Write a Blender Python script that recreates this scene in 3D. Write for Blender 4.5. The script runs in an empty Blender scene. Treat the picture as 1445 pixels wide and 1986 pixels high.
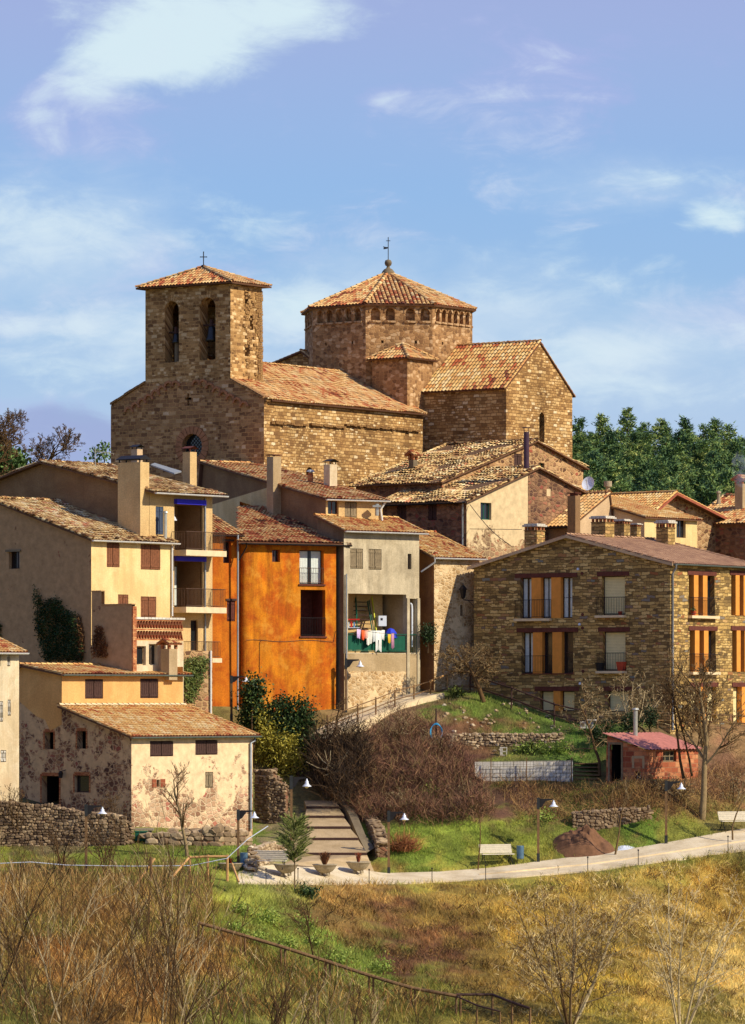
import bpy, bmesh, math, random
import numpy as np
from mathutils import Vector, noise as mnoise
from mathutils.geometry import tessellate_polygon

R = math.radians
SC = bpy.context.scene
COL = SC.collection

# ------------------------------------------------------------------ camera, world, sun, exposure
# A long lens looks level across the valley; F is the focal length in photo pixels.
F, CX, YH = 8500.0, 722.5, 1350.0
cam_d = bpy.data.cameras.new('camera')
cam = bpy.data.objects.new('camera', cam_d); COL.objects.link(cam)
cam.location = (0, 0, 0); cam.rotation_euler = (R(90), 0, 0)
cam_d.sensor_fit = 'VERTICAL'; cam_d.sensor_height = 24.0
cam_d.lens = F / 1986 * 24.0
cam_d.shift_y = (YH - 993) / 1986
cam_d.clip_start = 1; cam_d.clip_end = 9000
SC.camera = cam

SUN_AZ = Vector((0.90, -0.44))          # direction towards the sun, on plan
SUN_EL = 36.0
sun_d = bpy.data.lights.new('sun', 'SUN'); sun = bpy.data.objects.new('sun', sun_d); COL.objects.link(sun)
sun_d.energy = 4.7; sun_d.angle = R(0.5); sun_d.color = (1.0, 0.89, 0.72)
sv = Vector((SUN_AZ.x, SUN_AZ.y, 0)).normalized() * math.cos(R(SUN_EL)) + Vector((0, 0, math.sin(R(SUN_EL))))
sun.rotation_euler = sv.to_track_quat('Z', 'Y').to_euler()
sun.location = (60, 100, 80)

SC.view_settings.view_transform = 'Standard'; SC.view_settings.look = 'None'
SC.view_settings.exposure = 0.2; SC.view_settings.gamma = 1.0
SC.cycles.max_bounces = 5; SC.cycles.diffuse_bounces = 3; SC.cycles.transparent_max_bounces = 8
SC.cycles.use_denoising = True


def lin(r, g, b, k=1.0):
    f = lambda v: (v / 255 / 12.92 if v / 255 <= .04045 else ((v / 255 + .055) / 1.055) ** 2.4) * k
    return (f(r), f(g), f(b), 1.0)


class NT:
    """small node-tree helper"""
    def __init__(s, tree): s.t = tree; s.n = tree.nodes; s.l = tree.links
    def node(s, typ, **kw):
        n = s.n.new(typ)
        for k, v in kw.items(): setattr(n, k, v)
        return n
    def put(s, sock, v):
        if isinstance(v, bpy.types.NodeSocket): s.l.new(v, sock)
        elif v is not None: sock.default_value = v
    def math(s, op, a, b=None, c=None, clamp=False):
        n = s.node('ShaderNodeMath', operation=op, use_clamp=clamp)
        s.put(n.inputs[0], a)
        if b is not None: s.put(n.inputs[1], b)
        if c is not None: s.put(n.inputs[2], c)
        return n.outputs[0]
    def mix(s, fac, a, b, blend='MIX'):
        n = s.node('ShaderNodeMix', data_type='RGBA', blend_type=blend)
        s.put(n.inputs[0], fac); s.put(n.inputs[6], a); s.put(n.inputs[7], b)
        return n.outputs[2]
    def ramp(s, fac, stops, interp='LINEAR'):
        n = s.node('ShaderNodeValToRGB'); n.color_ramp.interpolation = interp
        e = n.color_ramp.elements
        while len(e) < len(stops): e.new(0.5)
        for el, (p, c) in zip(e, stops):
            el.position = p; el.color = c if len(c) == 4 else (*c, 1)
        s.put(n.inputs[0], fac); return n.outputs[0]
    def step(s, fac, a, b):
        n = s.node('ShaderNodeMapRange'); n.interpolation_type = 'SMOOTHSTEP'
        s.put(n.inputs[0], fac); s.put(n.inputs[1], a); s.put(n.inputs[2], b)
        return n.outputs[0]
    def noise(s, vec, scale, detail=3, rough=.55, dist=0.0, dim='3D'):
        n = s.node('ShaderNodeTexNoise'); n.noise_dimensions = dim
        s.put(n.inputs['Vector'], vec); s.put(n.inputs['Scale'], scale); s.put(n.inputs['Detail'], detail)
        s.put(n.inputs['Roughness'], rough); s.put(n.inputs['Distortion'], dist)
        return n
    def vmath(s, op, a, b=None):
        n = s.node('ShaderNodeVectorMath', operation=op)
        s.put(n.inputs[0], a)
        if b is not None:
            if op == 'SCALE': s.put(n.inputs[3], b)
            else: s.put(n.inputs[1], b)
        return n.outputs[0]


world = bpy.data.worlds.new('World'); SC.world = world; world.use_nodes = True
w = NT(world.node_tree)
for n in list(w.n): w.n.remove(n)
sky = w.node('ShaderNodeTexSky'); sky.sky_type = 'NISHITA'; sky.sun_disc = False
sky.sun_elevation = R(SUN_EL)
sky.sun_rotation = math.atan2(SUN_AZ.x, SUN_AZ.y)
sky.air_density = 1.2; sky.dust_density = 0.6
tc = w.node('ShaderNodeTexCoord'); dirv = w.vmath('NORMALIZE', tc.outputs['Generated'])
sep = w.node('ShaderNodeSeparateXYZ'); w.put(sep.inputs[0], dirv)
nish = w.vmath('SCALE', sky.outputs[0], 0.10)
clear = w.ramp(sep.outputs[2], [(0.0, lin(190, 206, 234)), (0.05, lin(180, 202, 234)), (0.085, lin(146, 186, 230)),
                               (0.115, lin(140, 180, 230)), (0.155, lin(156, 172, 222)), (0.30, lin(112, 134, 205))])
base = w.mix(0.86, nish, clear)
# wispy clouds: stretched noise on the direction
mp = w.node('ShaderNodeMapping'); w.put(mp.inputs[0], dirv); mp.inputs['Scale'].default_value = (1.0, 1.0, 2.2)
mp.inputs['Location'].default_value = (3.1, 0.4, 1.9)
n1 = w.noise(mp.outputs[0], 24, 8, .55, .6).outputs[0]
n2 = w.noise(mp.outputs[0], 75, 8, .66, .6).outputs[0]
nn = w.math('ADD', w.math('MULTIPLY', n1, .72), w.math('MULTIPLY', n2, .28))
def skyblob(px, py, rx, ry):
    d = Vector(((px - CX) / F, 1, (YH - py) / F)).normalized()
    v = w.vmath('SUBTRACT', dirv, tuple(d))
    v = w.vmath('MULTIPLY', v, (F / rx, F / rx * .3, F / ry))
    ln = w.node('ShaderNodeVectorMath', operation='LENGTH'); w.put(ln.inputs[0], v)
    return w.math('SUBTRACT', 1.0, ln.outputs['Value'], clamp=True)
def cloud(blobs, gain, lo, hi, nk=4.5):
    acc = None
    for b in blobs:
        v = skyblob(*b[:4]); v = w.math('MULTIPLY', v, b[4] if len(b) > 4 else 1.0)
        acc = v if acc is None else w.math('MAXIMUM', acc, v)
    s_ = w.math('ADD', w.math('MULTIPLY', acc, gain), w.math('MULTIPLY', w.math('SUBTRACT', nn, .5), nk))
    return w.step(s_, lo, hi)
lav = cloud([(1250, 130, 620, 190, .6), (150, 260, 330, 200, .5), (250, 560, 560, 170, .55), (110, 850, 260, 110, 1.2),
             (1300, 640, 420, 140, .8), (700, 120, 360, 160, .4)], .9, .15, 1.0)
base = w.mix(w.math('MULTIPLY', lav, .55), base, lin(172, 178, 226))
dkl = cloud([(120, 850, 200, 100, 1.3)], 1.6, .5, 1.1, 2.0)
base = w.mix(w.math('MULTIPLY', dkl, .75), base, lin(150, 166, 208))
white = cloud([(330, 70, 330, 130, 1.2), (560, 20, 300, 90, 1.0), (90, 450, 250, 130, .8), (430, 440, 200, 90, .5),
               (600, 590, 260, 90, .75), (960, 570, 260, 80, .8), (1200, 680, 330, 90, .85), (1380, 420, 110, 45, .9),
               (1220, 740, 340, 80, .6), (1300, 345, 160, 30, .5), (150, 720, 300, 80, .5), (300, 640, 420, 110, .55), (1100, 560, 400, 130, .5)], 1.6, .2, 1.45)
base = w.mix(w.math('MULTIPLY', white, .9), base, lin(214, 234, 240))
veil = cloud([(100, 480, 420, 230, .9), (300, 640, 520, 160, .8), (960, 600, 420, 150, 1.0), (1250, 680, 420, 170, 1.0), (1250, 360, 360, 90, .45), (700, 560, 300, 120, .7)], 1.3, .0, 1.5, 2.2)
base = w.mix(w.math('MULTIPLY', veil, .78), base, lin(208, 224, 238))
# clouds elsewhere in the dome
bg = w.node('ShaderNodeBackground'); w.put(bg.inputs[0], base); bg.inputs[1].default_value = 0.92
wo = w.node('ShaderNodeOutputWorld'); w.l.new(bg.outputs[0], wo.inputs[0])

# ------------------------------------------------------------------ naming and tagging
ORG = {}
def tag(o, label=None, cat=None, group=None, kind=None):
    if label: o['label'] = label
    if cat: o['category'] = cat
    if group: o['group'] = group
    if kind: o['kind'] = kind
    return o
def empty(name, loc, label=None, cat=None, group=None, rz=0):
    o = bpy.data.objects.new(name, None); COL.objects.link(o); o.location = loc; o.rotation_euler = (0, 0, rz)
    o.empty_display_size = .3
    ORG[o.name] = Vector(loc)
    return tag(o, label, cat, group)
def kids(o): return [c for c in COL.objects if c.parent == o]
def copy_tree(o, parent=None):
    c = o.copy(); COL.objects.link(c)
    c.parent = parent
    for ch in kids(o): copy_tree(ch, c)
    return c

def P(px, py, Y): return Vector(((px - CX) * Y / F, Y, (YH - py) * Y / F))
def px_of(p): return (CX + F * p[0] / p[1], YH - F * p[2] / p[1])


class MB:
    """collects faces; build() links them as ONE mesh object"""
    def __init__(s): s.v = []; s.f = []; s.uv = []; s.mi = []; s.tv = []
    def face(s, pts, uv=None, mi=0, tv=0.5):
        i = len(s.v); s.v.extend([tuple(p) for p in pts]); s.f.append(tuple(range(i, i + len(pts))))
        s.uv.extend(uv if uv else [(0.0, 0.0)] * len(pts)); s.mi.append(mi); s.tv.extend([tv] * len(pts))
    def quad(s, a, b, c, d, uv=None, mi=0, tv=.5):
        if uv is None:
            w_ = (Vector(b) - Vector(a)).length; h_ = (Vector(d) - Vector(a)).length
            uv = [(0, 0), (w_, 0), (w_, h_), (0, h_)]
        s.face([a, b, c, d], uv, mi, tv)
    def box(s, o, ax, ay, az, mi=0, tv=.5):
        """box from corner o along vectors ax, ay, az; uv in metres"""
        o, ax, ay, az = Vector(o), Vector(ax), Vector(ay), Vector(az)
        p = [o, o + ax, o + ax + ay, o + ay, o + az, o + ax + az, o + ax + ay + az, o + ay + az]
        for q in ((0, 1, 5, 4), (1, 2, 6, 5), (2, 3, 7, 6), (3, 0, 4, 7), (4, 5, 6, 7), (3, 2, 1, 0)):
            s.quad(*[p[i] for i in q], mi=mi, tv=tv)
    def cbox(s, c, sx, sy, sz, rz=0, mi=0, tv=.5):
        """box centred on c in plan, from c.z up"""
        ca, sa = math.cos(rz), math.sin(rz); ax = Vector((ca, sa, 0)) * sx; ay = Vector((-sa, ca, 0)) * sy
        s.box(Vector(c) - ax / 2 - ay / 2, ax, ay, (0, 0, sz), mi, tv)
    def tube(s, pts, r, n=6, mi=0, r2=None, tv=.5, cap=False):
        pts = [Vector(p) for p in pts]; m = len(pts)
        rad = r if isinstance(r, (list, tuple)) else [r + ((r2 if r2 is not None else r) - r) * i / max(1, m - 1) for i in range(m)]
        rings = []; up = Vector((0.31, 0.17, 0.93)).normalized(); prev = None
        for i, p in enumerate(pts):
            d = (pts[min(i + 1, m - 1)] - pts[max(i - 1, 0)])
            if d.length < 1e-9: d = Vector((0, 0, 1))
            d.normalize()
            ref = prev if prev is not None else (up if abs(d.dot(up)) < .95 else Vector((1, 0, 0)))
            a = (ref - d * ref.dot(d))
            if a.length < 1e-6: a = d.orthogonal()
            a.normalize(); b = d.cross(a); prev = a
            rings.append([p + (a * math.cos(2 * math.pi * k / n) + b * math.sin(2 * math.pi * k / n)) * rad[i] for k in range(n)])
        base = len(s.v)
        for rg in rings: s.v.extend([tuple(q) for q in rg])
        for rg in rings: s.tv.extend([tv] * n); 
        for i in range(m - 1):
            for k in range(n):
                k2 = (k + 1) % n
                s.f.append((base + i * n + k, base + i * n + k2, base + (i + 1) * n + k2, base + (i + 1) * n + k))
                s.mi.append(mi); s.uv.extend([(k / n, i), ((k + 1) / n, i), ((k + 1) / n, i + 1), (k / n, i + 1)])
        if cap:
            for i in (0, m - 1):
                s.f.append(tuple(base + i * n + k for k in range(n))); s.mi.append(mi); s.uv.extend([(0, 0)] * n)
    def lathe(s, c, prof, n=16, mi=0, tv=.5):
        """prof: list of (r, z)"""
        c = Vector(c); base = len(s.v)
        for r, z in prof:
            for k in range(n):
                a = 2 * math.pi * k / n
                s.v.append((c.x + r * math.cos(a), c.y + r * math.sin(a), c.z + z)); s.tv.append(tv)
        for i in range(len(prof) - 1):
            for k in range(n):
                k2 = (k + 1) % n
                s.f.append((base + i * n + k, base + i * n + k2, base + (i + 1) * n + k2, base + (i + 1) * n + k))
                s.mi.append(mi); s.uv.extend([(k / n, i), ((k + 1) / n, i), ((k + 1) / n, i + 1), (k / n, i + 1)])
    def rock(s, c, sx, sy, sz, seed, mi=0, tv=.5, rz=0):
        rn = random.Random(seed); c = Vector(c); base = len(s.v); ca, sa = math.cos(rz), math.sin(rz)
        for v in ICO_V:
            k = 1 + rn.uniform(-.22, .22)
            x, y, z = [math.copysign(abs(q) ** .75, q) * k for q in v]
            x *= sx; y *= sy
            s.v.append((c.x + x * ca - y * sa, c.y + x * sa + y * ca, c.z + z * sz)); s.tv.append(tv)
        for f in ICO_F:
            s.f.append(tuple(base + i for i in f)); s.mi.append(mi); s.uv.extend([(0, 0)] * 3)
    def build(s, name, mats, parent=None, smooth=False):
        if not isinstance(mats, (list, tuple)): mats = [mats]
        me = bpy.data.meshes.new(name)
        off = Vector((0, 0, 0)); q = parent
        while q is not None:
            if q.name in ORG: off = ORG[q.name]
            q = q.parent
        vs = [(x - off.x, y - off.y, z - off.z) for x, y, z in s.v]
        me.from_pydata(vs, [], s.f)
        for m in mats: me.materials.append(m)
        me.polygons.foreach_set('material_index', s.mi)
        uvl = me.uv_layers.new(name='UVMap'); uvl.data.foreach_set('uv', np.array(s.uv, dtype=np.float32).ravel())
        at = me.attributes.new('tv', 'FLOAT', 'POINT'); at.data.foreach_set('value', np.array(s.tv, dtype=np.float32))
        if smooth: me.polygons.foreach_set('use_smooth', [True] * len(s.f))
        me.update()
        o = bpy.data.objects.new(name, me); COL.objects.link(o)
        if parent is not None: o.parent = parent
        return o

_b = bmesh.new(); bmesh.ops.create_icosphere(_b, subdivisions=1, radius=1); ICO_V = [tuple(v.co) for v in _b.verts]
_b.verts.index_update(); ICO_F = [tuple(v.index for v in f.verts) for f in _b.faces]; _b.free()

# ------------------------------------------------------------------ materials
def new_mat(name, rough=.9, metal=0.0):
    m = bpy.data.materials.new(name); m.use_nodes = True
    nt = NT(m.node_tree); b = nt.n['Principled BSDF']
    b.inputs['Roughness'].default_value = rough; b.inputs['Metallic'].default_value = metal
    b.inputs['Specular IOR Level'].default_value = .25
    return m, nt, b
def bump(nt, b, h, strength=.4, dist=.03):
    n = nt.node('ShaderNodeBump'); n.inputs['Strength'].default_value = strength; n.inputs['Distance'].default_value = dist
    nt.put(n.inputs['Height'], h); nt.l.new(n.outputs[0], b.inputs['Normal'])
def uvc(nt): return nt.node('ShaderNodeTexCoord').outputs['UV']
def obc(nt): return nt.node('ShaderNodeNewGeometry').outputs['Position']
def simple(name, col, rough=.8, metal=0.0, var=.25, scale=3.0, bmp=0.0):
    m, nt, b = new_mat(name, rough, metal)
    n = nt.noise(obc(nt), scale, 5, .65).outputs[0]
    dark = tuple(c * (1 - var) for c in col[:3]) + (1,); lite = tuple(min(1, c * (1 + var)) for c in col[:3]) + (1,)
    nt.put(b.inputs['Base Color'], nt.ramp(n, [(.3, dark), (.7, lite)]))
    if bmp: bump(nt, b, n, bmp, .03)
    return m
def attr_mat(name, stops, rough=.85, nz=.3, scale=2.0, bmp=0.2, transl=0.0):
    """colour from the per-piece value 'tv'"""
    m, nt, b = new_mat(name, rough)
    a = nt.node('ShaderNodeAttribute'); a.attribute_name = 'tv'
    c = nt.ramp(a.outputs['Fac'], stops)
    n = nt.noise(obc(nt), scale, 5, .65).outputs[0]
    c = nt.mix(1.0, c, nt.ramp(n, [(.28, (1 - nz,) * 3), (.72, (1 + nz * .4,) * 3)]), 'MULTIPLY')
    nt.put(b.inputs['Base Color'], c)
    if bmp: bump(nt, b, nt.noise(obc(nt), 30, 3, .6).outputs[0], bmp, .02)
    return m
def masonry(name, stops, mortar, w_=.45, h_=.22, msize=.018, warp=.05, kind='brick', bmp=.8, stain=.35, plaster=None, rnd=.9,
            zmix=None):
    m, nt, b = new_mat(name, .95)
    uv = uvc(nt)
    wn = nt.noise(uv, 2.3, 3, .6); wn2 = nt.noise(uv, 9.0, 2, .5)
    off = nt.vmath('SCALE', nt.vmath('SUBTRACT', wn.outputs['Color'], (.5, .5, .5)), warp * 2)
    off2 = nt.vmath('SCALE', nt.vmath('SUBTRACT', wn2.outputs['Color'], (.5, .5, .5)), warp * 1.1)
    v = nt.vmath('ADD', nt.vmath('ADD', uv, off), off2)
    if kind == 'brick':
        t = nt.node('ShaderNodeTexBrick'); nt.put(t.inputs['Vector'], v)
        t.inputs['Color1'].default_value = (0, 0, 0, 1); t.inputs['Color2'].default_value = (1, 1, 1, 1)
        t.inputs['Mortar'].default_value = (.5, .5, .5, 1)
        t.inputs['Scale'].default_value = 1; t.inputs['Mortar Size'].default_value = msize
        t.inputs['Mortar Smooth'].default_value = .35; t.inputs['Brick Width'].default_value = w_; t.inputs['Row Height'].default_value = h_
        t.offset = .5; t.squash = .72; t.squash_frequency = 3
        rv = t.outputs['Color']; mask = t.outputs['Fac']
        # break up the regular courses with a second, offset course size
        t2 = nt.node('ShaderNodeTexBrick'); nt.put(t2.inputs['Vector'], nt.vmath('ADD', v, (.13, .31, 0)))
        for k, val in (('Color1', (0, 0, 0, 1)), ('Color2', (1, 1, 1, 1)), ('Mortar', (.5, .5, .5, 1)), ('Scale', 1), ('Mortar Size', msize),
                       ('Mortar Smooth', .35), ('Brick Width', w_ * 1.45), ('Row Height', h_ * 1.3)): t2.inputs[k].default_value = val
        t2.offset = .37
        sel = nt.step(nt.noise(nt.vmath('MULTIPLY', uv, (.35, 1.1, 1)), 1.0, 1, .4).outputs[0], .49, .51)
        rv = nt.mix(sel, rv, t2.outputs['Color']); mk = nt.mix(sel, mask, t2.outputs['Fac'])
        mask = mk
    else:
        vs = nt.vmath('MULTIPLY', v, (1 / w_, 1 / h_, 1))
        t = nt.node('ShaderNodeTexVoronoi'); t.voronoi_dimensions = '2D'; t.feature = 'F1'; nt.put(t.inputs['Vector'], vs); t.inputs['Scale'].default_value = 1
        t.inputs['Randomness'].default_value = rnd
        e = nt.node('ShaderNodeTexVoronoi'); e.voronoi_dimensions = '2D'; e.feature = 'DISTANCE_TO_EDGE'; nt.put(e.inputs['Vector'], vs); e.inputs['Scale'].default_value = 1
        e.inputs['Randomness'].default_value = rnd
        sc_ = nt.node('ShaderNodeSeparateColor'); nt.l.new(t.outputs['Color'], sc_.inputs[0]); rv = sc_.outputs[0]
        mask = nt.math('SUBTRACT', 1.0, nt.step(e.outputs['Distance'], msize * .6, msize * 2.2))
    col = nt.ramp(rv, stops)
    fine = nt.noise(uv, 17, 5, .7).outputs[0]
    col = nt.mix(1.0, col, nt.ramp(fine, [(.25, (.62,) * 3), (.75, (1.28,) * 3)]), 'MULTIPLY')
    big = nt.noise(uv, .38, 4, .6).outputs[0]
    col = nt.mix(mask, col, mortar)
    col = nt.mix(1.0, col, nt.ramp(big, [(.3, (1 - stain,) * 3), (.7, (1 + stain * .45,) * 3)]), 'MULTIPLY')
    h = nt.math('ADD', nt.math('MULTIPLY', nt.math('SUBTRACT', 1.0, mask), .8), nt.math('MULTIPLY', fine, .35))
    if plaster:
        pc, amount = plaster[:2]
        s_ = nt.math('ADD', nt.math('MULTIPLY', nt.noise(uv, .75, 4, .62, .6).outputs[0], .65), nt.math('MULTIPLY', nt.noise(uv, 3.4, 4, .6).outputs[0], .35))
        sp = nt.node('ShaderNodeSeparateXYZ'); nt.put(sp.inputs[0], uv)
        if zmix:      # plaster kept only above a height (world metres in v)
            s_ = nt.math('ADD', s_, nt.math('MULTIPLY', nt.math('SUBTRACT', sp.outputs[1], zmix[0]), zmix[1]))
        k = nt.step(s_, .5 - amount - .03, .5 - amount + .03)
        pcol = nt.mix(1.0, pc, nt.ramp(nt.noise(uv, 2.2, 6, .7).outputs[0], [(.3, (.72,) * 3), (.7, (1.15,) * 3)]), 'MULTIPLY')
        col = nt.mix(k, col, pcol)
        h = nt.mix(k, h, nt.math('ADD', .75, nt.math('MULTIPLY', fine, .3)))
    nt.put(b.inputs['Base Color'], col)
    bump(nt, b, h, bmp, .05)
    return m
def plaster(name, col, col2=None, stain=.3, streak=.3, scale=.5, bmp=.35, splotch=None):
    m, nt, b = new_mat(name, .92)
    uv = uvc(nt)
    big = nt.noise(uv, scale, 5, .65, .5).outputs[0]
    c = nt.mix(nt.step(big, .38, .62), col, col2 or col)
    st = nt.noise(nt.vmath('MULTIPLY', uv, (1.1, .16, 1)), 1.3, 6, .72).outputs[0]
    c = nt.mix(1.0, c, nt.ramp(st, [(.3, (1 - streak * .8,) * 3), (.66, (1.08,) * 3)]), 'MULTIPLY')
    fine = nt.noise(uv, 11, 6, .75).outputs[0]
    c = nt.mix(1.0, c, nt.ramp(fine, [(.28, (1 - stain,) * 3), (.72, (1 + stain * .5,) * 3)]), 'MULTIPLY')
    if splotch:
        c = nt.mix(nt.math('MULTIPLY', nt.step(nt.noise(uv, .8, 6, .72, .3).outputs[0], .5, .68), .75), c, splotch)
    nt.put(b.inputs['Base Color'], c); bump(nt, b, fine, bmp, .03)
    return m

g = lambda *a: lin(*a)
# church: coursed sandstone, west front and side walls
M_CH = masonry('church_stone', [(0, g(128, 94, 56)), (.3, g(170, 130, 76)), (.65, g(200, 160, 100)), (.9, g(218, 182, 122)), (1, g(240, 218, 172))],
               g(140, 102, 60), .31, .165, .022, .06, bmp=.9, stain=.35)
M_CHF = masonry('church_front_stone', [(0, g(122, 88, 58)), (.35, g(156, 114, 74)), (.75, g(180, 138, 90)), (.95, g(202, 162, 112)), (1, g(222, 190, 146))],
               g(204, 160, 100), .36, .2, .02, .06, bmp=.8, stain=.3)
M_CHT = masonry('tower_stone', [(0, g(124, 90, 56)), (.35, g(164, 124, 74)), (.7, g(198, 156, 98)), (1, g(232, 200, 146))],
                g(200, 156, 96), .33, .18, .024, .07, bmp=1.0, stain=.35)
M_CHD = masonry('drum_stone', [(0, g(128, 94, 62)), (.35, g(156, 116, 74)), (.7, g(186, 144, 96)), (1, g(212, 178, 134))],
                g(190, 146, 94), .33, .22, .05, .1, kind='vor', rnd=.75, bmp=.9, stain=.3)
M_RUB = masonry('rubble_stone', [(0, g(100, 70, 50)), (.3, g(146, 108, 76)), (.6, g(178, 138, 94)), (.85, g(208, 174, 128)), (1, g(156, 84, 62))],
                g(188, 152, 104), .38, .26, .09, .1, kind='vor', bmp=.9, stain=.3)
M_RUBD = masonry('old_wall_stone', [(0, g(88, 62, 50)), (.4, g(134, 96, 70)), (.8, g(168, 130, 94)), (1, g(150, 82, 66))],
                 g(138, 106, 76), .4, .24, .09, .1, kind='vor', bmp=.9, stain=.35)
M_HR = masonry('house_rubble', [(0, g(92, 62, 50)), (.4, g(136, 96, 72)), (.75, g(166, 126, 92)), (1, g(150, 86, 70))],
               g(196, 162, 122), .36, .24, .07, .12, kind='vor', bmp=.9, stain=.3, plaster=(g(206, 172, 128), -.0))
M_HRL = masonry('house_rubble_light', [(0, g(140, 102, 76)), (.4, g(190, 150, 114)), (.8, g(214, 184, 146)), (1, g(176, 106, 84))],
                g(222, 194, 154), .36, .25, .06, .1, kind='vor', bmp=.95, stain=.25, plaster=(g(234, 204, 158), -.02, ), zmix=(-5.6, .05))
M_MOD = masonry('modern_stone', [(0, g(112, 90, 56)), (.3, g(158, 128, 74)), (.6, g(198, 162, 94)), (.85, g(226, 194, 124)), (.94, g(156, 98, 58)), (1, g(128, 132, 120))],
                g(120, 96, 58), .4, .15, .018, .09, bmp=.95, stain=.15)
M_PALE = masonry('pale_stone', [(0, g(170, 134, 86)), (.5, g(206, 170, 118)), (1, g(234, 206, 158))], g(222, 192, 144), .3, .2, .08, .08, kind='vor', bmp=.7,
                 plaster=(g(226, 198, 150), -.04))
M_OLDL = masonry('lichen_wall', [(0, g(130, 100, 74)), (.5, g(176, 146, 108)), (1, g(168, 104, 74))], g(190, 162, 118), .4, .28, .08, .1, kind='vor', bmp=.8,
                 plaster=(g(214, 190, 144), -.03), zmix=(9.3, .12))
M_BRICK = masonry('red_block', [(0, g(146, 74, 50)), (.5, g(184, 108, 70)), (1, g(212, 150, 102))], g(168, 120, 86), .42, .24, .022, .02, bmp=.6, stain=.3)
M_BRK2 = masonry('small_brick', [(0, g(150, 72, 44)), (.5, g(196, 118, 72)), (1, g(222, 166, 108))], g(180, 132, 90), .26, .075, .012, .01, bmp=.5)
M_TAN = plaster('tan_plaster', g(206, 168, 122), g(176, 142, 104), splotch=None)
M_BROWN = plaster('brown_render', g(150, 118, 80), g(134, 102, 68), .35, .15)
M_BROWNP = masonry('patched_brown', [(0, g(96, 66, 48)), (.6, g(148, 108, 78)), (1, g(160, 80, 58))], g(168, 130, 92), .3, .2, .07, .1, kind='vor', plaster=(g(176, 142, 100), .13), bmp=.6)
M_CREAM = plaster('cream_plaster', g(238, 208, 146), g(226, 192, 128), .22, .25)
M_CREAM2 = plaster('grainy_tan', g(218, 186, 128), g(206, 172, 116), .35, .2)
M_PINK = plaster('pale_render', g(196, 166, 126), g(212, 182, 140), .25, .1)
M_OCH = plaster('ochre_plaster', g(226, 176, 108), g(214, 162, 96), .25, .15)
M_ORG = plaster('orange_plaster', g(230, 140, 24), g(198, 96, 16), .34, .75, .6, splotch=g(212, 146, 50))
M_ORG2 = plaster('orange_plaster_light', g(214, 122, 26), g(186, 90, 18), .34, .4, .6)
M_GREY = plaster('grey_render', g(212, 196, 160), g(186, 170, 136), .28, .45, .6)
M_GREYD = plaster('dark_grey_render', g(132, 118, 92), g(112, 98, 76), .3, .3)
M_CONC = plaster('concrete', g(188, 164, 124), g(170, 146, 106), .3, .2)
M_WHT = plaster('white_plaster', g(232, 214, 176), g(212, 190, 148), .2, .4, splotch=g(196, 170, 130))
M_WBLK = masonry('white_block', [(0, g(206, 198, 180)), (1, g(232, 226, 210))], g(150, 140, 116), .4, .22, .018, .01, bmp=.3, stain=.2)
TS = [(0, g(96, 64, 42)), (.1, g(160, 80, 50)), (.24, g(192, 110, 66)), (.4, g(206, 152, 94)), (.7, g(222, 178, 112)), (.9, g(232, 200, 142)), (1, g(150, 112, 74))]
M_TILE = attr_mat('roof_tile', TS, .9, .35, 3.0)
TR = [(0, g(104, 66, 44)), (.12, g(168, 82, 50)), (.24, g(190, 112, 66)), (.36, g(206, 150, 88)), (.75, g(222, 180, 108)), (1, g(232, 204, 146))]
M_TILER = attr_mat('red_roof_tile', TR, .9, .25, 3.0)
TO = [(0, g(104, 78, 52)), (.2, g(160, 112, 70)), (.5, g(206, 168, 106)), (.8, g(230, 200, 138)), (.92, g(238, 218, 168)), (1, g(190, 100, 62))]
M_TILEO = attr_mat('old_roof_tile', TO, .9, .45, 2.2)
TMD = [(0, g(140, 104, 80)), (.5, g(170, 130, 98)), (1, g(196, 156, 118))]
M_TILEM = attr_mat('new_roof_tile', TMD, .85, .15, 2.0)
M_UNDER = simple('roof_underside', g(104, 74, 52), .9)
M_WOOD = simple('brown_wood', g(124, 78, 50), .8, var=.35, scale=8)
M_WOODD = simple('dark_wood', g(70, 48, 40), .75, var=.3, scale=8)
M_WOODG = simple('grey_brown_wood', g(134, 118, 90), .85, var=.3, scale=8)
M_POST = simple('weathered_post', g(122, 94, 62), .9, var=.35, scale=6)
M_POSTY = simple('yellow_wood', g(190, 146, 92), .85, var=.3, scale=6)
M_GUT = simple('zinc_gutter', g(150, 156, 158), .5, .3, .2)
M_GUTW = simple('white_gutter', g(214, 214, 206), .5, 0, .1)
M_GUTG = simple('green_grey_gutter', g(96, 112, 104), .5, .2, .2)
M_IRON = simple('black_iron', g(42, 40, 40), .6, .3, .2)
M_RAIL = simple('brown_iron_rail', g(92, 70, 54), .6, .2, .2)
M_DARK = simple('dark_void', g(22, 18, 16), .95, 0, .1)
M_BLIND = simple('cream_blind', g(232, 216, 156), .7, 0, .06)
M_CURT = simple('white_curtain', g(206, 214, 204), .8, 0, .15, 6)
M_OPOST = simple('ochre_pillar', g(222, 146, 62), .85, 0, .12)
M_LINT = simple('timber_lintel', g(96, 52, 40), .8, 0, .3, 5)
M_SLAB = simple('balcony_slab', g(220, 198, 156), .85, 0, .15)
M_BLUE = simple('blue_awning', g(52, 48, 200), .6, 0, .1)
M_BLSH = simple('slate_blue_shutter', g(64, 76, 96), .7, 0, .2)
M_LAMPW = simple('lamp_enamel', g(214, 220, 226), .35, .1, .05)
M_GREEN = simple('green_paint', g(26, 92, 70), .6, 0, .2)
M_YEL = simple('yellow_paint', g(206, 206, 60), .5, 0, .1)
M_STONEC = simple('cast_stone', g(160, 146, 118), .9, 0, .3, 10, .3)
M_BIN = simple('blue_grey_metal', g(92, 122, 142), .45, .4, .2)
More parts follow.
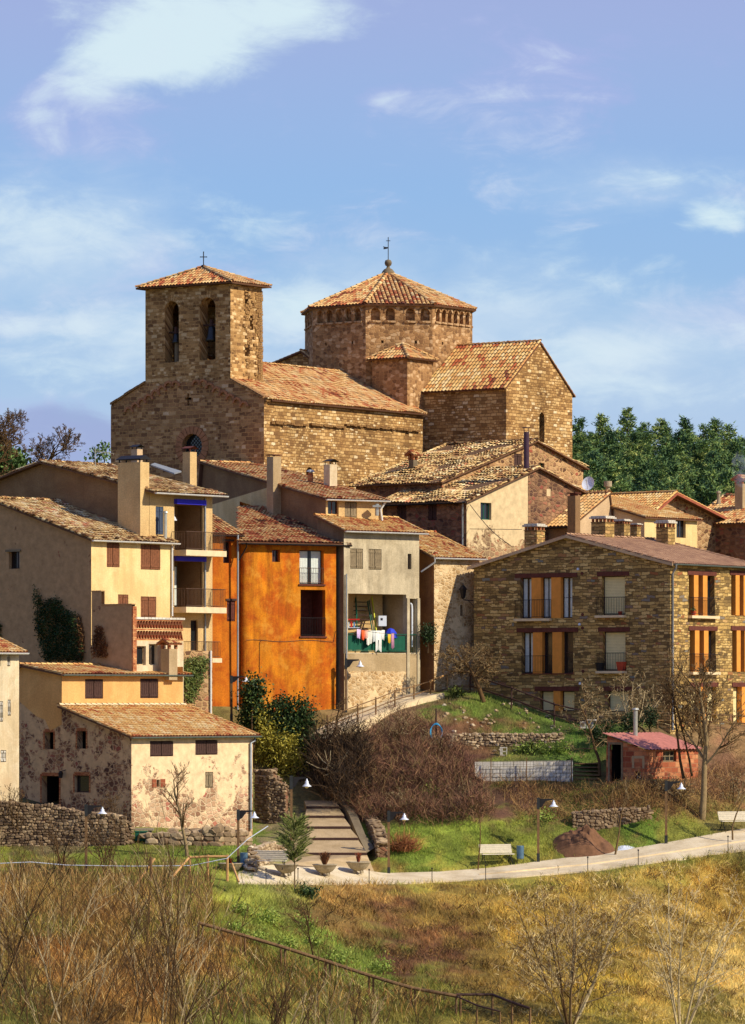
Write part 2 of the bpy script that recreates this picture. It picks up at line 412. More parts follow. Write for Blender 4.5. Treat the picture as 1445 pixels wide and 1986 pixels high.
M_BENCH = simple('pale_slat', g(226, 216, 190), .7, 0, .12, 8)
M_FLUE = simple('purple_brown_flue', g(74, 54, 66), .5, .3, .2)
M_STEEL = simple('galvanised_steel', g(186, 186, 172), .4, .6, .15)
M_CORR = simple('red_corrugated', g(192, 124, 108), .7, 0, .18, 3)
M_BELL = simple('bronze', g(60, 62, 62), .4, .7, .2)
def glass_mat():
    m, nt, b = new_mat('window_glass', .08); b.inputs['Base Color'].default_value = g(30, 34, 36); b.inputs['Specular IOR Level'].default_value = .6
    return m
M_GLASS = glass_mat()
M_BARK = attr_mat('bark', [(0, g(50, 36, 24)), (.5, g(108, 82, 48)), (1, g(210, 190, 142))], .95, .35, 8, .3)
M_LEAF = attr_mat('dark_leaf', [(0, g(30, 46, 22)), (.5, g(56, 78, 34)), (1, g(128, 134, 60))], .6, .25, 3, 0)
M_LEAFY = attr_mat('yellow_leaf', [(0, g(92, 92, 26)), (.5, g(158, 146, 46)), (1, g(206, 190, 84))], .6, .25, 3, 0)
M_PINE = attr_mat('pine_needles', [(0, g(52, 84, 60)), (.4, g(112, 140, 72)), (1, g(210, 202, 110))], .7, .25, .6, 0)
M_ROCK = attr_mat('field_stone', [(0, g(104, 84, 64)), (.5, g(156, 132, 100)), (.85, g(196, 172, 134)), (1, g(224, 208, 178))], .95, .35, 5, .5)
def vcol_mat(name, rough=.95, bmp=0.0):
    m, nt, b = new_mat(name, rough)
    a = nt.node('ShaderNodeAttribute'); a.attribute_name = 'Col'
    c = a.outputs['Color']
    if bmp:
        pos = obc(nt); n = nt.noise(pos, 1.6, 8, .75).outputs[0]; n2 = nt.noise(pos, 9, 5, .7).outputs[0]
        c = nt.mix(1.0, c, nt.ramp(n, [(.3, (.55,) * 3), (.7, (1.3,) * 3)]), 'MULTIPLY')
        c = nt.mix(1.0, c, nt.ramp(n2, [(.3, (.7,) * 3), (.7, (1.2,) * 3)]), 'MULTIPLY')
        bump(nt, b, nt.math('ADD', n, nt.math('MULTIPLY', n2, .4)), bmp, .2)
    nt.put(b.inputs['Base Color'], c); return m
M_GROUND = vcol_mat('hillside_soil', .98, .8)
M_BLADE = vcol_mat('grass_blade', .8)
# ------------------------------------------------------------------ terrain through measured points
CTRL = [  # px, py, distance
 (-150,1706,233),(0,1706,233),(150,1708,232),(300,1708,232),(400,1712,232),(465,1712,232),(600,1714,232),(800,1712,233),(1000,1700,235.5),(1150,1688,237.5),(1300,1668,239),(1445,1648,240.5),(1600,1628,242),
 (0,1640,240),(150,1638,240),(300,1636,240),(400,1640,240),(480,1650,239),(560,1668,238),(680,1668,238),(750,1695,237),(850,1690,238),(940,1683,239),(1045,1670,240.5),(1190,1650,242),(1290,1633,243),(1420,1610,245),(1600,1596,247),
 (-150,1640,240),(-150,1600,245),(40,1570,246),(255,1610,242.4),(490,1615,250),(520,1620,248),
 (600,1640,242),(660,1640,242),(600,1560,250),(640,1560,250),(560,1600,246),(620,1500,254),
 (760,1640,240.5),(850,1625,241),(960,1622,241.5),(1100,1610,243.5),(1200,1580,244.8),(1300,1585,245),(1445,1575,248.5),
 (800,1560,245),(900,1560,246),(1000,1560,245.8),(1110,1560,246.5),(860,1530,247.5),
 (920,1522,249.2),(1000,1522,249.2),(1110,1522,249.2),(1180,1518,249.5),(1253,1520,246.5),(1355,1510,251),(1445,1500,254.5),
 (920,1485,251),(1000,1485,251),(1110,1485,251.5),(1180,1470,253),(1350,1440,257),(1445,1425,259),
 (900,1462,253),(1000,1460,253.5),(1120,1455,254),(900,1420,256),(1000,1418,256.5),(1090,1420,256),
 (870,1350,261),(930,1348,261),(1010,1380,259.5),(1060,1400,258.6),(1100,1412,257.5),(1150,1420,256),(1250,1415,255.5),(1320,1412,257.5),(1400,1413,258.5),(1470,1412,260),(1445,1408,262),
 (640,1440,252.5),(760,1385,257),(700,1440,251),(760,1420,253),(820,1380,257),(700,1520,248),(780,1470,250),(860,1460,251.5),
 (520,1410,255),(560,1440,254),(650,1405,257),(740,1375,259.5),(830,1352,262),(880,1330,264.5),(920,1285,271),(870,1290,270),(820,1300,268),
 # below the path
 (0,1850,218),(0,1990,204),(350,1850,219),(350,1990,206),(700,1850,220),(700,1990,208),(1050,1850,222),(1050,1990,210),(1445,1850,228),(1445,1990,214),(-200,1850,218),(-200,1990,204),(1650,1850,230),(1650,1990,216),(1445,1750,238),(1050,1770,229),(700,1770,227),
]
def _ss(t): t = min(1.0, max(0.0, t)); return t * t * (3 - 2 * t)
def SHF(px, py):
    """the left half of the village foot stands nearer to the camera"""
    wv = _ss((780 - px) / 350.0)
    if py < 1540: wv *= max(_ss((500 - px) / 60.0), _ss((py - 1480) / 60.0))
    return -8.5 * wv
def PS(px, py, Y): return P(px, py, Y + SHF(px, py))
CW = [PS(*c) for c in CTRL]
CW += [Vector(v) for v in [
 (-60,178,-19),(-20,178,-19),(20,185,-18),(60,185,-17),(-60,150,-25),(0,150,-25),(60,150,-25),(-60,90,-26),(0,90,-26),(60,90,-26),(-60,40,-16),(0,40,-16),(60,40,-16),
 (-60,10,-5),(0,8,-4),(60,10,-5),(0,-20,-2.2),(-60,-30,-2),(60,-30,-2),(-120,120,-24),(120,120,-22),(-120,235,-9),(120,240,-3),
 (-20,253,-1),(-11,256,0),(-30,253,-1),(-15,268,5),(-4,270,5),(5,275,6),(12,278,4),(22,278,2),(22,270,-1.8),(27,270,-1.6),(14,268,-2.5),(34,272,-1.5),(18,262,-2.2),(-20,290,11),(0,290,12),(12,290,11),(25,290,8),(40,280,5),
 (-45,290,8),(-20,310,12),(0,310,13),(20,310,12),(50,310,10),(-50,340,14),(0,350,13),(50,350,13),(-60,400,16),(0,400,16),(60,400,21),(30,400,19),(100,400,28),
 (0,460,20),(70,460,29),(-70,460,20),(-70,600,10),(0,600,10),(100,600,20),(-200,300,8),(200,300,8),(-200,600,0),(200,600,5),(-300,0,-5),(300,0,-5)]]
_C = np.array([[p.x, p.y] for p in CW]); _Z = np.array([p.z for p in CW]); _S = 40.0
def _k(r2): return np.where(r2 > 1e-12, .5 * r2 * np.log(np.maximum(r2, 1e-12)), 0.0)
_n = len(_C); _c = _C / _S
_A = np.zeros((_n + 3, _n + 3)); _A[:_n, :_n] = _k(((_c[:, None] - _c[None]) ** 2).sum(-1)) + np.eye(_n) * 2e-5
_A[:_n, _n] = 1; _A[:_n, _n + 1:] = _c; _A[_n, :_n] = 1; _A[_n + 1:, :_n] = _c.T
_W = np.linalg.solve(_A, np.concatenate([_Z, np.zeros(3)]))
def TZ(x, y):
    x = np.atleast_1d(np.asarray(x, float)); y = np.atleast_1d(np.asarray(y, float)); sh = x.shape
    q = np.stack([x.ravel(), y.ravel()], 1) / _S; out = np.zeros(len(q))
    for i in range(0, len(q), 20000):
        s = q[i:i + 20000]
        out[i:i + 20000] = _k(((s[:, None] - _c[None]) ** 2).sum(-1)) @ _W[:_n] + _W[_n] + s @ _W[_n + 1:]
    out = out.reshape(sh)
    far = np.clip((np.hypot(x, y - 250) - 330) / 250, 0, 1)
    return out * (1 - far) + far * (-2.0)
def tz(x, y): return float(TZ([x], [y])[0])
_YS = np.arange(185, 300, .2)
def G(px, py, y0=185.0, y1=300.0):
    """first point of the hillside seen through this point of the photograph"""
    ys = _YS[(_YS >= y0) & (_YS <= y1)]
    xs = (px - CX) / F * ys; z = TZ(xs, ys); rz = (YH - py) / F * ys
    hit = np.nonzero(rz <= z)[0]
    i = hit[0] if len(hit) else len(ys) - 1
    return Vector((xs[i], ys[i], z[i]))
def GX(px, Y):
    x = (px - CX) * Y / F; return Vector((x, Y, tz(x, Y)))

# ground cover colours, px, py, rgb
COV = [(0,1660,(124,128,48)),(200,1670,(120,128,46)),(420,1650,(118,132,46)),(100,1615,(110,96,66)),(350,1690,(132,128,56)),
 (0,1730,(160,126,62)),(100,1800,(128,124,56)),(200,1760,(158,116,58)),(300,1800,(140,130,56)),(100,1850,(156,108,54)),(30,1930,(122,118,54)),(200,1950,(150,112,58)),(450,1760,(150,150,62)),(520,1800,(132,140,56)),(640,1850,(126,140,56)),(720,1880,(128,140,56)),(850,1930,(132,128,54)),
 (400,1850,(152,110,56)),(420,1930,(120,120,52)),(550,1930,(128,122,56)),(300,1900,(146,104,56)),(650,1940,(118,110,52)),
 (700,1740,(160,124,66)),(760,1790,(132,92,56)),(850,1840,(126,84,52)),(650,1780,(138,108,58)),(900,1760,(156,126,60)),(1000,1800,(166,134,58)),(1100,1760,(172,140,62)),(1250,1760,(184,152,76)),(1400,1740,(176,142,66)),
 (1150,1900,(178,148,60)),(1000,1900,(150,120,56)),(1300,1900,(190,158,80)),(1420,1880,(198,168,94)),(1200,1980,(150,132,58)),(1400,1980,(140,124,58)),(950,1970,(140,120,56)),(800,1880,(122,84,56)),
 (800,1625,(118,132,48)),(900,1610,(124,136,50)),(1000,1610,(132,138,52)),(860,1680,(166,148,64)),(980,1660,(150,146,62)),(1100,1600,(116,128,48)),(1200,1650,(140,136,60)),(1250,1610,(104,124,44)),(1350,1605,(134,134,54)),(1440,1600,(130,116,62)),
 (1060,1560,(120,100,58)),(1000,1550,(106,74,56)),(950,1530,(112,76,56)),(1180,1540,(132,116,58)),(1130,1525,(120,122,50)),(1200,1560,(126,84,60)),(1300,1560,(116,88,56)),(1440,1520,(146,104,72)),(1400,1470,(136,98,70)),
 (760,1640,(108,124,46)),(700,1580,(90,66,48)),(800,1500,(96,62,52)),(900,1500,(104,66,54)),(850,1450,(108,70,54)),
 (880,1370,(100,118,44)),(940,1390,(98,114,44)),(1020,1400,(92,112,42)),(900,1430,(124,88,60)),(1000,1430,(126,92,62)),(1100,1440,(88,112,44)),(1000,1465,(112,118,48)),(1120,1465,(90,104,42)),(1160,1430,(70,92,36)),
 (740,1440,(138,110,78)),(700,1420,(170,140,96)),(800,1390,(136,108,76)),(600,1440,(120,98,56)),(880,1310,(120,92,66)),(1320,1410,(130,104,70)),(1440,1405,(150,116,76)),
 (560,1640,(150,130,96)),(500,1640,(110,124,46))]
_cp = np.array([[a, b * 1.15] for a, b, _ in COV], float); _cc = np.array([lin(*c)[:3] for _, _, c in COV])
def vnoise(x, y, s, seed=0.0):
    """cheap smooth value noise, vectorised"""
    x = x / s + seed * 17.3; y = y / s + seed * 9.1
    xi = np.floor(x); yi = np.floor(y); fx = x - xi; fy = y - yi
    fx = fx * fx * (3 - 2 * fx); fy = fy * fy * (3 - 2 * fy)
    h = lambda a, b: np.modf(np.abs(np.sin(a * 127.1 + b * 311.7) * 43758.5453))[0]
    return (h(xi, yi) * (1 - fx) + h(xi + 1, yi) * fx) * (1 - fy) + (h(xi, yi + 1) * (1 - fx) + h(xi + 1, yi + 1) * fx) * fy
def cover(x, y, z):
    yy = np.maximum(y, 150.0)
    px = CX + F * x / yy; py = (YH - F * z / yy) * 1.15
    jx = px + (vnoise(x, y, 1.1, 1) - .5) * 90 + (vnoise(x, y, .35, 2) - .5) * 40
    jy = py + (vnoise(x, y, 1.2, 3) - .5) * 80 + (vnoise(x, y, .4, 4) - .5) * 40
    out = np.zeros((len(px), 3))
    for i in range(0, len(px), 20000):
        d = (jx[i:i + 20000, None] - _cp[None, :, 0]) ** 2 + (jy[i:i + 20000, None] - _cp[None, :, 1]) ** 2 + 60
        wt = d ** -1.9; wt /= wt.sum(1, keepdims=True); out[i:i + 20000] = wt @ _cc
    f = .62 + .76 * vnoise(x, y, 1.6, 8) * 1.0; f2 = .75 + .5 * vnoise(x, y, .5, 9)
    return out * (1.0 * f * f2)[:, None] * np.array([.97, 1.01, .98])
def np_mesh(name, V, Fc, mats, col=None, tv=None, smooth=False, parent=None):
    me = bpy.data.meshes.new(name)
    V = np.asarray(V, np.float32); Fc = np.asarray(Fc, np.int32); k = Fc.shape[1]
    me.vertices.add(len(V)); me.vertices.foreach_set('co', V.ravel())
    me.loops.add(Fc.size); me.loops.foreach_set('vertex_index', Fc.ravel())
    me.polygons.add(len(Fc)); me.polygons.foreach_set('loop_start', np.arange(0, Fc.size, k, dtype=np.int32))
    if smooth: me.polygons.foreach_set('use_smooth', np.ones(len(Fc), bool))
    for m in (mats if isinstance(mats, (list, tuple)) else [mats]): me.materials.append(m)
    if col is not None:
        a = me.attributes.new('Col', 'FLOAT_COLOR', 'POINT')
        c4 = np.ones((len(V), 4), np.float32); c4[:, :3] = col; a.data.foreach_set('color', c4.ravel())
    if tv is not None:
        a = me.attributes.new('tv', 'FLOAT', 'POINT'); a.data.foreach_set('value', np.asarray(tv, np.float32))
    me.update(calc_edges=True); me.validate()
    o = bpy.data.objects.new(name, me); COL.objects.link(o)
    if parent is not None: o.parent = parent
    return o

def axis(parts):
    out = []
    for a, b, s in parts: out += list(np.arange(a, b, s))
    return np.array(out)
gx = axis([(-3000, -400, 400), (-400, -80, 20), (-80, -30, 4), (-30, 30, .3), (30, 80, 4), (80, 400, 20), (400, 3001, 400)])
gy = axis([(-600, -60, 60), (-60, 180, 6), (180, 190, 2), (190, 275, .3), (275, 320, 1.5), (320, 500, 8), (500, 3501, 300)])
XX, YY = np.meshgrid(gx, gy); ZZ = TZ(XX, YY)
bumpz = (vnoise(XX, YY, 1.3, 5) - .5) * .22 + (vnoise(XX, YY, .5, 6) - .5) * .08
near_path = np.clip((np.abs(ZZ + 9) < 99) * 1.0, 0, 1)
PXX = CX + F * XX / np.maximum(YY, 100); PYY = YH - F * ZZ / np.maximum(YY, 100)
flatm = ((PYY > 1600) & (PYY < 1712) & (YY > 218) & (YY < 262)) | (PYY < 1560)
ZZ2 = ZZ + bumpz * np.where(flatm, .3, 1.0) * ((YY > 188) & (YY < 275))
# bed of the path
near = [(395, 1712), (465, 1713), (600, 1714), (800, 1713), (1000, 1701), (1150, 1689), (1300, 1668), (1445, 1648), (1580, 1628)]
far = [(460, 1692), (505, 1680), (600, 1672), (745, 1694), (850, 1691), (945, 1684), (1045, 1671), (1190, 1652), (1290, 1635), (1420, 1611), (1580, 1587)]
def poly_at(pl, px):
    for (a, b), (c, d) in zip(pl[:-1], pl[1:]):
        if a <= px <= c: return b + (d - b) * (px - a) / (c - a)
    return pl[0][1] if px < pl[0][0] else pl[-1][1]
PCOLS = np.arange(462, 1571, 12)
PEDGE = [(G(px, poly_at(near, px)), G(px, poly_at(far, px))) for px in PCOLS]
_ya = np.array([[a.y, b.y] for a, b in PEDGE])
for _ in range(3): _ya[1:-1] = (_ya[:-2] + _ya[1:-1] * 2 + _ya[2:]) / 4
PEDGE = [(P(px, poly_at(near, px), y_[0]), P(px, poly_at(far, px), max(y_[1], y_[0] + 1.5))) for px, y_ in zip(PCOLS, _ya)]
for iy in np.nonzero((gy > 214) & (gy < 270))[0]:
    for ix in range(len(gx)):
        q_ = PXX[iy, ix]
        if 455 < q_ < 1570:
            a, b = PEDGE[min(len(PEDGE) - 1, max(0, int(round((q_ - 462) / 12))))]
            t = (gy[iy] - a.y) / max(.5, b.y - a.y); zz = a.z + (b.z - a.z) * t - .12
            if 0 <= t < 1.05: ZZ2[iy, ix] = min(ZZ2[iy, ix], zz)
            elif gy[iy] > a.y - 8 and t < 0: ZZ2[iy, ix] = min(ZZ2[iy, ix], a.z / a.y * gy[iy] - .05)
stp = (YY > 222) & (YY < 262) & (((PXX > 566) & (PXX < 732) & (PYY > 1545) & (PYY < 1700)) | ((PXX > 470) & (PXX < 735) & (PYY > 1668) & (PYY < 1700)))
ZZ2 = np.where(stp, np.minimum(ZZ2, ZZ - .32), ZZ2)
nx, ny = len(gx), len(gy)
V = np.stack([XX.ravel(), YY.ravel(), ZZ2.ravel()], 1)
ii = np.arange(nx * ny).reshape(ny, nx)
Q = np.stack([ii[:-1, :-1].ravel(), ii[:-1, 1:].ravel(), ii[1:, 1:].ravel(), ii[1:, :-1].ravel()], 1)
hill = np_mesh('hillside', V, Q, M_GROUND, cover(V[:, 0], V[:, 1], V[:, 2]), smooth=True)
tag(hill, kind='structure')

# ------------------------------------------------------------------ walls and roofs
class Face:
    """vertical wall plane from A to B (plan), outward normal towards the camera side given"""
    def __init__(s, A, B, out=None):
        s.A = Vector((A[0], A[1])); B = Vector((B[0], B[1])); s.L = (B - s.A).length; s.d = (B - s.A) / s.L
        s.n = Vector((s.d.y, -s.d.x))
        ref = out if out is not None else -s.A
        if s.n.dot(Vector((ref[0], ref[1]))) < 0: s.n = -s.n
    def hit(s, px, py):
        k = (px - CX) / F; q = Vector((k, 1.0)); t = s.A.dot(s.n) / q.dot(s.n)
        return ((q * t - s.A).dot(s.d), (YH - py) / F * t)
    def pt(s, u, z, dep=0.0):
        p = s.A + s.d * u - s.n * dep; return Vector((p.x, p.y, z))
    def rect(s, x0, y0, x1, y1):
        cy, cx = (y0 + y1) / 2, (x0 + x1) / 2
        u0, u1 = s.hit(x0, cy)[0], s.hit(x1, cy)[0]
        z0, z1 = s.hit(cx, y1)[1], s.hit(cx, y0)[1]
        return (min(u0, u1), z0, max(u0, u1), z1)
    def box(s, mb, u0, u1, z0, z1, d0, d1, mi=0, tv=.5):
        """d measured outwards from the wall"""
        o = s.pt(u0, z0, -d0); n3 = Vector((s.n.x, s.n.y, 0)); d3 = Vector((s.d.x, s.d.y, 0))
        mb.box(o, d3 * (u1 - u0), n3 * (d1 - d0), (0, 0, z1 - z0), mi, tv)

def arch_poly(u0, z0, u1, z1, n=8):
    r = (u1 - u0) / 2; c = (u0 + u1) / 2; zc = z1 - r
    return [(u0, z0), (u1, z0)] + [(c + r * math.cos(math.pi * i / n), zc + r * math.sin(math.pi * i / n)) for i in range(n + 1)]
def rect_poly(u0, z0, u1, z1): return [(u0, z0), (u1, z0), (u1, z1), (u0, z1)]
def wall(mb, face, outline, holes=(), reveal=.25, mi=0, rmi=None, back=None):
    polys = [[Vector((u, z, 0)) for u, z in outline]] + [[Vector((u, z, 0)) for u, z in h] for h in holes]
    flat = [p for pl in polys for p in pl]
    for t in tessellate_polygon(polys):
        q = [flat[i] for i in t]
        mb.face([face.pt(p.x, p.y) for p in q], [(p.x, p.y) for p in q], mi)
    for h in holes:
        for i in range(len(h)):
            (ua, za), (ub, zb) = h[i], h[(i + 1) % len(h)]
            mb.face([face.pt(ua, za), face.pt(ub, zb), face.pt(ub, zb, reveal), face.pt(ua, za, reveal)],
                    [(ua, za), (ub, zb), (ub + .2, zb + reveal), (ua + .2, za + reveal)], mi if rmi is None else rmi)
        if back is not None:
            mb.face([face.pt(u, z, reveal - .003) for u, z in h], list(h), back)

def inside(poly, x, y):
    c = False; j = len(poly) - 1
    for i in range(len(poly)):
        xi, yi = poly[i]; xj, yj = poly[j]
        if (yi > y) != (yj > y) and x < (xj - xi) * (y - yi) / (yj - yi) + xi: c = not c
        j = i
    return c
def tiles(mb, poly, w_=.24, l_=.34, r_=.07, seed=0, jit=.012, lift=.03, mi=0, bias=None, sag=.0, slab=.08, smi=1):
    """one roof slope: slab under rows of half-round tiles; poly = coplanar 3D points, any order around"""
    rn = random.Random(seed); poly = [Vector(p) for p in poly]
    n = Vector((0, 0, 0))
    for i in range(len(poly)): n += (poly[i] - poly[0]).cross(poly[(i + 1) % len(poly)] - poly[0])
    n.normalize()
    if n.z < 0: n = -n
    dn = Vector((n.x * n.z, n.y * n.z, -(n.x ** 2 + n.y ** 2)))
    dn = dn.normalized() if dn.length > 1e-6 else Vector((0, -1, 0))
    ac = n.cross(dn); o = poly[0]
    p2 = [((p - o).dot(ac), (p - o).dot(dn)) for p in poly]
    a0, a1 = min(p[0] for p in p2), max(p[0] for p in p2); d0, d1 = min(p[1] for p in p2), max(p[1] for p in p2)
    mb.face([p for p in poly], p2, mi, .02)
    mb.face([p - n * slab for p in poly], p2, smi)
    for i in range(len(poly)):
        a, b = poly[i], poly[(i + 1) % len(poly)]
        mb.quad(a, b, b - n * slab, a - n * slab, mi=smi)
    nc = max(1, int(round((a1 - a0) / w_))); cw = (a1 - a0) / nc
    nr = int((d1 - d0) / l_) + 1
    patch = rn.uniform(0, 100)
    for j in range(nc):
        ca = a0 + (j + .5) * cw + rn.uniform(-.01, .01)
        for i in range(nr):
            dl = d1 - i * l_ + rn.uniform(-jit, jit); du = dl - l_ * 1.12; dc = dl - l_ * .5
            if not inside(p2, ca, dc):
                if not inside(p2, ca, dl - .05): continue
                du = max(du, dl - l_ * .6)
            sg = mnoise.noise(Vector((ca * .5 + patch, dc * .5, patch))) * sag
            hb = mnoise.noise(Vector((ca * .35 + patch, dc * .8, 3.3))) * .35
            tv = min(.99, max(.03, (rn.random() ** .9) * .8 + .12 + hb)) if bias is None else min(1, max(0, bias[0] + rn.uniform(-bias[1], bias[1]) + hb))
            yaw = rn.uniform(-jit, jit) * .6
            hw, hw2 = cw * .44, cw * .36
            k = len(mb.v)
            for (dd, ww, lf, yy) in ((dl, hw, lift, yaw), (du, hw2, 0.0, -yaw)):
                for q in range(5):
                    th = math.pi * q / 4
                    pt = o + ac * (ca + yy - math.cos(th) * ww) + dn * dd + n * (r_ * math.sin(th) + lf + sg + .002)
                    mb.v.append(tuple(pt)); mb.tv.append(tv)
            for q in range(4):
                mb.f.append((k + q, k + q + 1, k + 6 + q, k + 5 + q)); mb.mi.append(mi); mb.uv.extend([(0, 0)] * 4)
    return n
def ridge(mb, A, B, r=.11, l_=.4, seed=0, mi=0, up=Vector((0, 0, 1)), tv=None, jit=.015):
    rn = random.Random(seed); A, B = Vector(A), Vector(B); d = (B - A); L = d.length; d.normalize()
    s = d.cross(up).normalized(); u = s.cross(d); n_ = max(1, int(L / l_)); st = L / n_
    for i in range(n_):
        k = len(mb.v); t = rn.uniform(.3, .95) if tv is None else tv; jj = rn.uniform(-jit, jit)
        for (q0, rr, lf) in ((i * st, r, .03), ((i + 1.1) * st, r * .85, 0)):
            for q in range(6):
                th = math.pi * q / 5
                mb.v.append(tuple(A + d * q0 + s * (math.cos(th) * rr + jj) + u * (math.sin(th) * rr * .8 + lf))); mb.tv.append(t)
        for q in range(5):
            mb.f.append((k + q, k + q + 1, k + 7 + q, k + 6 + q)); mb.mi.append(mi); mb.uv.extend([(0, 0)] * 4)

def window(face, r, kind, root, depth=.18, frame=M_WOODD, leafm=M_WOOD, arch=False, bars=(1, 1), curtain=False, label=None):
    """fills one opening; r = (u0, z0, u1, z1). Frame mesh with its pane / shutter leaves as sub-parts"""
    u0, z0, u1, z1 = r; t = .06; H = z1 - z0; W = u1 - u0
    mb = MB()
    for a in ((u0, u0 + t, z0, z1), (u1 - t, u1, z0, z1), (u0 + t, u1 - t, z0, z0 + t), (u0 + t, u1 - t, z1 - t, z1)):
        face.box(mb, a[0] + .003, a[1] - .003, a[2] + .003, a[3] - .003, -depth - .05, -depth)
    if kind in ('glass', 'dark'):
        for i in range(1, bars[0] + 1):
            if bars[0] > 0 and i <= bars[0] - 0 and bars[0] >= 1 and i < bars[0] + 1:
                x = u0 + W * i / (bars[0] + 1); face.box(mb, x - .025, x + .025, z0 + t, z1 - t, -depth - .045, -depth - .005)
        for i in range(1, bars[1]):
            z = z0 + H * i / bars[1]; face.box(mb, u0 + t, u1 - t, z - .02, z + .02, -depth - .04, -depth - .008)
    fo = mb.build('window', [frame], root)
    if label: fo['label'] = label
    if kind in ('glass', 'dark'):
        pb = MB(); pb.quad(*[face.pt(u, z, depth + .03) for u, z in rect_poly(u0, z0, u1, z1)]); pb.build('pane', M_GLASS, fo)
        if curtain:
            cb = MB(); n_ = int(W / .09)
            for side in (0, 1):
                for i in range(int(n_ * .42)):
                    x = u0 + t + i * .09 if side == 0 else u1 - t - (i + 1) * .09
                    dd = .012 * (i % 2)
                    cb.quad(face.pt(x, z0 + t, depth + .005 + dd), face.pt(x + .09, z0 + t, depth + .017 - dd), face.pt(x + .09, z1 - t, depth + .017 - dd), face.pt(x, z1 - t, depth + .005 + dd))
            cb.build('curtain', M_CURT, fo)
    elif kind == 'shutter':
        for s_ in (0, 1):
            sb = MB(); a = u0 + .02 + s_ * W / 2; b = a + W / 2 - .035; nb = max(2, int((b - a) / .15)); bw = (b - a) / nb
            for i in range(nb): face.box(sb, a + i * bw + .008, a + (i + 1) * bw - .008, z0 + .03, z1 - .03, -.07, -.03)
            for zz in (z0 + H * .14, z1 - H * .14): face.box(sb, a + .01, b - .01, zz - .05, zz + .05, -.03, -.005)
            sb.build('shutter', leafm, fo)
    elif kind == 'blind':
        sb = MB(); nb = max(4, int(H / .09))
        for i in range(nb):
            za = z0 + .05 + i * (H - .08) / nb; face.box(sb, u0 + .05, u1 - .05, za, za + (H - .08) / nb - .008, -depth - .04, -depth - .012)
        sb.build('roller_blind', M_BLIND, fo)
    return fo
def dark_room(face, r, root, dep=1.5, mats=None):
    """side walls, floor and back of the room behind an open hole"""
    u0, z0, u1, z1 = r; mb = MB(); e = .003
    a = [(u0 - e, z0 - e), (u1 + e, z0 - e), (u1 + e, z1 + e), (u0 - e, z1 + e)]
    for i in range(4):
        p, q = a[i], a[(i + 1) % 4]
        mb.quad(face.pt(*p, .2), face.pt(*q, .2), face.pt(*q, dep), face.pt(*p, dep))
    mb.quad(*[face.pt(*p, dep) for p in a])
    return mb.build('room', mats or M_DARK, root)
def railing(face, u0, u1, z0, h, out, root, mat=M_IRON, sides=True, step=.11, th=.011, name='railing'):
    mb = MB(); run = [(u0, out), (u1, out)] if not sides else [(u0, 0), (u0, out), (u1, out), (u1, 0)]
    for (ua, da), (ub, db) in zip(run[:-1], run[1:]):
        A = face.pt(ua, z0, -da); B = face.pt(ub, z0, -db); L = (B - A).length; n_ = max(1, int(L / step))
        for zz in (.08, h): mb.tube([A + Vector((0, 0, zz)), B + Vector((0, 0, zz))], th * 1.6, 4)
        for i in range(n_ + 1):
            p = A.lerp(B, i / n_); mb.tube([p + Vector((0, 0, .08)), p + Vector((0, 0, h))], th, 3)
    return mb.build(name, mat, root)
def pipe(pts, root, mat=M_GUT, r=.05, name='downpipe'):
    mb = MB(); mb.tube(pts, r, 8); return mb.build(name, mat, root, True)
def gutter(A, B, root, mat=M_GUT, r=.075):
    mb = MB(); A, B = Vector(A), Vector(B); d = (B - A).normalized(); s = d.cross(Vector((0, 0, 1))).normalized(); n_ = 6; k = 0
    pr = []
    for P0 in (A, B):
        pr.append([P0 + s * math.cos(math.pi + math.pi * q / n_) * r + Vector((0, 0, math.sin(math.pi + math.pi * q / n_) * r)) for q in range(n_ + 1)])
    for q in range(n_):
        mb.quad(pr[0][q], pr[1][q], pr[1][q + 1], pr[0][q + 1])
    for rr in (pr[0], pr[1]): mb.face(rr)
    for q in (0, n_): mb.tube([pr[0][q], pr[1][q]], .014, 4)
    L = (B - A).length
    for i in range(1, int(L / 1.2) + 1): 
        p = A + d * i * 1.2; mb.tube([p + s * math.cos(math.pi + math.pi * q / n_) * r * 1.08 + Vector((0, 0, math.sin(math.pi + math.pi * q / n_) * r * 1.08)) for q in range(n_ + 1)], .016, 4)
    return mb.build('gutter', mat, root)

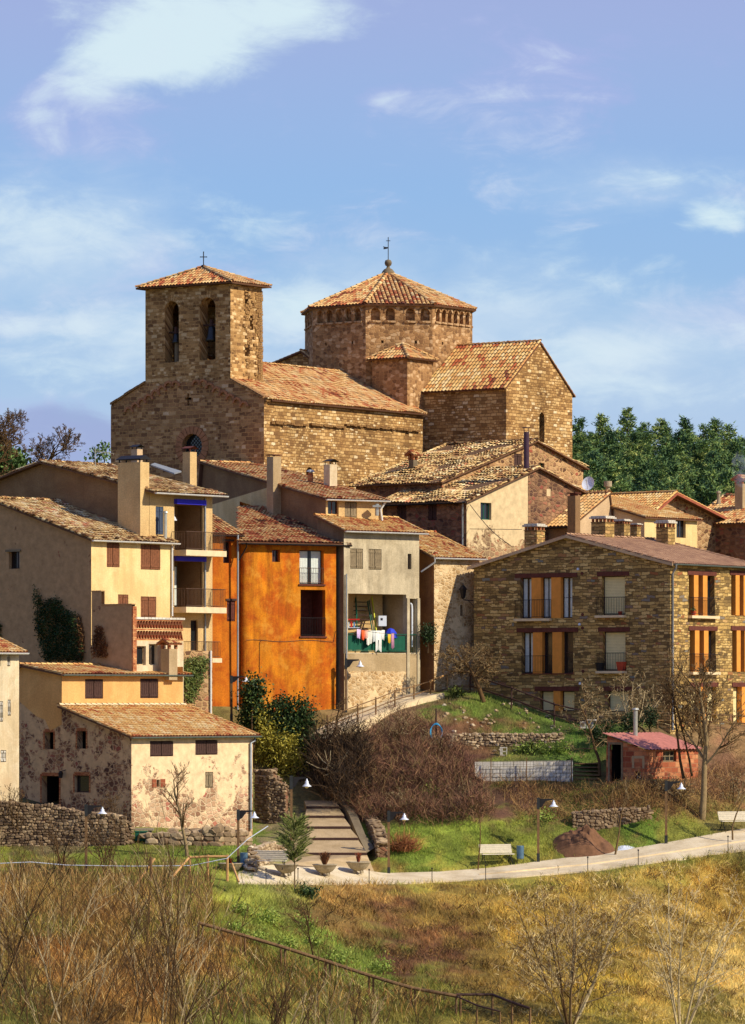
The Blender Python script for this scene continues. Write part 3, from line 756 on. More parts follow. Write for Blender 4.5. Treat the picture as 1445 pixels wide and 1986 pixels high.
class House:
    def __init__(s, name, label, cat, cpx, Y, ang, lpx, rpx, zb, group=None):
        a = R(ang); s.a = a; C = P(cpx, YH, Y); s.C = Vector((C.x, C.y)); s.Y = Y
        s.dl = Vector((-math.cos(a), math.sin(a))); s.dr = Vector((math.sin(a), math.cos(a)))
        f = lambda px, d: ((px - CX) / F * s.C.y - s.C.x) / (d.x - (px - CX) / F * d.y)
        s.LL, s.RR = f(lpx, s.dl), f(rpx, s.dr)
        s.fl = Face(s.C, s.C + s.dl * s.LL, -s.dr); s.fr = Face(s.C, s.C + s.dr * s.RR, -s.dl)
        s.fbr = Face(s.C + s.dl * s.LL, s.C + s.dl * s.LL + s.dr * s.RR, s.dl); s.fbl = Face(s.C + s.dr * s.RR, s.C + s.dr * s.RR + s.dl * s.LL, s.dr)
        s.zb = zb; s.root = empty(name, (C.x, C.y, zb), label, cat, group) if name else None
        s.hL, s.hR = [], []; s.ze = None
    def deep(s, L):
        s.LL = L; s.fl = Face(s.C, s.C + s.dl * L, -s.dr)
        s.fbr = Face(s.C + s.dl * L, s.C + s.dl * L + s.dr * s.RR, s.dl); s.fbl = Face(s.C + s.dr * s.RR, s.C + s.dr * s.RR + s.dl * L, s.dr)
    def zc(s, py): return (YH - py) * s.Y / F
    def p3(s, u, v, z):     # u along right, v along left
        q = s.C + s.dr * u + s.dl * v; return Vector((q.x, q.y, z))
    def shape(s, gable, ze, zr, rid=.5, ze2=None):
        s.g = gable; s.ze, s.zr = ze, zr
        s.glen = s.LL if gable == 'L' else s.RR; s.elen = s.RR if gable == 'L' else s.LL
        s.rd = s.glen * rid; s.ze2 = ze2 if ze2 is not None else ze
    def q(s, e, gg, z):     # e along eave wall, gg along gable wall
        return s.p3(e, gg, z) if s.g == 'L' else s.p3(gg, e, z)
    def top(s, gg):
        return s.ze + (s.zr - s.ze) * gg / s.rd if gg <= s.rd else s.zr + (s.ze2 - s.zr) * (gg - s.rd) / max(.01, s.glen - s.rd)
    def gab_outline(s, zb):
        o = [(0, zb), (s.glen, zb), (s.glen, s.ze2), (s.rd, s.zr), (0, s.ze)]
        return o if s.glen - s.rd > .02 else [(0, zb), (s.glen, zb), (s.rd, s.zr), (0, s.ze)]
    def walls(s, matL, matR, reveal=.25, name='wall'):
        gf, ef = (s.fl, s.fr) if s.g == 'L' else (s.fr, s.fl); hg, he = (s.hL, s.hR) if s.g == 'L' else (s.hR, s.hL)
        mg, me_ = (matL, matR) if s.g == 'L' else (matR, matL)
        gf2, ef2 = (s.fbl, s.fbr) if s.g == 'L' else (s.fbr, s.fbl)
        mb = MB()
        wall(mb, gf, s.gab_outline(s.zb), hg, reveal, 0)
        wall(mb, ef, rect_poly(0, s.zb, s.elen, s.ze), he, reveal, 1)
        wall(mb, gf2, s.gab_outline(s.zb), (), reveal, 0)
        wall(mb, ef2, rect_poly(0, s.zb, s.elen, s.ze2), (), reveal, 1)
        return mb.build(name, [mg, me_], s.root)
    def roof(s, tile=M_TILE, ove=.35, ovg=.3, ovg2=None, back=True, seed=1, ridge_r=.12, gut=None, up=.05, sag=0.0, stones=0, w_=.24, l_=.34, bias=None, name='roof', jit=.012, lift=.03, ovb=.3, r_=.07, uo=0):
        ovg2 = ovg if ovg2 is None else ovg2; m = (s.zr - s.ze) / s.rd; mb = MB()
        a, b = -ovg, s.elen + ovg2
        zE = s.ze - m * ove + up; zR = s.zr + up
        tiles(mb, [s.q(a, -ove, zE), s.q(b, -ove, zE), s.q(b, s.rd, zR), s.q(a, s.rd, zR)], w_, l_, seed=seed, sag=sag, bias=bias, jit=jit, lift=lift, r_=r_)
        if back and s.glen - s.rd > .1:
            m2 = (s.zr - s.ze2) / (s.glen - s.rd)
            zB = s.ze2 - m2 * ovb + up
            tiles(mb, [s.q(a, s.rd + .005, zR), s.q(b, s.rd + .005, zR), s.q(b, s.glen + ovb, zB), s.q(a, s.glen + ovb, zB)], w_, l_, seed=seed + 7, sag=sag, bias=bias, jit=jit, lift=lift, r_=r_)
        if ridge_r: ridge(mb, s.q(a, s.rd, zR + .05), s.q(b, s.rd, zR + .05), ridge_r, seed=seed)
        rn = random.Random(seed + 99)
        for side in (a + .1, b - .1):      # a course of tiles laid over each verge
            ridge(mb, s.q(side, -ove + .02, zE + .05), s.q(side, s.rd, zR + .05), .09, .36, seed + 3)
        if stones:
            for k in range(stones):
                if rn.random() < .5: e, gg = a + rn.uniform(.02, .25), rn.uniform(-ove + .1, s.rd)
                elif rn.random() < .5: e, gg = rn.uniform(a, b), s.rd + rn.uniform(-.15, .1)
                else: e, gg = rn.uniform(a, b), rn.uniform(-.1, .5)
                p = s.q(e, gg, zE + m * (gg + ove) + .12); mb.rock(p, rn.uniform(.1, .2), rn.uniform(.1, .2), rn.uniform(.05, .09), k + seed * 50, 0, rn.uniform(0, .12), rn.uniform(0, 3))
        s.zE = zE; s.m = m; s.up = up
        o = mb.build(name, [tile, M_UNDER], s.root)
        # rafter ends under the near verge
        if gut is not None:
            A = s.q(a + .05 + uo, -ove - .06, zE - .02); B = s.q(b - .05, -ove - .06, zE - .02); s.gA, s.gB = A, B
            gutter(A, B, s.root, gut)
        return o
    def roofhit(s, px, py):
        m = s.m; n = None
        p0 = s.q(0, 0, s.ze + s.up); p1 = s.q(1, 0, s.ze + s.up); p2 = s.q(0, 1, s.ze + m + s.up)
        n = (p1 - p0).cross(p2 - p0); d = Vector(((px - CX) / F, 1, (YH - py) / F)); t = p0.dot(n) / d.dot(n)
        return d * t
    def win(s, side, x0, y0, x1, y1, kind='glass', **kw):
        f = s.fl if side == 'L' else s.fr; r = f.rect(x0, y0, x1, y1); h = s.hL if side == 'L' else s.hR
        h.append(rect_poly(*r)); s.pend = getattr(s, 'pend', []); s.pend.append((f, r, kind, kw)); return r
    def fill(s):
        for f, r, kind, kw in getattr(s, 'pend', []):
            if kind == 'open': dark_room(f, r, s.root, **kw)
            elif kind == 'none': pass
            else: window(f, r, kind, s.root, **kw)

def chimney(root, base, wpx, hpx, ang, mat, cap='slab', capm=M_STONEC, name='chimney', sink=.6, ratio=1.0, pot=None):
    """square stack on a roof point; wpx = width seen in photo pixels (both faces), hpx = height"""
    s = base.y / F; a = R(ang); W = wpx * s / (math.cos(a) + math.sin(a) * ratio); D = W * ratio; H = hpx * s
    c, sn = math.cos(a), math.sin(a); ax = Vector((-c, sn, 0)); ay = Vector((sn, c, 0))
    mb = MB(); o = base + ax * (W / 2) - ay * (D / 2) + Vector((0, 0, -sink)) + ay * D * .25 - ax * W * 0
    o = base + Vector((0, 0, -sink)) + ax * (W * .5) + ay * 0
    o0 = base + Vector((0, 0, -sink)) - ax * (W * .5)
    q0 = base - ax * W / 2 - ay * D / 2 + Vector((0, 0, -sink))
    def bx(grow, z0, z1, m=None):
        m = mb if m is None else m
        m.box(q0 - ax * grow - ay * grow + Vector((0, 0, z0 + sink)), ax * (W + 2 * grow), ay * (D + 2 * grow), (0, 0, z1 - z0))
    if cap == 'slots':      # stack, small pillars, slab on top
        bx(0, -sink, H * .66); bx(.03, H * .66, H * .7)
    else: bx(0, -sink, H * .86); 
    ch = mb.build(name, mat, root)
    cb = MB()
    if cap == 'slab':
        for u in (.1, .9):
            for v in (.1, .9): cb.box(q0 + ax * (W * u - .05) + ay * (D * v - .05) + Vector((0, 0, H * .86 + sink)), ax * .1, ay * .1, (0, 0, H * .08))
        bx(.1, H * .94, H, cb)
    elif cap == 'plate':    # thin metal hood on legs
        for u in (.1, .9):
            for v in (.1, .9): cb.box(q0 + ax * (W * u - .02) + ay * (D * v - .02) + Vector((0, 0, H * .86 + sink)), ax * .04, ay * .04, (0, 0, H * .06 + .06))
        z = H * .93 + .05 + sink; A = q0 - ax * .08 - ay * .1; B = q0 + ax * (W + .08) - ay * .1; C_ = q0 + ax * (W + .08) + ay * (D + .1); D_ = q0 - ax * .08 + ay * (D + .1)
        rise = Vector((0, 0, .14)); zz = Vector((0, 0, z)); M1 = (A + D_) / 2 + rise; M2 = (B + C_) / 2 + rise
        for t_ in (0, .025):
            tt = Vector((0, 0, t_)); cb.quad(A + zz + tt, B + zz + tt, M2 + zz + tt, M1 + zz + tt); cb.quad(M1 + zz + tt, M2 + zz + tt, C_ + zz + tt, D_ + zz + tt)
    elif cap == 'slots':
        for u in np.linspace(.08, .92, 4 if W > .9 else 3):
            for v in np.linspace(.08, .92, 3): 
                if .1 < u < .9 and .1 < v < .9: continue
                cb.box(q0 + ax * (W * u - .06) + ay * (D * v - .06) + Vector((0, 0, H * .7 + sink)), ax * .12, ay * .12, (0, 0, H * .16), 1)
        bx(.1, H * .86, H * .94, cb); bx(.02, H * .94, H, cb)
    elif cap == 'tile':
        for u in (.1, .9):
            for v in (.1, .9): cb.box(q0 + ax * (W * u - .07) + ay * (D * v - .07) + Vector((0, 0, H * .86 + sink)), ax * .14, ay * .14, (0, 0, .28), 1)
        z = Vector((0, 0, H * .86 + sink + .28)); g_ = .2
        A, B, C_, D_ = [q0 + ax * u + ay * v + z for u, v in ((-g_, -g_), (W + g_, -g_), (W + g_, D + g_), (-g_, D + g_))]
        r1, r2 = (A + B) / 2 + Vector((0, 0, .28)), (C_ + D_) / 2 + Vector((0, 0, .28))
        tiles(cb, [A, D_, r2, r1], .2, .3, .05, 5, mi=2, smi=1); tiles(cb, [B, C_, r2, r1], .2, .3, .05, 6, mi=2, smi=1)
    if cb.f: cb.build('chimney_cap', [capm, M_BRK2, M_TILE], ch)
    return ch
M_PINKST = simple('reddish_voussoir', g(168, 116, 78), .95, 0, .25, 3, .4)
# ------------------------------------------------------------------ the church
ch = House('church', 'old sandstone church with bell tower and many-sided domed tower above the village', 'church', 512, 275, 35, 215, 820, 9.0)
zn = ch.zc(772); znr = ch.fl.hit(362, 692)[1]
ch.shape('L', zn, znr, .5)
T1 = ch.fl.hit(447, 650)[0]; T2 = ch.fl.hit(282, 650)[0]; ztop = ch.fl.hit(365, 556)[1]; zsh = ch.fl.hit(365, 742)[1]
gf = ch.fl
def ring(face, cu, cz, r0, r1, n, a0, a1, mb, dep=.03, mi=0):
    """voussoirs standing slightly proud of the wall round an arch"""
    for i in range(n):
        t0 = a0 + (a1 - a0) * i / n + .02; t1 = a0 + (a1 - a0) * (i + 1) / n - .02
        pts = [(cu + r * math.cos(t), cz + r * math.sin(t)) for r, t in ((r0, t0), (r1, t0), (r1, t1), (r0, t1))]
        fr_ = [face.pt(u, z, -dep) for u, z in pts]; bk = [face.pt(u, z, .02) for u, z in pts]
        mb.face(fr_, pts, mi)
        for k in range(4): mb.quad(fr_[k], fr_[(k + 1) % 4], bk[(k + 1) % 4], bk[k], mi=mi)
# west front (below the tower)
top = lambda u: ch.top(u)
ocu, ocz = gf.hit(373, 866); ocr = .80
circ = lambda cu, cz, r, n=24: [(cu + r * math.cos(2 * math.pi * i / n), cz + r * math.sin(2 * math.pi * i / n)) for i in range(n)]
cru, crz = gf.hit(365, 774)
cross = [(cru + a, crz + b) for a, b in ((-.08, -.42), (.08, -.42), (.08, -.05), (.26, -.05), (.26, .1), (.08, .1), (.08, .36), (-.08, .36), (-.08, .1), (-.26, .1), (-.26, -.05), (-.08, -.05))]
mb = MB()
zs1 = top(T1) - .0
out = [(0, 9), (ch.LL, 9), (ch.LL, zn), (T2, top(T2)), (T1, top(T1)), (0, zn)]
holes = [circ(ocu, ocz, ocr), cross]
for px, py in ((325, 722), (397, 722)):     # putlog holes
    u, z = gf.hit(px, py); holes.append(rect_poly(u - .12, z - .1, u + .12, z + .1))
zsh = min(top(T1), top(T2)) - .02
holes = [h for h in holes if max(z for _, z in h) < zsh] 
wall(mb, gf, out, holes, .45, 1)
# side wall, back
wall(mb, ch.fr, rect_poly(0, 9, ch.RR, zn), [arch_poly(*ch.fr.rect(594, 906, 607, 950))], .4, 0)
wall(mb, ch.fbr, rect_poly(0, 9, ch.RR, zn), (), 0, 0)
wall(mb, ch.fbl, ch.gab_outline(9), (), 0, 0)
# blind arcading following the gable
for side in (0, 1):
    for i in range(8):
        f = (i + .7) / 8.6; u = (1.15 + f * (ch.rd - 1.5)) if side == 0 else ch.LL - (1.15 + f * (ch.rd - 1.5))
        z = top(u) - 1.15 if abs(u - ch.rd) > 1.0 else top(u) - 1.4
        ring(gf, u, z - .05, .24, .38, 4, 0, math.pi, mb, .13, 2)
        gf.box(mb, u - .42, u - .28, z - .16, z, 0, .09) if side == 0 else gf.box(mb, u + .28, u + .42, z - .16, z, 0, .09)
ring(gf, ocu, ocz, ocr + .01, ocr + .5, 22, 0, 2 * math.pi, mb, .06, 2)
# coping of the front: thin slabs stepping down the rake
for side in (0, 1):
    lo, hi = (0, T1) if side == 0 else (T2, ch.LL); L_ = hi - lo; nb = int(L_ / .5)
    for i in range(nb):
        a = lo + i * L_ / nb; b = a + L_ / nb - .02; z = min(top(a), top(b))
        A_, B_ = gf.pt(a, top(a) + .01 + .02 * (i % 3), -.12), gf.pt(b, top(b) + .01 + .02 * (i % 3), -.12); mb.box(A_, B_ - A_, Vector((-gf.n.x, -gf.n.y, 0)) * .57, (0, 0, .13), 1)
# weathered string courses along the side wall
rn = random.Random(4)
for (x0, x1, py) in ((524, 588, 824), (600, 665, 828), (668, 812, 832)):
    z = ch.fr.hit((x0 + x1) / 2, py)[1]; a, b = ch.fr.hit(x0, py)[0], ch.fr.hit(x1, py)[0]; t = a
    while t < b:
        q = t + rn.uniform(.25, .6); ch.fr.box(mb, t, q - .02, z + rn.uniform(-.04, .04), z + .13 + rn.uniform(-.02, .03), 0, rn.uniform(.14, .24)); t = q
for i in range(60):                            # cornice under the eave
    a = i * ch.RR / 60; ch.fr.box(mb, a, a + ch.RR / 60 - .08, zn - .22, zn - .04, 0, .2)
ch.fr.box(mb, 0, ch.RR, zn - .04, zn + .04, 0, .3)
mb.build('wall', [M_CH, M_CHF, M_PINKST], ch.root)
# rose window
ob = MB(); ob.face([gf.pt(u, z, .4) for u, z in circ(ocu, ocz, ocr + .1)]); oc = ob.build('round_window', M_GLASS, ch.root)
lb = MB()
for k in range(-4, 5):
    h = math.sqrt(max(0, ocr ** 2 - (k * .18) ** 2))
    for sgn in (1, -1):
        c45 = math.cos(math.pi / 4); 
        p = [(k * .18 * c45 - h * c45 * sgn * 1, k * .18 * c45 * sgn + h * c45), (k * .18 * c45 + h * c45 * sgn, k * .18 * c45 * sgn - h * c45)]
        lb.tube([gf.pt(ocu + p[0][0], ocz + p[0][1], .38), gf.pt(ocu + p[1][0], ocz + p[1][1], .38)], .018, 4)
lb.build('lead_lattice', M_IRON, oc)
# bell tower
tw = MB(); Td = 3.55
tA = gf.pt(T1, 0); tB = gf.pt(T2, 0); dr3 = Vector((ch.dr.x, ch.dr.y, 0))
tf_r = Face((tA.x, tA.y), (tA.x + ch.dr.x * Td, tA.y + ch.dr.y * Td), -ch.dl)
Td = tf_r.hit(508, 600)[0]
tf_r = Face((tA.x, tA.y), (tA.x + ch.dr.x * Td, tA.y + ch.dr.y * Td), -ch.dl)
tf_b = Face((tA.x + ch.dr.x * Td, tA.y + ch.dr.y * Td), (tB.x + ch.dr.x * Td, tB.y + ch.dr.y * Td), ch.dr)
tf_l = Face((tB.x, tB.y), (tB.x + ch.dr.x * Td, tB.y + ch.dr.y * Td), ch.dl)
bells = [gf.rect(320, 584, 347, 702), gf.rect(387, 577, 418, 698)]
bh = [arch_poly(*b, n=10) for b in bells]
wall(tw, gf, [(T2, top(T2)), (T2, ztop), (T1, ztop), (T1, top(T1))][::-1], [], .9, 0) if False else None
wall(tw, gf, [(T1, top(T1) - .0), (T2, top(T2) - .0), (T2, ztop), (T1, ztop)], bh, .85, 0)
rh = [rect_poly(*tf_r.rect(475, 566, 482, 592)), rect_poly(*tf_r.rect(485, 612, 491, 640)), rect_poly(*tf_r.rect(475, 668, 485, 691))]
wall(tw, tf_r, rect_poly(0, zn, Td, ztop), rh, .5, 0)
L2 = tf_b.L
bb = [arch_poly(L2 * .30 - .3, bells[1][1] + .8, L2 * .30 + .3, bells[1][3] - .4), arch_poly(L2 * .73 - .3, bells[1][1] + .8, L2 * .73 + .3, bells[1][3] - .4)]
wall(tw, tf_b, rect_poly(0, zn, L2, ztop), bb, .6, 0)
wall(tw, tf_l, rect_poly(0, zn, Td, ztop), [arch_poly(Td * .3, bells[1][1] + 1, Td * .55, bells[1][3])], .5, 0)
for b in bells:
    ring(gf, (b[0] + b[2]) / 2, b[3] - (b[2] - b[0]) / 2, (b[2] - b[0]) / 2 + .02, (b[2] - b[0]) / 2 + .42, 13, 0, math.pi, tw, .03)
# rough quoins down the right edge of the tower, where the facing has fallen away
rn = random.Random(8); z = zn + 1.2
while z < ztop - .2:
    h = rn.uniform(.14, .26); d = rn.uniform(.0, .09)
    tf_r.box(tw, Td - rn.uniform(.3, .7), Td + d, z, z + h - .02, .003, rn.uniform(.02, .07)); z += h
for i in range(90):
    u = Td * .38 + rn.random() * Td * .55; z = zn + 1.2 + rn.random() * (ztop - zn - 1.6)
    tf_r.box(tw, u, u + rn.uniform(.15, .35), z, z + rn.uniform(.08, .18), .003, rn.uniform(.02, .08))
tower = tw.build('bell_tower', [M_CHT], ch.root)
dark = MB()
dark.quad(*[ch.p3(.9, v, bells[0][1] - .03) for v in (T1 + .1, T2 - .1)], *[ch.p3(Td - .6, v, bells[0][1] - .03) for v in (T2 - .1, T1 + .1)])
dark.build('belfry_floor', M_UNDER, tower)
# bells, in the tower openings
def bell(c, r, h, name, label):
    o = MB(); o.lathe(c, [(0, 0), (r * .45, -.02), (r * .55, -h * .2), (r * .62, -h * .55), (r * .78, -h * .82), (r, -h), (r * .92, -h), (r * .7, -h * .8)], 18)
    b = o.build(name, M_BELL, ch.root, True)
    y = MB(); ax = Vector((ch.dl.x, ch.dl.y, 0))
    y.tube([c - ax * .75 + Vector((0, 0, .08)), c + ax * .75 + Vector((0, 0, .08))], .06, 6); y.tube([c + Vector((0, 0, .0)), c + Vector((0, 0, .42))], .14, 6, cap=True)
    y.build('yoke', M_WOODD, b)
    return b
def inb(b, py, dep):
    u = (b[0] + b[2]) / 2; z = gf.hit(365, py)[1]; q = gf.pt(u, z, dep); return q
bell(inb(bells[1], 634, .45), .44, .95, 'bell', None)
bell(inb(bells[0], 644, .45), .32, .6, 'bell', None)
pb = MB(); q = inb(bells[0], 700, .55); pb.tube([q, q + Vector((0, 0, 1.25))], .17, 10, cap=True); pb.build('bell_shaft', M_GREYD, ch.root)
# tower roof
ap = P(403, 519, 1); uc, vc = Td / 2, (T1 + T2) / 2
cen = ch.p3(uc, vc, 0); zap = (YH - 519) / F * cen.y
og = .45; ze = ztop + .08
cs = [ch.p3(-og, T1 - og, ze), ch.p3(-og, T2 + og, ze), ch.p3(Td + og, T2 + og, ze), ch.p3(Td + og, T1 - og, ze)]
apx = Vector((cen.x, cen.y, zap)); tr = MB()
for i in range(4):
    tiles(tr, [cs[i], cs[(i + 1) % 4], apx], .25, .36, seed=20 + i, slab=.1); 
for i in range(4): ridge(tr, cs[i] + Vector((0, 0, .05)), apx + Vector((0, 0, .07)), .12, seed=i)
trf = tr.build('tower_roof', [M_TILE, M_UNDER], ch.root)
cb = MB(); cb.tube([apx, apx + Vector((0, 0, 1.0))], .035, 6); cb.tube([apx + Vector((-.2, 0, .68)), apx + Vector((.2, 0, .68))], .03, 6)
cb.lathe(apx + Vector((0, 0, .0)), [(.2, 0), (.14, .15), (0, .2)], 10)
for a in ((0, 1.0), (-.2, .68), (.2, .68)): cb.lathe(apx + Vector((a[0], 0, a[1] - .04)), [(0, 0), (.05, .04), (0, .08)], 6)
cb.build('iron_cross', M_IRON, trf)
# nave roof
ch.roof(M_TILE, ove=.35, ovg=-.42, ovg2=.1, seed=3, bias=None, sag=.1, name='nave_roof', w_=.24, l_=.36)

# octagonal drum over the crossing
mid = ch.p3(0, ch.rd, 0); k = (753 - CX) / F
t = (k * mid.y - mid.x) / (ch.dr.x - k * ch.dr.y); dc = mid + dr3 * t
s_ = dc.y / F; RD = 168 * s_; zc_ = (YH - 604) * s_; zlo = (YH - 800) * s_
th = [R(-165 + 45 * i - 0) for i in range(8)]      # -165 .. : vertex angles, facing the camera at -90
th = [R(a) for a in (-165, -120, -75, -30, 15, 60, 105, 150)]
th = [R(a) for a in (-150, -105, -60, -15, 30, 75, 120, 165)]
vp = [Vector((dc.x + RD * math.cos(a), dc.y + RD * math.sin(a), 0)) for a in th]
dm = MB(); counts = {0: 5, 1: 4, 2: 6, 7: 3, 3: 4, 4: 4, 5: 4, 6: 4}
sill = []
for i in range(8):
    A, B = vp[i], vp[(i + 1) % 8]; f = Face((A.x, A.y), (B.x, B.y), ((A + B) / 2 - dc)); L = f.L; n_ = counts[i]
    za, zb_ = zc_ - 1.12, zc_ - .2; hs = []
    pitch = (L - .5) / n_
    for j in range(n_):
        c = .25 + (j + .5) * pitch
        if i == 1 and j >= 2: c += .25
        if i == 1 and j < 2: c -= .1
        wd = pitch * .31; hs.append(arch_poly(c - wd, za + .05, c + wd, zb_ - .05, 8))
    put = [rect_poly(L * q - .08, zc_ - 2.6, L * q + .08, zc_ - 2.4) for q in (.25, .75)]
    wall(dm, f, rect_poly(0, zlo, L, zc_), hs + put, .32, 0, back=0)
    for h_ in hs:
        c = (h_[0][0] + h_[1][0]) / 2; wd = (h_[1][0] - h_[0][0]) / 2
        ring(f, c, h_[1][1] + (zb_ - .05 - wd - h_[1][1]), wd + .01, wd + .13, 5, 0, math.pi, dm, .06)
        f.box(dm, c - wd - .1, c + wd + .1, za - .1, za + .02, 0, .1)
    f.box(dm, 0, L, zc_ - .12, zc_ + .02, 0, .16)
drum = dm.build('drum_tower', [M_CHD], ch.root)
RO = 176 * s_ ; zeo = (YH - 605) * s_; za = (YH - 530) * s_; apx = Vector((dc.x, dc.y, za))
ro = MB(); cs = [Vector((dc.x + RO * math.cos(a), dc.y + RO * math.sin(a), zeo)) for a in th]
for i in range(8): tiles(ro, [cs[i], cs[(i + 1) % 8], apx], .27, .38, seed=40 + i, slab=.1, r_=.08)
for i in range(8): ridge(ro, cs[i] + Vector((0, 0, .06)), apx + Vector((0, 0, .08)), .14, .42, seed=i)
drf = ro.build('drum_roof', [M_TILE, M_UNDER], ch.root)
fb = MB(); fb.lathe(apx - Vector((0, 0, .15)), [(.45, 0), (.42, .25), (.28, .42), (.13, .5), (.1, .62), (.2, .68), (.25, .85), (.2, 1.02), (0, 1.1)], 16)
fin = fb.build('stone_finial', M_GREYD, drf, True)
vb = MB(); q = apx + Vector((0, 0, .9)); vb.tube([q, q + Vector((0, 0, 1.55))], .03, 6); vb.tube([q + Vector((-.14, 0, 1.3)), q + Vector((.14, 0, 1.3))], .025, 5)
vb.box(q + Vector((-.32, -.01, .72)), (.28, 0, .05), (0, .02, 0), (0, 0, .12)); vb.tube([q + Vector((-.35, 0, .9)), q + Vector((0, 0, .82))], .025, 4)
vb.build('weather_vane', M_IRON, drf)

def sub_house(*a): return House(None, None, None, *a)
# south transept
tp = sub_house(982, 287, 35, 797, 1110, 8.0); tp.root = ch.root
tp.shape('R', tp.zc(750), tp.fr.hit(1046, 664)[1], .5)
r_ = tp.fr.rect(1046, 800, 1056, 858); tp.hR.append(arch_poly(*r_)); tp.walls(M_CH, M_CH, .5, 'transept_wall')
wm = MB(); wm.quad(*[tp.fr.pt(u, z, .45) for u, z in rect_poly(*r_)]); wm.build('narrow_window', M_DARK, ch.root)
tp.roof(M_TILER, ove=.25, ovg=.1, seed=9, w_=.27, l_=.42, name='transept_roof', r_=.08, lift=.04)
cm = MB()
for i in range(14):
    a = i / 14 * tp.glen
    for gg in (a,): pass
# corner turret against the drum
tu = sub_house(790, 289.2, 35, 722, 838, 12.0); tu.root = ch.root
tu.shape('L', tu.zc(696), tu.zc(696) + .9, .5); tm = MB()
wall(tm, tu.fl, rect_poly(0, 14, tu.LL, tu.ze)); wall(tm, tu.fr, rect_poly(0, 14, tu.RR, tu.ze)); tm.build('turret_wall', M_CHD, ch.root)
tr = MB(); e = .3; zc2 = tu.ze + .05; ap2 = tu.p3(tu.RR * .5, tu.LL * .5, 0); ap2.z = (YH - 668) / F * ap2.y
ap2 = tu.p3(tu.RR * .45, tu.LL * .45, ap2.z); cs = [tu.p3(-e, -e, zc2), tu.p3(-e, tu.LL + e, zc2), tu.p3(tu.RR + e, tu.LL + e, zc2), tu.p3(tu.RR + e, -e, zc2)]
for i in range(4): tiles(tr, [cs[i], cs[(i + 1) % 4], ap2], .26, .36, seed=60 + i)
for i in range(4): ridge(tr, cs[i] + Vector((0, 0, .05)), ap2 + Vector((0, 0, .06)), .12, seed=i)
tr.build('turret_roof', [M_TILE, M_UNDER], ch.root)
# north transept, its roof just showing beyond the nave
nt_ = sub_house(612, 296, 35, 500, 640, 12.0); nt_.root = ch.root
nt_.shape('L', nt_.zc(703), nt_.zc(703) + .75, .22, nt_.zc(703) - .35); nt_.walls(M_CH, M_CH, .3, 'north_transept_wall'); nt_.roof(M_TILE, ove=.25, ovg=.25, seed=12, name='north_transept_roof')

# ------------------------------------------------------------------ upper left house with the loggias (D)
hd = House('tall_plaster_house', 'tall brown rendered house with blue awnings over its stacked balconies', 'house', 290, 250.3, 40, -60, 412, -1.0)
hd.shape('L', hd.zc(952), hd.fl.hit(85, 898)[1], .0 + hd.fl.hit(85, 898)[0] / hd.LL, hd.fl.hit(-60, 955)[1])
lg = [hd.fr.rect(338, 978, 394, 1068), hd.fr.rect(338, 1088, 394, 1178), None]
for r in lg[:2]: hd.hR.append(rect_poly(*r))
hd.win('R', 302, 982, 317, 1037, 'shutter', frame=M_BLSH, leafm=M_BLSH)
hd.win('R', 370, 1203, 384, 1262, 'glass', bars=(0, 0))
for x0, y0, x1, y1 in ((20, 940, 27, 950),): pass
hd.walls(M_BROWN, M_CREAM2, .12)
hd.fill()
hd.roof(M_TILEO, ove=.75, ovg=.4, ovg2=.5, seed=21, gut=M_GUTW, stones=60, sag=.12, jit=.03, lift=.04)
M_LOGW = M_BROWN
for i, r in enumerate(lg[:2]):
    dark_room(hd.fr, r, hd.root, 2.0, M_LOGW)
    f = hd.fr; aw = MB(); f.box(aw, r[0] - .02, r[2] + .02, r[3] - .02, r[3] + .26, 0.003, .25); aw.build('awning_box', M_BLUE, hd.root)
    sl = MB(); f.box(sl, r[0] - .25, r[2] + .75, r[1] - .33, r[1] - .0, .003, 1.15); bal = sl.build('balcony', M_SLAB, hd.root)
    railing(f, r[0] - .2, r[2] + .7, r[1], 1.05, 1.1, bal, M_RAIL)
    if i == 1:
        rr = (r[0] + .1, r[1] + .05, r[0] + 1.4, r[3] - .25); wb = window(Face(f.pt(0, 0, 1.0).xy, f.pt(f.L, 0, 1.0).xy), rr, 'glass', hd.root, .05, M_IRON, curtain=True, bars=(1, 1))
    else:
        fb_ = Face(f.pt(0, 0, 1.7).xy, f.pt(f.L, 0, 1.7).xy); window(fb_, (r[0] + .5, r[1] + .05, r[0] + 1.9, r[3] - .4), 'dark', hd.root, .05, M_IRON)
r = lg[0]; lp = hd.fr.pt(r[0] + .55, r[3] - .75, .5); lm = MB(); lm.lathe(lp, [(.16, -.2), (.06, 0), (.02, .05)], 12); lm.tube([lp, lp + Vector((0, 0, .75))], .012, 4); lm.build('hanging_lamp', M_LAMPW, hd.root)
f = hd.fr; rx = f.rect(395, 960, 400, 1275)
pipe([f.pt(rx[0] + .05, rx[3] - .2, -.08), f.pt(rx[0] + .05, rx[1], -.08)], hd.root, M_GUT, .055)
r3 = f.rect(338, 1200, 396, 1280); sl = MB(); f.box(sl, r3[0], r3[2] + .1, r3[1] - .15, r3[1] + .1, .003, 1.3); bal = sl.build('balcony', M_SLAB, hd.root)
railing(f, r3[0] + .6, r3[2], r3[1] + .1, .95, 1.25, bal, M_RAIL)
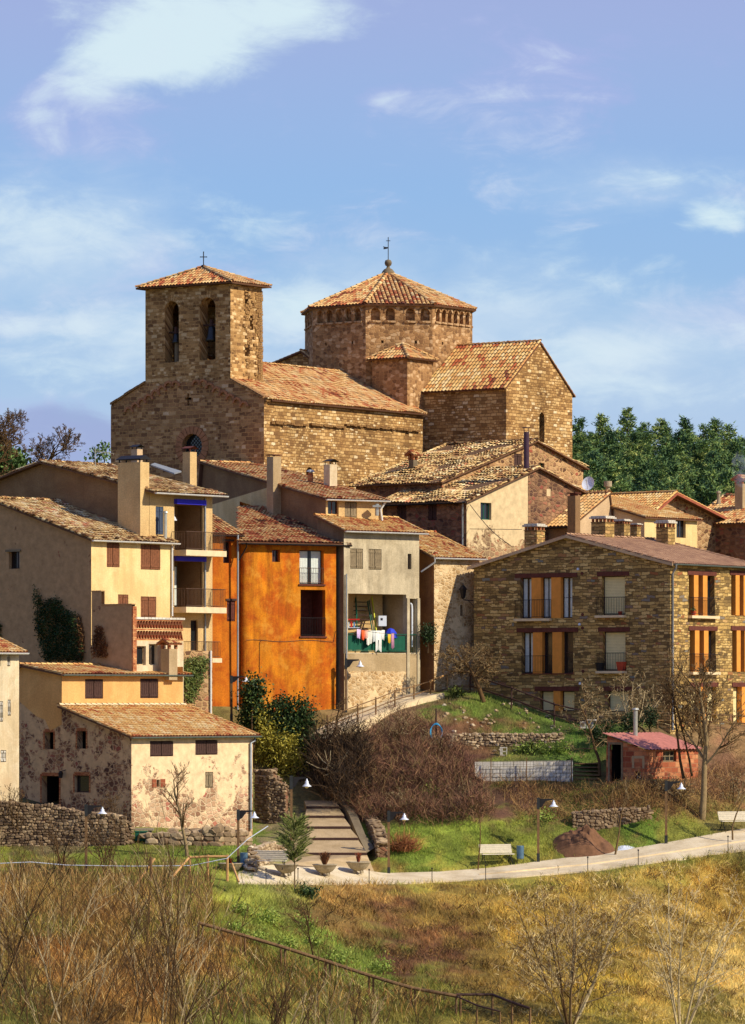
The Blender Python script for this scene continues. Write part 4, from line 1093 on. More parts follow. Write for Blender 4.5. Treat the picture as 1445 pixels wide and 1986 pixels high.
# big stack on the gable wall, two behind
f = hd.fl; c0 = f.hit(262, 1000)[0]; c1 = f.hit(246, 1000)[0]
ztp = (YH - 897) / F * 250.3; cb = MB(); f.box(cb, -.0 + .02, c1, 0, ztp, .003, .75); cc = cb.build('chimney', M_CREAM2 if False else M_TAN, hd.root)
cc.data.materials[0] = M_CREAM2
kb = MB()
for (u, d) in ((.08, .08), (.08, .66), (c1 - .1, .08), (c1 - .1, .66)): f.box(kb, u, u + .06, ztp, ztp + .16, d, d + .06)
f.box(kb, -.05, c1 + .08, ztp + .16, ztp + .2, -.08, .84)
A, B = f.pt(-.05, ztp + .2, .08), f.pt(c1 + .08, ztp + .2, .08); C_, D_ = f.pt(c1 + .08, ztp + .2, -.84), f.pt(-.05, ztp + .2, -.84)
M1, M2 = (A + D_) / 2 + Vector((0, 0, .22)), (B + C_) / 2 + Vector((0, 0, .22)); kb.quad(A, B, M2, M1); kb.quad(M1, M2, C_, D_); kb.face([A, M1, D_]); kb.face([B, M2, C_])
kb.build('chimney_cap', M_IRON, cc)
b = hd.roofhit(368, 932); chimney(hd.root, b, 27, 64, 40, M_CREAM2, 'plate', M_LINT)
b = hd.roofhit(263, 905) + Vector((0, 1.5, 0)); b.z = (YH - 900) / F * b.y; chimney(hd.root, b, 22, 33, 40, M_PINK, 'plate', M_IRON)
sk = MB(); pts = [hd.roofhit(x, y) + Vector((0, 0, .14)) for x, y in ((292, 905), (300, 902), (352, 918), (338, 922))]; sk.face(pts); sk.face([p - Vector((0, 0, .08)) for p in pts])
for i in range(4): sk.quad(pts[i], pts[(i + 1) % 4], pts[(i + 1) % 4] - Vector((0, 0, .08)), pts[i] - Vector((0, 0, .08)))
sk.build('skylight', M_GUT, hd.root)

# ------------------------------------------------------------------ left house with the ivy (C)
hc = House('ivy_house', 'cream and tan plaster house with brown board shutters and ivy on its blank wall', 'house', 177, 245.3, 40, -45, 333, -2.5)
hc.shape('L', hc.zc(1046), hc.fl.hit(-20, 968)[1], hc.fl.hit(-20, 968)[0] / hc.LL)
for a in ((207, 1052, 232, 1100), (273, 1056, 311, 1105), (273, 1157, 303, 1197), (229, 1153, 249, 1176)): hc.win('R', *a, 'shutter', leafm=M_WOOD)
hc.win('L', 17, 1069, 38, 1103, 'dark', depth=.3)
hc.walls(M_TAN if False else M_BROWNP, M_CREAM)
hc.fill(); ro_ = hc.roof(M_TILEO, ove=.3, ovg=.3, ovg2=.35, seed=31, gut=M_GUTW, stones=70, sag=.12, jit=.03, lift=.04)
# grainy right-hand strip of the lit face
sb = MB(); r = hc.fr.rect(272, 1050, 333, 1285); hc.fr.box(sb, r[0], r[2], r[1], r[3] - .1, .003, .006)
lt = MB(); r = hc.fl.rect(12, 1066, 41, 1070); hc.fl.box(lt, r[0], r[2], r[1], r[3], .0, .08); lt.build('lintel', M_GREYD, hc.root)
r = hc.fr.rect(329, 1060, 334, 1195); pipe([hc.gB - Vector((.2, 0, 0)), hc.fr.pt(r[2] - .1, r[3], -.1), hc.fr.pt(r[2] - .1, r[1], -.1)], hc.root, M_GUTW, .055)
fl = MB(); q = hc.fr.pt(hc.RR - .1, hc.ze - .2, .4); fl.tube([q, q + Vector((0, 0, 1.9))], .1, 10); fl.lathe(q + Vector((0, 0, 1.9)), [(.16, 0), (.14, .08), (0, .14)], 10); fl.build('flue_pipe', M_STEEL, hc.root)
# ------------------------------------------------------------------ terrace annex below the ivy house
ha = House('terrace_annex', 'brick terrace annex with zigzag red lattice balustrade over paired windows', 'house annex', 256, 242.9, 40, 178, 356, -5.0)
zt = ha.fr.hit(300, 1243)[1]; ha.shape('L', zt, zt + .02, .99)
ha.win('R', 262, 1253, 283, 1290, 'dark', frame=M_PALE, bars=(0, 0)); ha.win('R', 289, 1249, 306, 1290, 'glass', frame=M_WHT)
f = ha.fl; zw1, zw2 = f.hit(220, 1173)[1], f.hit(190, 1147)[1]; s1 = f.hit(197, 1160)[0]
mb = MB(); wall(mb, f, [(0, -5), (ha.LL, -5), (ha.LL, zw2), (s1, zw2), (s1, zw1), (0, zw1)], (), 0, 0)
fb_ = Face(f.pt(0, 0, .25).xy, f.pt(f.L, 0, .25).xy); wall(mb, fb_, [(0, -5), (ha.LL, -5), (ha.LL, zw2), (s1, zw2), (s1, zw1), (0, zw1)], (), 0, 0)
f.box(mb, -.02, s1, zw1, zw1 + .05, -.3, .05); f.box(mb, s1, ha.LL + .02, zw2, zw2 + .05, -.3, .05)
wall(mb, ha.fr, rect_poly(0, -4, ha.RR, zt), ha.hR, .2, 1)
mb.quad(ha.p3(0, 0, zt), ha.p3(ha.RR, 0, zt), ha.p3(ha.RR, ha.LL, zt), ha.p3(0, ha.LL, zt), mi=1)
wall(mb, ha.fbr, rect_poly(0, -4, ha.RR, zt)); wall(mb, ha.fbl, rect_poly(0, -4, ha.LL, zt))
mb.build('wall', [M_BROWNP, M_WHT], ha.root); ha.fill()
f = ha.fr; pr = MB(); f.box(pr, -.02, .28, -4, zw1 - .1, .003, .1); pr.build('brick_pier', M_BRK2, ha.root)
rl = f.rect(262, 1201, 354, 1241); mb = MB(); h = rl[3] - rl[1]
for k in range(2):
    z0 = rl[1] + .06 + k * h * .5; hh = h * .38; n_ = 17
    for i in range(n_):
        x = rl[0] + i * (rl[2] - rl[0]) / n_; dx = (rl[2] - rl[0]) / n_
        for sg in (0, 1):
            a, b = (x, x + dx / 2) if sg == 0 else (x + dx, x + dx / 2)
            A = f.pt(a, z0, .0); B = f.pt(b, z0 + hh, .0); n3 = Vector((f.n.x, f.n.y, 0)); d3 = Vector((f.d.x, f.d.y, 0)) * .035
            mb.box(A - d3 / 2 - n3 * .12, d3, n3 * .14, B - A, 0)
for zz in (rl[1] - .02, rl[1] + h * .46, rl[3] - .1): f.box(mb, rl[0], rl[2], zz, zz + .08, -.12, .05, 1)
f.box(mb, rl[0] - .05, rl[2] + .1, rl[3] - .02, rl[3] + .1, -.15, .1, 2)
mb.build('lattice_balustrade', [M_BRICK, M_BRK2, M_WBLK], ha.root)

# retaining garden wall under the loggias, with ivy
hg = House('garden_wall_block', 'tall pinkish rubble garden wall below the lowest balcony', 'wall', 352, 248, 50, 345, 412, -6.0)
hg.shape('L', hg.zc(1262), hg.zc(1262) + .02, .99); hg.walls(M_RUB, M_RUB); mb = MB()
mb.quad(*[hg.p3(u, v, hg.ze) for u, v in ((0, 0), (hg.RR, 0), (hg.RR, 4), (0, 4))]); mb.build('wall_top', M_SLAB, hg.root)
r = hg.fr.rect(407, 1262, 413, 1375); pipe([hg.fr.pt(r[0], r[3], -.08), hg.fr.pt(r[0], r[1] - .5, -.08)], hg.root, M_GUTW, .06)

# ------------------------------------------------------------------ lower left stone house (A)
zA = P(0, 1425, 243).z
hA = House('stone_farmhouse', 'two-level stone house with black shutters and a long tiled lean-to roof', 'house', 255, 234.5, 42, 38, 490, -9.5)
u1 = hA.fl.hit(120, 1350)[0]
hA.shape('L', hA.zc(1428), hA.fl.hit(120, 1371)[1], u1 / hA.LL)
hA.walls_done = False
ze_u = hA.fl.hit(120, 1308)[1]; zr_u = hA.fl.hit(40, 1292)[1]
for a in ((291, 1437, 336, 1467), (379, 1435, 422, 1464)): hA.win('R', *a, 'shutter', leafm=M_WOODD, frame=M_LINT)
hA.win('R', 398, 1497, 413, 1528, 'shutter', leafm=M_WOODG, frame=M_WOODG); hA.win('R', 304, 1512, 310, 1526, 'dark')
hA.win('L', 87, 1420, 104, 1453, 'open', dep=.9); hA.win('L', 150, 1418, 167, 1452, 'open', dep=.9)
hA.win('L', 81, 1505, 115, 1560, 'open', dep=1.4); hA.win('L', 145, 1504, 173, 1537, 'glass', bars=(0, 0))
mb = MB()
wall(mb, hA.fl, [(0, -9.5), (hA.LL, -9.5), (hA.LL, zr_u), (u1, ze_u), (u1, hA.zr), (0, hA.ze)], hA.hL, .4, 0)
wall(mb, hA.fr, rect_poly(0, -9.5, hA.RR, hA.ze), hA.hR, .16, 1)
wall(mb, hA.fbl, [(0, -9.5), (hA.LL, -9.5), (hA.LL, hA.zr), (u1, hA.zr), (0, hA.ze)], (), 0, 0)
mb.build('wall', [M_HR, M_HRL], hA.root); hA.fill()
up_ = sub_house(120, hA.fl.pt(u1, 0).y, 42, 38, 355, -9.5); up_.root = hA.root
up_.shape('L', ze_u, zr_u, .92, zr_u - .1)
for a in ((165, 1317, 200, 1355), (272, 1316, 307, 1354)): up_.win('R', *a, 'shutter', leafm=M_WOODD, frame=M_LINT)
mb = MB(); wall(mb, up_.fr, rect_poly(0, hA.zr - .8, up_.RR, ze_u), up_.hR, .16)
wall(mb, up_.fbl, rect_poly(0, hA.zr - 1, up_.LL, zr_u)); wall(mb, up_.fbr, rect_poly(0, -5, up_.RR, zr_u))
wall(mb, Face(hA.fl.pt(0, 0, -.02).xy, hA.fl.pt(hA.LL, 0, -.02).xy), [(u1, hA.zr - .95), (u1 + .9, hA.zr - 1.3), (u1 + 1.3, hA.zr - .7), (u1 + 2.0, hA.zr - .5), (hA.LL, hA.zr + .3), (hA.LL, zr_u), (u1, ze_u)])
mb.build('upper_wall', [M_OCH], hA.root); up_.fill()
up_.roof(M_TILER, ove=.3, ovg=.3, ovg2=.45, seed=41, gut=M_GUTG, stones=0, sag=.05, name='upper_roof', bias=(.55, .35))
hA.elen = hA.RR
hA.roof(M_TILER, ove=.3, ovg=.35, ovg2=.35, seed=42, gut=M_GUTG, back=False, name='lower_roof', bias=(.58, .38), ridge_r=0)
fm = MB(); hA2 = hA; A = hA.q(-.3, hA.rd - .05, hA.zr + .1); B = hA.q(up_.RR + .1, hA.rd - .05, hA.zr + .1); ridge(fm, A, B, .12, .4, 3); fm.build('flashing', M_SLAB, hA.root)
r = hA.fr.rect(484, 1430, 491, 1608); g2 = hA.fr.pt(r[0], r[3] - .3, -.1)
pipe([hA.gB - Vector((.35, 0, .0)), hA.gB - Vector((.35, 0, .25)), g2, hA.fr.pt(r[0], r[1], -.1)], hA.root, M_GUT, .065)
bs = MB(); r = hA.fr.rect(295, 1511, 320, 1527)
for a, b in ((r[0], hA.fr.hit(303, 1520)[0]), (hA.fr.hit(311, 1520)[0], r[2])): hA.fr.box(bs, a, b, r[1], r[3], .003, .03)
bs.build('brick_surround', M_BRICK, hA.root)
for (x0, y0, x1, y1) in ((87, 1420, 104, 1453), (150, 1418, 167, 1452), (81, 1505, 115, 1560), (145, 1504, 173, 1537)):
    r = hA.fl.rect(x0, y0, x1, y1); bs = MB(); t = .11
    for a in ((r[0] - t, r[0] - .002, r[1], r[3] + t), (r[2] + .002, r[2] + t, r[1], r[3] + t), (r[0], r[2], r[3] + .002, r[3] + t + .08)): hA.fl.box(bs, *a, .003, .018)
    bs.build('brick_surround', M_BRK2, hA.root)
b = P(328, 1298, 244.2); chimney(hA.root, b, 32, 46, 42, M_CONC, 'tile', M_CONC)
wl = MB(); q = hA.fl.pt(hA.fl.hit(124, 1500)[0], hA.fl.hit(124, 1500)[1], -.25); wl.lathe(q, [(.1, -.25), (.13, 0), (.16, .02), (0, .15)], 8); wl.tube([q + Vector((0, 0, .1)), hA.fl.pt(hA.fl.hit(128, 1500)[0], q.z + .2, 0)], .02, 4); wl.build('door_lantern', M_IRON, hA.root)

# white house at the very left edge (B)
hB = House('white_corner_house', 'cream washed house cut by the left edge with small shuttered windows', 'house', -120, 229, 42, -200, 37, -9.5)
hB.shape('L', hB.zc(1262), hB.zc(1262) + 1.0, .9)
for a in ((-1, 1263, 2, 1292), (14, 1265, 20, 1292), (0, 1360, 6, 1400), (15, 1357, 21, 1388), (1, 1455, 12, 1478)): hB.win('R', *a, 'shutter', leafm=M_WBLK, frame=M_LINT)
hB.walls(M_WHT, M_WHT); hB.fill(); hB.roof(M_TILER, ove=.35, ovg=.3, ovg2=.35, seed=51, gut=M_GUTW)

# ------------------------------------------------------------------ orange house (E)
hE = House('orange_house', 'bright orange plastered house with rounded corner and curtained balcony window', 'house', 465, 256, 60, 440, 652, -4.0)
zE_ = hE.fr.hit(560, 1052)[1]; hE.LL = 11.0; hE.fl = Face(hE.C, hE.C + hE.dl * hE.LL, -hE.dr)
hE.shape('L', zE_, zE_ + 2.6, .9, zE_ + 2.2)
rw = [hE.fr.rect(581, 1067, 628, 1133), hE.fr.rect(583, 1144, 631, 1234), hE.fr.rect(528, 1066, 543, 1090)]
hs = [rect_poly(*r) for r in rw]; mb = MB(); f = hE.fr; rc = .8
wall(mb, f, rect_poly(rc, -4, hE.RR, zE_), hs, .35)
back_dir = hE.C.normalized(); n_ = 8; cc_ = hE.C + hE.dr * rc          # the corner curves round into a side wall running straight back
mE = (hE.zr - hE.ze) / hE.rd; topz = lambda q: zE_ + mE * (q - hE.C).dot(hE.dl)
arc = []
for i in range(n_ + 1):
    t = i / n_; q = (1 - t) ** 2 * cc_ + 2 * t * (1 - t) * hE.C + t * t * (hE.C + back_dir * rc); arc.append(q)
arc.append(hE.C + back_dir * 12.5)
uu = rc
for p, q in zip(arc[:-1], arc[1:]):
    L_ = (q - p).length; mb.quad((p.x, p.y, -4), (q.x, q.y, -4), (q.x, q.y, topz(q)), (p.x, p.y, topz(p)), uv=[(uu, -4), (uu - L_, -4), (uu - L_, zE_), (uu, zE_)]); uu -= L_
q = arc[-1]; e_ = Vector((hE.p3(hE.RR, 9, 0).x, hE.p3(hE.RR, 9, 0).y)); o_ = hE.p3(hE.RR, 0, 0)
mb.quad((q.x, q.y, -4), (e_.x, e_.y, -4), (e_.x, e_.y, topz(e_)), (q.x, q.y, topz(q))); mb.quad((e_.x, e_.y, -4), (o_.x, o_.y, -4), (o_.x, o_.y, zE_), (e_.x, e_.y, topz(e_)))
mb.build('wall', M_ORG, hE.root)
window(f, rw[0], 'glass', hE.root, .3, M_IRON, curtain=True); bl = railing(f, rw[0][0], rw[0][2], rw[0][1], .95, .02, hE.root, M_RAIL, False)
dark_room(f, rw[1], hE.root, 1.6, M_LINT); railing(f, rw[1][0], rw[1][2], rw[1][1] - .02, 1.1, .02, hE.root, M_IRON, False)
window(f, rw[2], 'dark', hE.root, .25, M_LINT)
rfm = MB(); eo = .4; zz_ = lambda v: zE_ + .05 + mE * v
pl_ = lambda u, v: hE.p3(u, v, zz_(v))
def on_px(px, v):      # point of the roof plane at depth v seen at px
    k = (px - CX) / F; b0 = hE.C + hE.dl * v; t = (k * b0.y - b0.x) / (hE.dr.x - k * hE.dr.y); return pl_(t, v)
vt = 9.2
tiles(rfm, [on_px(462, -eo), pl_(hE.RR + .85, -eo), pl_(hE.RR + .85, vt), on_px(462, vt)], .24, .34, seed=61, sag=.06, lift=.04, bias=(.42, .36))
rfm.build('roof', [M_TILE, M_UNDER], hE.root); hE.gA = on_px(468, -eo - .06) - Vector((0, 0, .05)); hE.gB = pl_(hE.RR + .8, -eo - .06) - Vector((0, 0, .05)); gutter(hE.gA, hE.gB, hE.root, M_IRON)
for r in rw[:2]:
    fs = MB(); f.box(fs, r[0] - .08, r[2] + .08, r[1] - .09, r[1] - .003, .003, .08); fs.build('sill', M_LINT, hE.root)
sv_ = MB(); f.box(sv_, hE.RR + .003, hE.RR + .008, 0, 1, 0, .01)
# set-back left bay
he2 = sub_house(404, 255.4, 60, 385, 466, -4.0); he2.root = hE.root; he2.deep(5)
zb2 = he2.fr.hit(440, 1036)[1]; he2.shape('L', zb2, zb2 + 1.5, .9, zb2 + 1.4)
he2.win('R', 433, 1050, 449, 1092, 'dark', frame=M_LINT, depth=.3); he2.win('R', 440, 1165, 456, 1205, 'shutter', frame=M_LINT, leafm=M_LINT)
he2.walls(M_ORG2, M_ORG2, .3, 'bay_wall'); he2.fill(); he2.roof(M_TILE, ove=.35, ovg=.2, ovg2=.1, seed=62, gut=M_IRON, name='bay_roof', bias=(.45, .36))
lt = MB()
for a in ((431, 1046, 453, 1050), (438, 1161, 458, 1165)): r = he2.fr.rect(*a); he2.fr.box(lt, r[0], r[2], r[1], r[3], .003, .06)
lt.build('lintel', M_WOODD, hE.root)
q = hE.p3(.05, .1, 0); pipe([Vector((q.x - .1, q.y - .25, he2.fr.hit(462, 1038)[1])), Vector((q.x - .12, q.y - .15, -3.5))], hE.root, M_GUT, .06)
pts = [hE.gA + Vector((.1, -.02, -.05)), hE.p3(-.12, .1, hE.ze - .9)]; pipe([hE.gA + Vector((.3, 0, 0)), hE.gA + Vector((.3, .3, -.2)), Vector((q.x - .05, q.y - .2, hE.gA.z - 1.0))], hE.root, M_IRON, .04, 'gutter_pipe')
cbm = MB(); cz = f.hit(560, 1243)[1]; pp = [f.pt(x, cz + .05 * math.sin(x * 1.7), -.02) for x in np.linspace(.4, hE.RR - .2, 14)] + [f.pt(hE.RR - .05, cz + .6, -.02)]; cbm.tube(pp, .014, 3); pp2 = [f.pt(1.3, z, -.02) for z in (cz - 1.9, cz - 1, cz - .1)] + [f.pt(1.5, cz + .05, -.02)]; cbm.tube(pp2, .014, 3); cbm.build('cable', M_IRON, hE.root)

# ------------------------------------------------------------------ grey house with the open laundry terrace (F)
hF = House('grey_house', 'grey rendered house with an open terrace full of laundry behind a green railing', 'house', 667, 259, 50, 645, 813, -2.0)
hF.deep(2.5)
zF = hF.fr.hit(740, 1030)[1]; hF.shape('L', zF, zF + .85, .98)
for a in ((679, 1064, 704, 1103), (715, 1065, 740, 1105)): hF.win('R', *a, 'shutter', leafm=M_WOODG, frame=M_WOODG)
hF.win('R', 791, 1074, 798, 1104, 'dark')
rt = hF.fr.rect(675, 1152, 788, 1266); rt2 = hF.fr.rect(794, 1161, 807, 1266)
hF.hR += [rect_poly(*rt), rect_poly(*rt2)]
hF.walls(M_GREYD, M_GREY, .3); hF.fill()
hF.roof(M_TILER, ove=.35, ovg=.25, ovg2=.4, seed=71, gut=M_GUTW, bias=(.5, .3))
f = hF.fr; dark_room(f, rt, hF.root, 2.6, M_CONC); dark_room(f, rt2, hF.root, 1.2, M_CONC)
lw = MB(); r = f.rect(670, 1268, 812, 1400); r2 = f.rect(674, 1302, 787, 1385)
f.box(lw, 0, hF.RR + .01, r[1] - 1, r[3], .003, .03); lw.build('lower_wall', M_CONC, hF.root)
lw = MB(); wall(lw, Face(f.pt(0, 0, -.04).xy, f.pt(hF.RR, 0, -.04).xy), rect_poly(r2[0], r2[1] - 1, r2[2], r2[3])); lw.build('stone_panel', M_PALE, hF.root)
po = MB()
for x0, x1 in ((788, 793), (808, 813)): a = f.rect(x0, 1160, x1, 1400); f.box(po, a[0], a[2], a[1] - .5, a[3], .003, .09)
po.build('pillar', M_GREY, hF.root)
mb = MB(); z0, hh = rt[1] + .05, 1.05; n_ = int((rt[2] - rt[0]) / .1)
for i in range(n_ + 1): x = rt[0] + i * (rt[2] - rt[0]) / n_; mb.tube([f.pt(x, z0, -.02), f.pt(x, z0 + hh, -.02)], .014, 4)
for zz in (z0 + .05, z0 + hh): mb.tube([f.pt(rt[0], zz, -.02), f.pt(rt[2], zz, -.02)], .028, 4)
f.box(mb, rt[0] + .02, rt[2] - .02, z0 + .1, z0 + hh - .08, -.1, -.06)
n_ = 4
for i in range(n_ + 1): x = rt2[0] + i * (rt2[2] - rt2[0]) / n_; mb.tube([f.pt(x, z0, -.02), f.pt(x, z0 + hh, -.02)], .014, 4)
mb.tube([f.pt(rt2[0], z0 + hh, -.02), f.pt(rt2[2], z0 + hh, -.02)], .028, 4)
mb.build('railing', M_GREEN, hF.root)
# steep stair inside: two green stringers, yellow one, dark treads
def at(px, py, dep): u, z = f.hit(px, py); return f.pt(u, z, dep)
st = MB(); A0, A1 = at(712, 1228, .9), at(735, 1153, 2.2); B0, B1 = at(742, 1230, .9), at(757, 1153, 2.2)
for i in range(9):
    t = (i + .3) / 9; a, b = A0.lerp(A1, t), B0.lerp(B1, t); st.box(a, b - a, Vector((-f.n.x, -f.n.y, 0)) * .24, (0, 0, .04))
stairs = st.build('steep_stair', M_WOODD, hF.root)
sg = MB(); sg.tube([B0, B1], .04, 5); sg.tube([A0, A1], .04, 5); sg.tube([A0 + Vector((0, 0, .9)), A1 + Vector((0, 0, .7))], .022, 4); sg.tube([B0 + Vector((.1, 0, .0)), B1 + Vector((.1, 0, .0))], .03, 5)
sg.build('stringer', M_GREEN, stairs)
sg = MB(); sg.tube([B0 + Vector((.25, 0, -.1)), B1 + Vector((.3, 0, 0))], .05, 5); sg.build('handrail', M_YEL, stairs)
wp = [at(797, 1170, .1), at(800, 1172, .1), at(801, 1180, .1), at(801, 1255, .1)]; pipe(wp, hF.root, M_LAMPW, .07, 'drain_pipe')
r = f.rect(670, 1275, 676, 1385); pipe([f.pt(.12, hF.ze - 2.6, -.1), f.pt(.12, r[1] - .3, -.1)], hF.root, M_GUT, .045)
# things on the terrace
q = at(759, 1214, .9); mb = MB(); mb.cbox(q, .5, .4, .62, .3); mb.cbox(q + Vector((0, -.205, .34)), .14, .02, .14, .3, 1)
o = mb.build('water_heater', [M_LAMPW, M_IRON], None); tag(o, 'white box heater with a dark dial at the right of the laundry terrace', 'heater')
mb = MB(); q = at(765, 1234, .35); mb.lathe(q, [(.42, -.1), (.36, .2), (.2, .42), (0, .5)], 8); o = mb.build('blue_tarp_bundle', simple('tarp_blue', g(40, 60, 190), .6), None, ); tag(o, 'bright blue tarp bundle behind the green terrace railing', 'tarp')
mb = MB(); q = at(690, 1216, 1.2)
for i in range(5): mb.cbox(q + Vector((i * .17, 0, 0)), .1, .1, .3 + .06 * (i % 2), 0, i % 3)
mb.box(q + Vector((-.15, -.1, -.05)), (1.15, 0, 0), (0, .4, 0), (0, 0, .05), 2); mb.box(q + Vector((-.15, -.1, .42)), (1.15, 0, 0), (0, .4, 0), (0, 0, .08), 0)
o = mb.build('terrace_shelf', [simple('shelf_red', g(196, 50, 40)), simple('shelf_blue', g(110, 150, 190)), M_LAMPW], None); tag(o, 'shelf of red and pale blue bottles at the back of the laundry terrace', 'shelf')
M_CL = [simple('cloth_%d' % i, c, .9, 0, .1, 5) for i, c in enumerate([g(216, 190, 224), g(240, 110, 60), g(236, 160, 130), g(222, 220, 204), g(206, 210, 204), g(238, 236, 224), g(226, 190, 60), g(200, 150, 170)])]
ln = MB(); la, lb_ = at(684, 1218, -.25), at(762, 1228, -.25)
ln.tube([la.lerp(lb_, t) - Vector((0, 0, .12 * math.sin(math.pi * t))) for t in np.linspace(0, 1, 8)], .012, 3); o = ln.build('clothes_line', M_IRON, None); tag(o, 'thin clothes line strung in front of the terrace railing', 'clothes line')
for i, (x0, x1, y0, y1, ci, lab) in enumerate(((687, 695, 1220, 1238, 0, 'lilac shirt at the left end of the clothes line'), (696, 702, 1222, 1241, 1, 'orange red top hanging next to the lilac shirt'), (702, 709, 1222, 1238, 2, 'pale salmon cloth hanging beside the orange top'),
      (706, 718, 1223, 1250, 3, 'long off-white towel hanging right of the salmon cloth'), (717, 724, 1223, 1245, 4, 'narrow grey white cloth between the towel and the trousers'), (724, 735, 1223, 1262, 5, 'long white trousers, lowest hanging piece of washing'),
      (735, 741, 1222, 1241, 5, 'short white cloth right of the white trousers'), (747, 753, 1230, 1247, 6, 'small yellow cloth on the clothes line'), (754, 759, 1228, 1258, 7, 'narrow pink patterned cloth at the right end of the line'))):
    cb = MB(); n_ = 8; c_, d_ = at(x0, y0, -.25), at(x1, y1, -.25); W_ = Vector((f.d.x, f.d.y, 0)) * ((c_ - d_).xy.length); sgn = 1 if f.d.x > 0 else -1; W_ *= sgn; hh = c_.z - d_.z
    nrm = Vector((f.n.x, f.n.y, 0))
    for a in range(n_):
        for b_ in range(4):
            def pt(s, t): return c_ + W_ * (s * (1 - .12 * t)) - Vector((0, 0, hh * t * (1 - .08 * math.sin(s * 6 + i)))) + nrm * (.045 * math.sin(s * 11 + i * 2) * t)
            if ci == 5 and hh > 1 and b_ > 1 and a in (3, 4) : continue
            cb.quad(pt(a / n_, b_ / 4), pt((a + 1) / n_, b_ / 4), pt((a + 1) / n_, (b_ + 1) / 4), pt(a / n_, (b_ + 1) / 4))
    o = cb.build('hanging_garment', M_CL[ci], None); tag(o, lab, 'laundry', 'washing on the clothes line')

# ------------------------------------------------------------------ house with the dormer storey behind (G)
hG = House('long_roof_house', 'narrow house behind with long tiled roof, cream side wall and two small windows', 'house', 632, 261.2, 58, 387, 742, -1.0)
hG.shape('L', hG.zc(968), hG.fl.hit(387, 899)[1], .97)
hG.win('R', 636, 970, 657, 1003, 'glass', frame=M_LINT); hG.win('R', 669, 973, 692, 1004, 'shutter', leafm=M_WOODG, frame=M_WOODG)
hG.walls(M_BROWN, M_CREAM2); hG.fill()
r = hG.fl.rect(388, 900, 536, 1010); cw_ = MB(); zz = lambda u: hG.top(u) - .02
ff = Face(hG.fl.pt(0, 0, -.03).xy, hG.fl.pt(hG.LL, 0, -.03).xy); wall(cw_, ff, [(r[2] if False else min(r[0], r[2]), 3), (hG.LL, 3), (hG.LL, zz(hG.LL)), (r[0], zz(r[0]))]); cw_.build('cream_wall', M_CREAM, hG.root)
hG.roof(M_TILE, ove=.35, ovg=.25, ovg2=.35, seed=81, gut=M_GUTW, stones=10, sag=.08, back=True)
b = hG.roofhit(541, 935); b2 = hG.fl.pt(hG.fl.hit(541, 930)[0], 0, -.35); cb = MB(); cb.cbox(Vector((b2.x, b2.y, b2.z + (YH - 1005) / F * 262)), .62, .62, (1005 - 880) / F * 263, -R(50)); cc = cb.build('chimney', M_CONC, hG.root)
zt_ = (YH - 1005) / F * 262 + (1005 - 880) / F * 263; kb = MB(); kb.cbox(Vector((b2.x, b2.y, zt_ + .08)), .75, .75, .05, -R(50)); kb.cbox(Vector((b2.x, b2.y, zt_)), .1, .1, .1, 0); kb.build('chimney_cap', M_LINT, cc)
b = hG.roofhit(641, 944); chimney(hG.root, b, 26, 50, 50, M_WHT, 'plate', M_IRON)
b = hG.roofhit(602, 938); mb = MB(); mb.tube([b - Vector((0, 0, .3)), b + Vector((0, 0, .65))], .17, 10); mb.build('chimney', M_BRK2, hG.root); mb = MB(); mb.lathe(b + Vector((0, 0, .72)), [(.27, 0), (.2, .1), (0, .16)], 12); mb.tube([b + Vector((0, 0, .6)), b + Vector((0, 0, .74))], .1, 6); mb.build('chimney_cowl', M_STEEL, hG.root)
q = P(731, 1000, 262.4); mb = MB(); mb.tube([q, q + Vector((0, 0, .7))], .12, 8); mb.cbox(q + Vector((0, 0, .5)), .5, .4, .12); mb.build('flue_vent', M_STEEL, hG.root)
pipe([hG.gB - Vector((.3, 0, .05)), hG.gB - Vector((.6, 0, .5)), hG.fr.pt(hG.RR - .1, hG.ze - 1.2, -.1), hG.fr.pt(hG.RR + .1, hG.ze - 1.5, -.1)], hG.root, M_GUTW, .07)

# ------------------------------------------------------------------ old stone houses in the middle (H, H2)
hH = House('old_stone_house', 'old rubble house with sagging mossy tile roof and lichen-pale side wall', 'house', 905, 269.5, 40, 737, 1128, 3.0)
hH.shape('R', hH.zc(972), hH.fr.hit(1040, 908)[1], hH.fr.hit(1040, 908)[0] / hH.RR, hH.fr.hit(1128, 955)[1])
for a in ((770, 981, 788, 1012), (830, 978, 847, 1009)): hH.win('L', *a, 'shutter', leafm=M_WOODD, frame=M_WOODD)
hH.win('R', 932, 975, 953, 1008, 'dark', frame=M_GREEN)
hH.walls(M_RUBD, M_OLDL, .3); hH.fill(); hH.roof(M_TILEO, ove=.35, ovg=.3, ovg2=.3, seed=91, gut=M_IRON, stones=70, sag=.22, jit=.045, lift=.05)
rx = MB(); ff = Face(hH.fr.pt(0, 0, -.02).xy, hH.fr.pt(hH.RR, 0, -.02).xy); ua = hH.fr.hit(1024, 960)[0]
wall(rx, ff, [(ua, 3), (hH.RR, 3), (hH.RR, hH.ze2 - .05), (hH.rd, hH.zr - .05), (ua, hH.top(ua) - .05)], [rect_poly(*hH.fr.rect(1060, 948, 1068, 962))], .1, back=0); rx.build('rubble_gable', M_RUBD, hH.root)
b = hH.roofhit(801, 928); chimney(hH.root, b, 17, 42, 40, M_GREYD, 'tile', M_RUBD)
pipe([hH.q(-.05, -.42, hH.ze - .05), hH.fl.pt(.25, hH.ze - .5, -.1), hH.fl.pt(.25, hH.ze - 3.3, -.1)], hH.root, M_GUT, .06)
